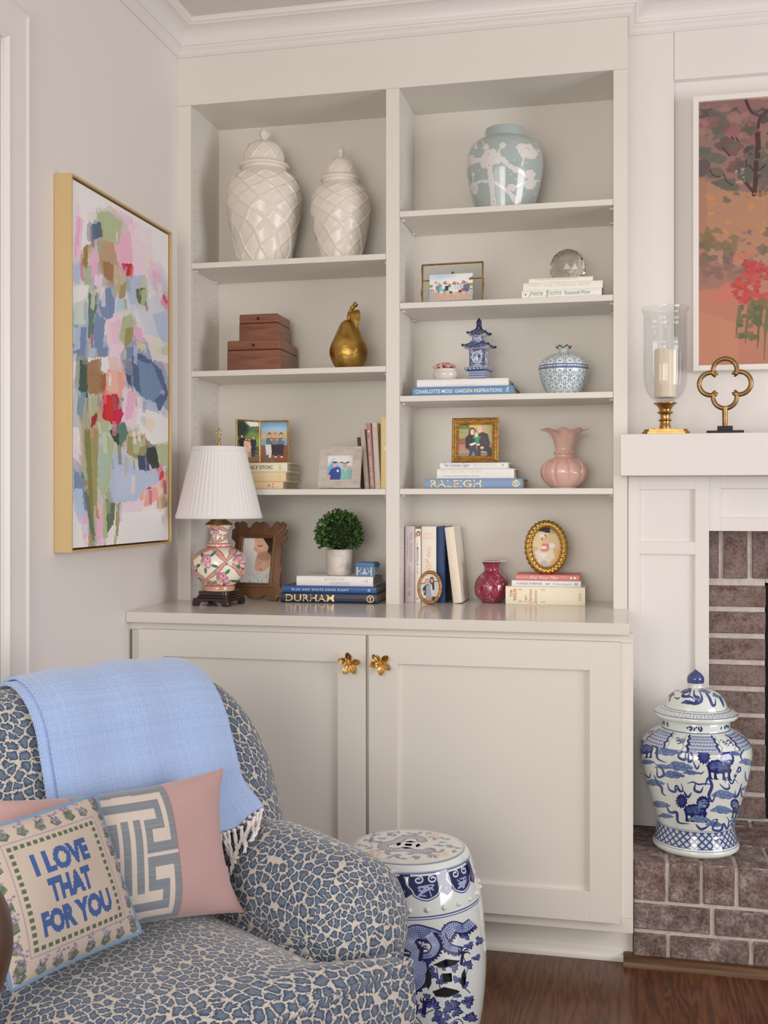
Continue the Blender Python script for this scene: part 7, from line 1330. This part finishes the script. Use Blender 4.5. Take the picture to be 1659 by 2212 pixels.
# ------------------------------------------------------------------ pillows
def hit(px, py, y):                              # point of the survey photo at depth y inside the chair, in chair coordinates
    r = Vector(_ray(px, py)); cc = Vector(CAM); t = ((1.15+y)-cc.dot(FW_))/r.dot(FW_); return CINV @ (cc+r*t)
def pillow(name, label, corners, T, pin, mats, uvm=None, back=1):
    BL_, BR_, TR_, TL_ = corners; cen = (BL_+BR_+TR_+TL_)/4; t = thing(name, label, 'cushion', (0, 0, 0), 0, 'pillows on the armchair')
    nrm_ = (BR_-BL_).cross(TL_-BL_).normalized()
    if nrm_.y < 0: nrm_ = -nrm_
    def P(u, v, sd):
        a, c_ = 2*u-1, 2*v-1; a2 = a*(1-pin*(1-c_*c_)*a*a); c2 = c_*(1-pin*(1-a*a)*c_*c_); uu, vv = (a2+1)/2, (c2+1)/2
        p = (BL_*(1-uu)+BR_*uu)*(1-vv)+(TL_*(1-uu)+TR_*uu)*vv
        h = T*((1-abs(a)**2.2)*(1-abs(c_)**2.2))**.55*(1+.04*math.sin(7*a+3*c_)+.03*math.sin(5*c_-4*a)); return p+nrm_*h*sd
    W_ = Matrix.Translation((.4036, -1.4902, 0)) @ Matrix.Rotation(-math.radians(123), 4, 'Z'); base = min((P(u/8, v/8, s) for u in range(9) for v in range(9) for s in (1, -1)), key=lambda q: q.z)
    org = W_ @ Vector((cen.x, cen.y, base.z)); t.location = org; M = Matrix.Translation(-org) @ W_
    b = MB(); b.grid(lambda u, v: P(u, v, 1), 64, 64, 0, lambda u, v: (u, v)); b.grid(lambda u, v: P(u, v, -.25), 40, 40, 1, lambda u, v: (u, v)); b.xf(M); o = b.build('cover', mats, t, smooth=70)
    return t, P, M, o
c = Canvas(900, 520, (184, 150, 148)); c.noise(.03, 2); ca, cb = .31, .69
c.rect(ca, 0, cb, 1, (206, 194, 184)); KG, mid_ = (124, 132, 140), .5
for sy in (0, 1):
    Yk = lambda y: y if not sy else 1-y
    for sg in (1, -1):
        Xk = lambda a: mid_+sg*(cb-ca)/2*a
        for p in ([(.93, .05), (.93, .455), (.36, .455), (.36, .30), (.66, .30), (.66, .155), (0, .155)], [(.93, .03), (.30, .03)], [(.13, .29), (.13, .47)], [(0, .02), (.16, .02)]):
            q = [(Xk(a), Yk(y)) for a, y in p]
            for (xa, ya), (xb, yb) in zip(q, q[1:]):
                hw, hh = .0145, .034; c.rect(min(xa, xb)-hw, min(ya, yb)-hh, max(xa, xb)+hw, max(ya, yb)+hh, KG)
k_ = np.random.rand(520, 1, 1)*.10-.05; msk = (np.abs(c.a-np.array(KG)/255).sum(2, keepdims=True) < .15); c.a = np.clip(c.a+k_*msk, 0, 1).astype(np.float32)
c.rect(ca-.004, 0, ca, 1, (160, 120, 120)); c.rect(cb, 0, cb+.004, 1, (160, 120, 120))
PKV = img_mat('pink_velvet_greek_key', c, .8, 1.0, bump=-.25, sheen=.35); PKB = mat('pink_velvet', ph(184, 150, 148, 1.0), .8, sheen=.35)
pc = [hit(-30, 2085, .18), hit(528, 1976, .218)+Vector((0, 0, .004)), hit(484, 1658, .134), hit(-40, 1730, .118)]
pillow('throw_pillow', 'dusty pink velvet lumbar pillow with a grey Greek key band', pc, .054, .13, [PKV, PKB])
c = Canvas(760, 700, (206, 191, 178)); LAV, GRN, BLU = (156, 140, 172), (92, 108, 86), (66, 96, 160)
rs = random.Random(3)
def sprig(x, y, a, s):
    for k in range(9):
        for sg in (-1, 1): t = k/9*s; c.line([(x+t*math.sin(a), y-t*math.cos(a)), (x+t*math.sin(a)+sg*.034*math.cos(a)*(1.1-k*.08)+.022*math.sin(a), y-t*math.cos(a)+sg*.034*math.sin(a)*(1.1-k*.08)-.022*math.cos(a))], .008, rs.choice([GRN, (110, 122, 104), (130, 140, 122)]))
    for k in range(14): q = s+rs.uniform(-.03, .05); c.ell(x+q*math.sin(a)+rs.uniform(-.034, .034), y-q*math.cos(a)+rs.uniform(-.024, .024), .010, .008, rs.choice([LAV, (170, 156, 184), (142, 124, 160)]))
for k in range(8):
    t = (k+.5)/8; al_ = .055+.06*(k % 2); 
    sprig(t, .115, rs.uniform(-.4, .4), .05+.02*(k % 2)); sprig(t, .985, rs.uniform(-.3, .3), .06); sprig(.055, t, rs.uniform(-.5, .5), .06+.02*(k % 2)); sprig(.955, t, rs.uniform(-.5, .5), .06)
m0, m1 = .135, .865
for p in ([(m0, m0), (m1, m0)], [(m0, m1), (m1, m1)], [(m0, m0), (m0, m1)], [(m1, m0), (m1, m1)]): c.line(p, .007, (168, 152, 178))
d0, d1 = .175, .825
for k in range(15):
    t = d0+(d1-d0)*k/14
    for x, y in ((t, d0), (t, d1), (d0, t), (d1, t)): c.rect(x-.0145, y-.0135, x+.0145, y+.0135, GRN)
def rtext(body, x0, y0, x1, y1, col, bold):
    V, T = text_mesh(body, bold); ax, bx = min(p[0] for p in V), max(p[0] for p in V); ay, by = min(p[1] for p in V), max(p[1] for p in V)
    m = np.zeros((c.h, c.w), bool); Y, X_ = np.mgrid[0:c.h, 0:c.w]+.5
    Q = [((x0+(p[0]-ax)/(bx-ax)*(x1-x0))*c.w, (y1-(p[1]-ay)/(by-ay)*(y1-y0))*c.h) for p in V]
    for t in T:
        q = [Q[i] for i in t]; lo = [max(0, int(min(v[k] for v in q))-1) for k in (0, 1)]; hi = [int(max(v[k] for v in q))+2 for k in (0, 1)]
        xs_, ys_ = X_[lo[1]:hi[1], lo[0]:hi[0]], Y[lo[1]:hi[1], lo[0]:hi[0]]; ins = np.zeros(xs_.shape, bool)
        for i in range(len(q)):
            (ax_, ay_), (bx_, by_) = q[i], q[i-1]
            if ay_ != by_: ins ^= ((ay_ > ys_) != (by_ > ys_)) & (xs_ < (bx_-ax_)*(ys_-ay_)/(by_-ay_)+ax_)
        m[lo[1]:hi[1], lo[0]:hi[0]] |= ins
    st_ = 6; mm = m[:c.h//st_*st_, :c.w//st_*st_].reshape(c.h//st_, st_, c.w//st_, st_).mean((1, 3)) > .5; m2 = mm.repeat(st_, 0).repeat(st_, 1); m[:m2.shape[0], :m2.shape[1]] = m2   # stitched steps
    c.a[m] = np.array(col)/255
rtext('I LOVE', .285, .245, .715, .400, BLU, .06); rtext('THAT', .335, .430, .665, .585, BLU, .06); rtext('FOR YOU', .235, .615, .765, .770, BLU, .06)
Y, Xg = np.mgrid[0:700, 0:760]; wv2 = (.5+.5*np.sin(Y*TAU/7))*.5+(.5+.5*np.sin(Xg*TAU/7))*.5; c.a = np.clip(c.a*(.78+.30*wv2[..., None]), 0, 1).astype(np.float32)
NPM = img_mat('needlepoint', c, .85, .95, bump=.5); VB = mat('blue_velvet_piping', ph(96, 130, 168, 1.2), .7, sheen=.4)
nc = [hit(24, 2140, .285), hit(304, 2014, .262), hit(206, 1716, .190), hit(-66, 1800, .205)]
pt_, Pf, M_, cv_ = pillow('throw_pillow', 'small needlepoint pillow reading I LOVE THAT FOR YOU with blue piping', nc, .042, .03, [NPM, VB])
ed = [(k/30, 0) for k in range(30)]+[(1, k/30) for k in range(30)]+[(1-k/30, 1) for k in range(30)]+[(0, 1-k/30) for k in range(30)]
b = MB(); b.tube([Pf(u, v, 1) for u, v in ed], .0034, 8, closed=True); b.xf(M_); b.build('piping', VB, pt_, smooth=70)

# ------------------------------------------------------------------ unidentified rounded brown object at the very left, built as a post
q = Vector(CAM)+Vector(_ray(-62, 2045))*1.22
wp = thing('brown_object', 'unidentified rounded dark brown object at the left edge before the armchair', 'furniture', (q.x, q.y, .0003))
b = MB(); zt_ = q.z; b.lathe(smooth_prof([(.020, 0), (.020, zt_-.12), (.022, zt_-.08), (.036, zt_-.045), (.0455, zt_), (.038, zt_+.045), (.018, zt_+.075), (.0006, zt_+.082)], 8), 40).lathe([(.0006, 0), (.02, 0)], 24)
b.build('post', mat('brown_surface', (.085, .045, .028), .38, vary=(8, [(.3, (.06, .03, .018)), (.7, (.11, .06, .038))], (1, 1, .2))), wp, smooth=60)
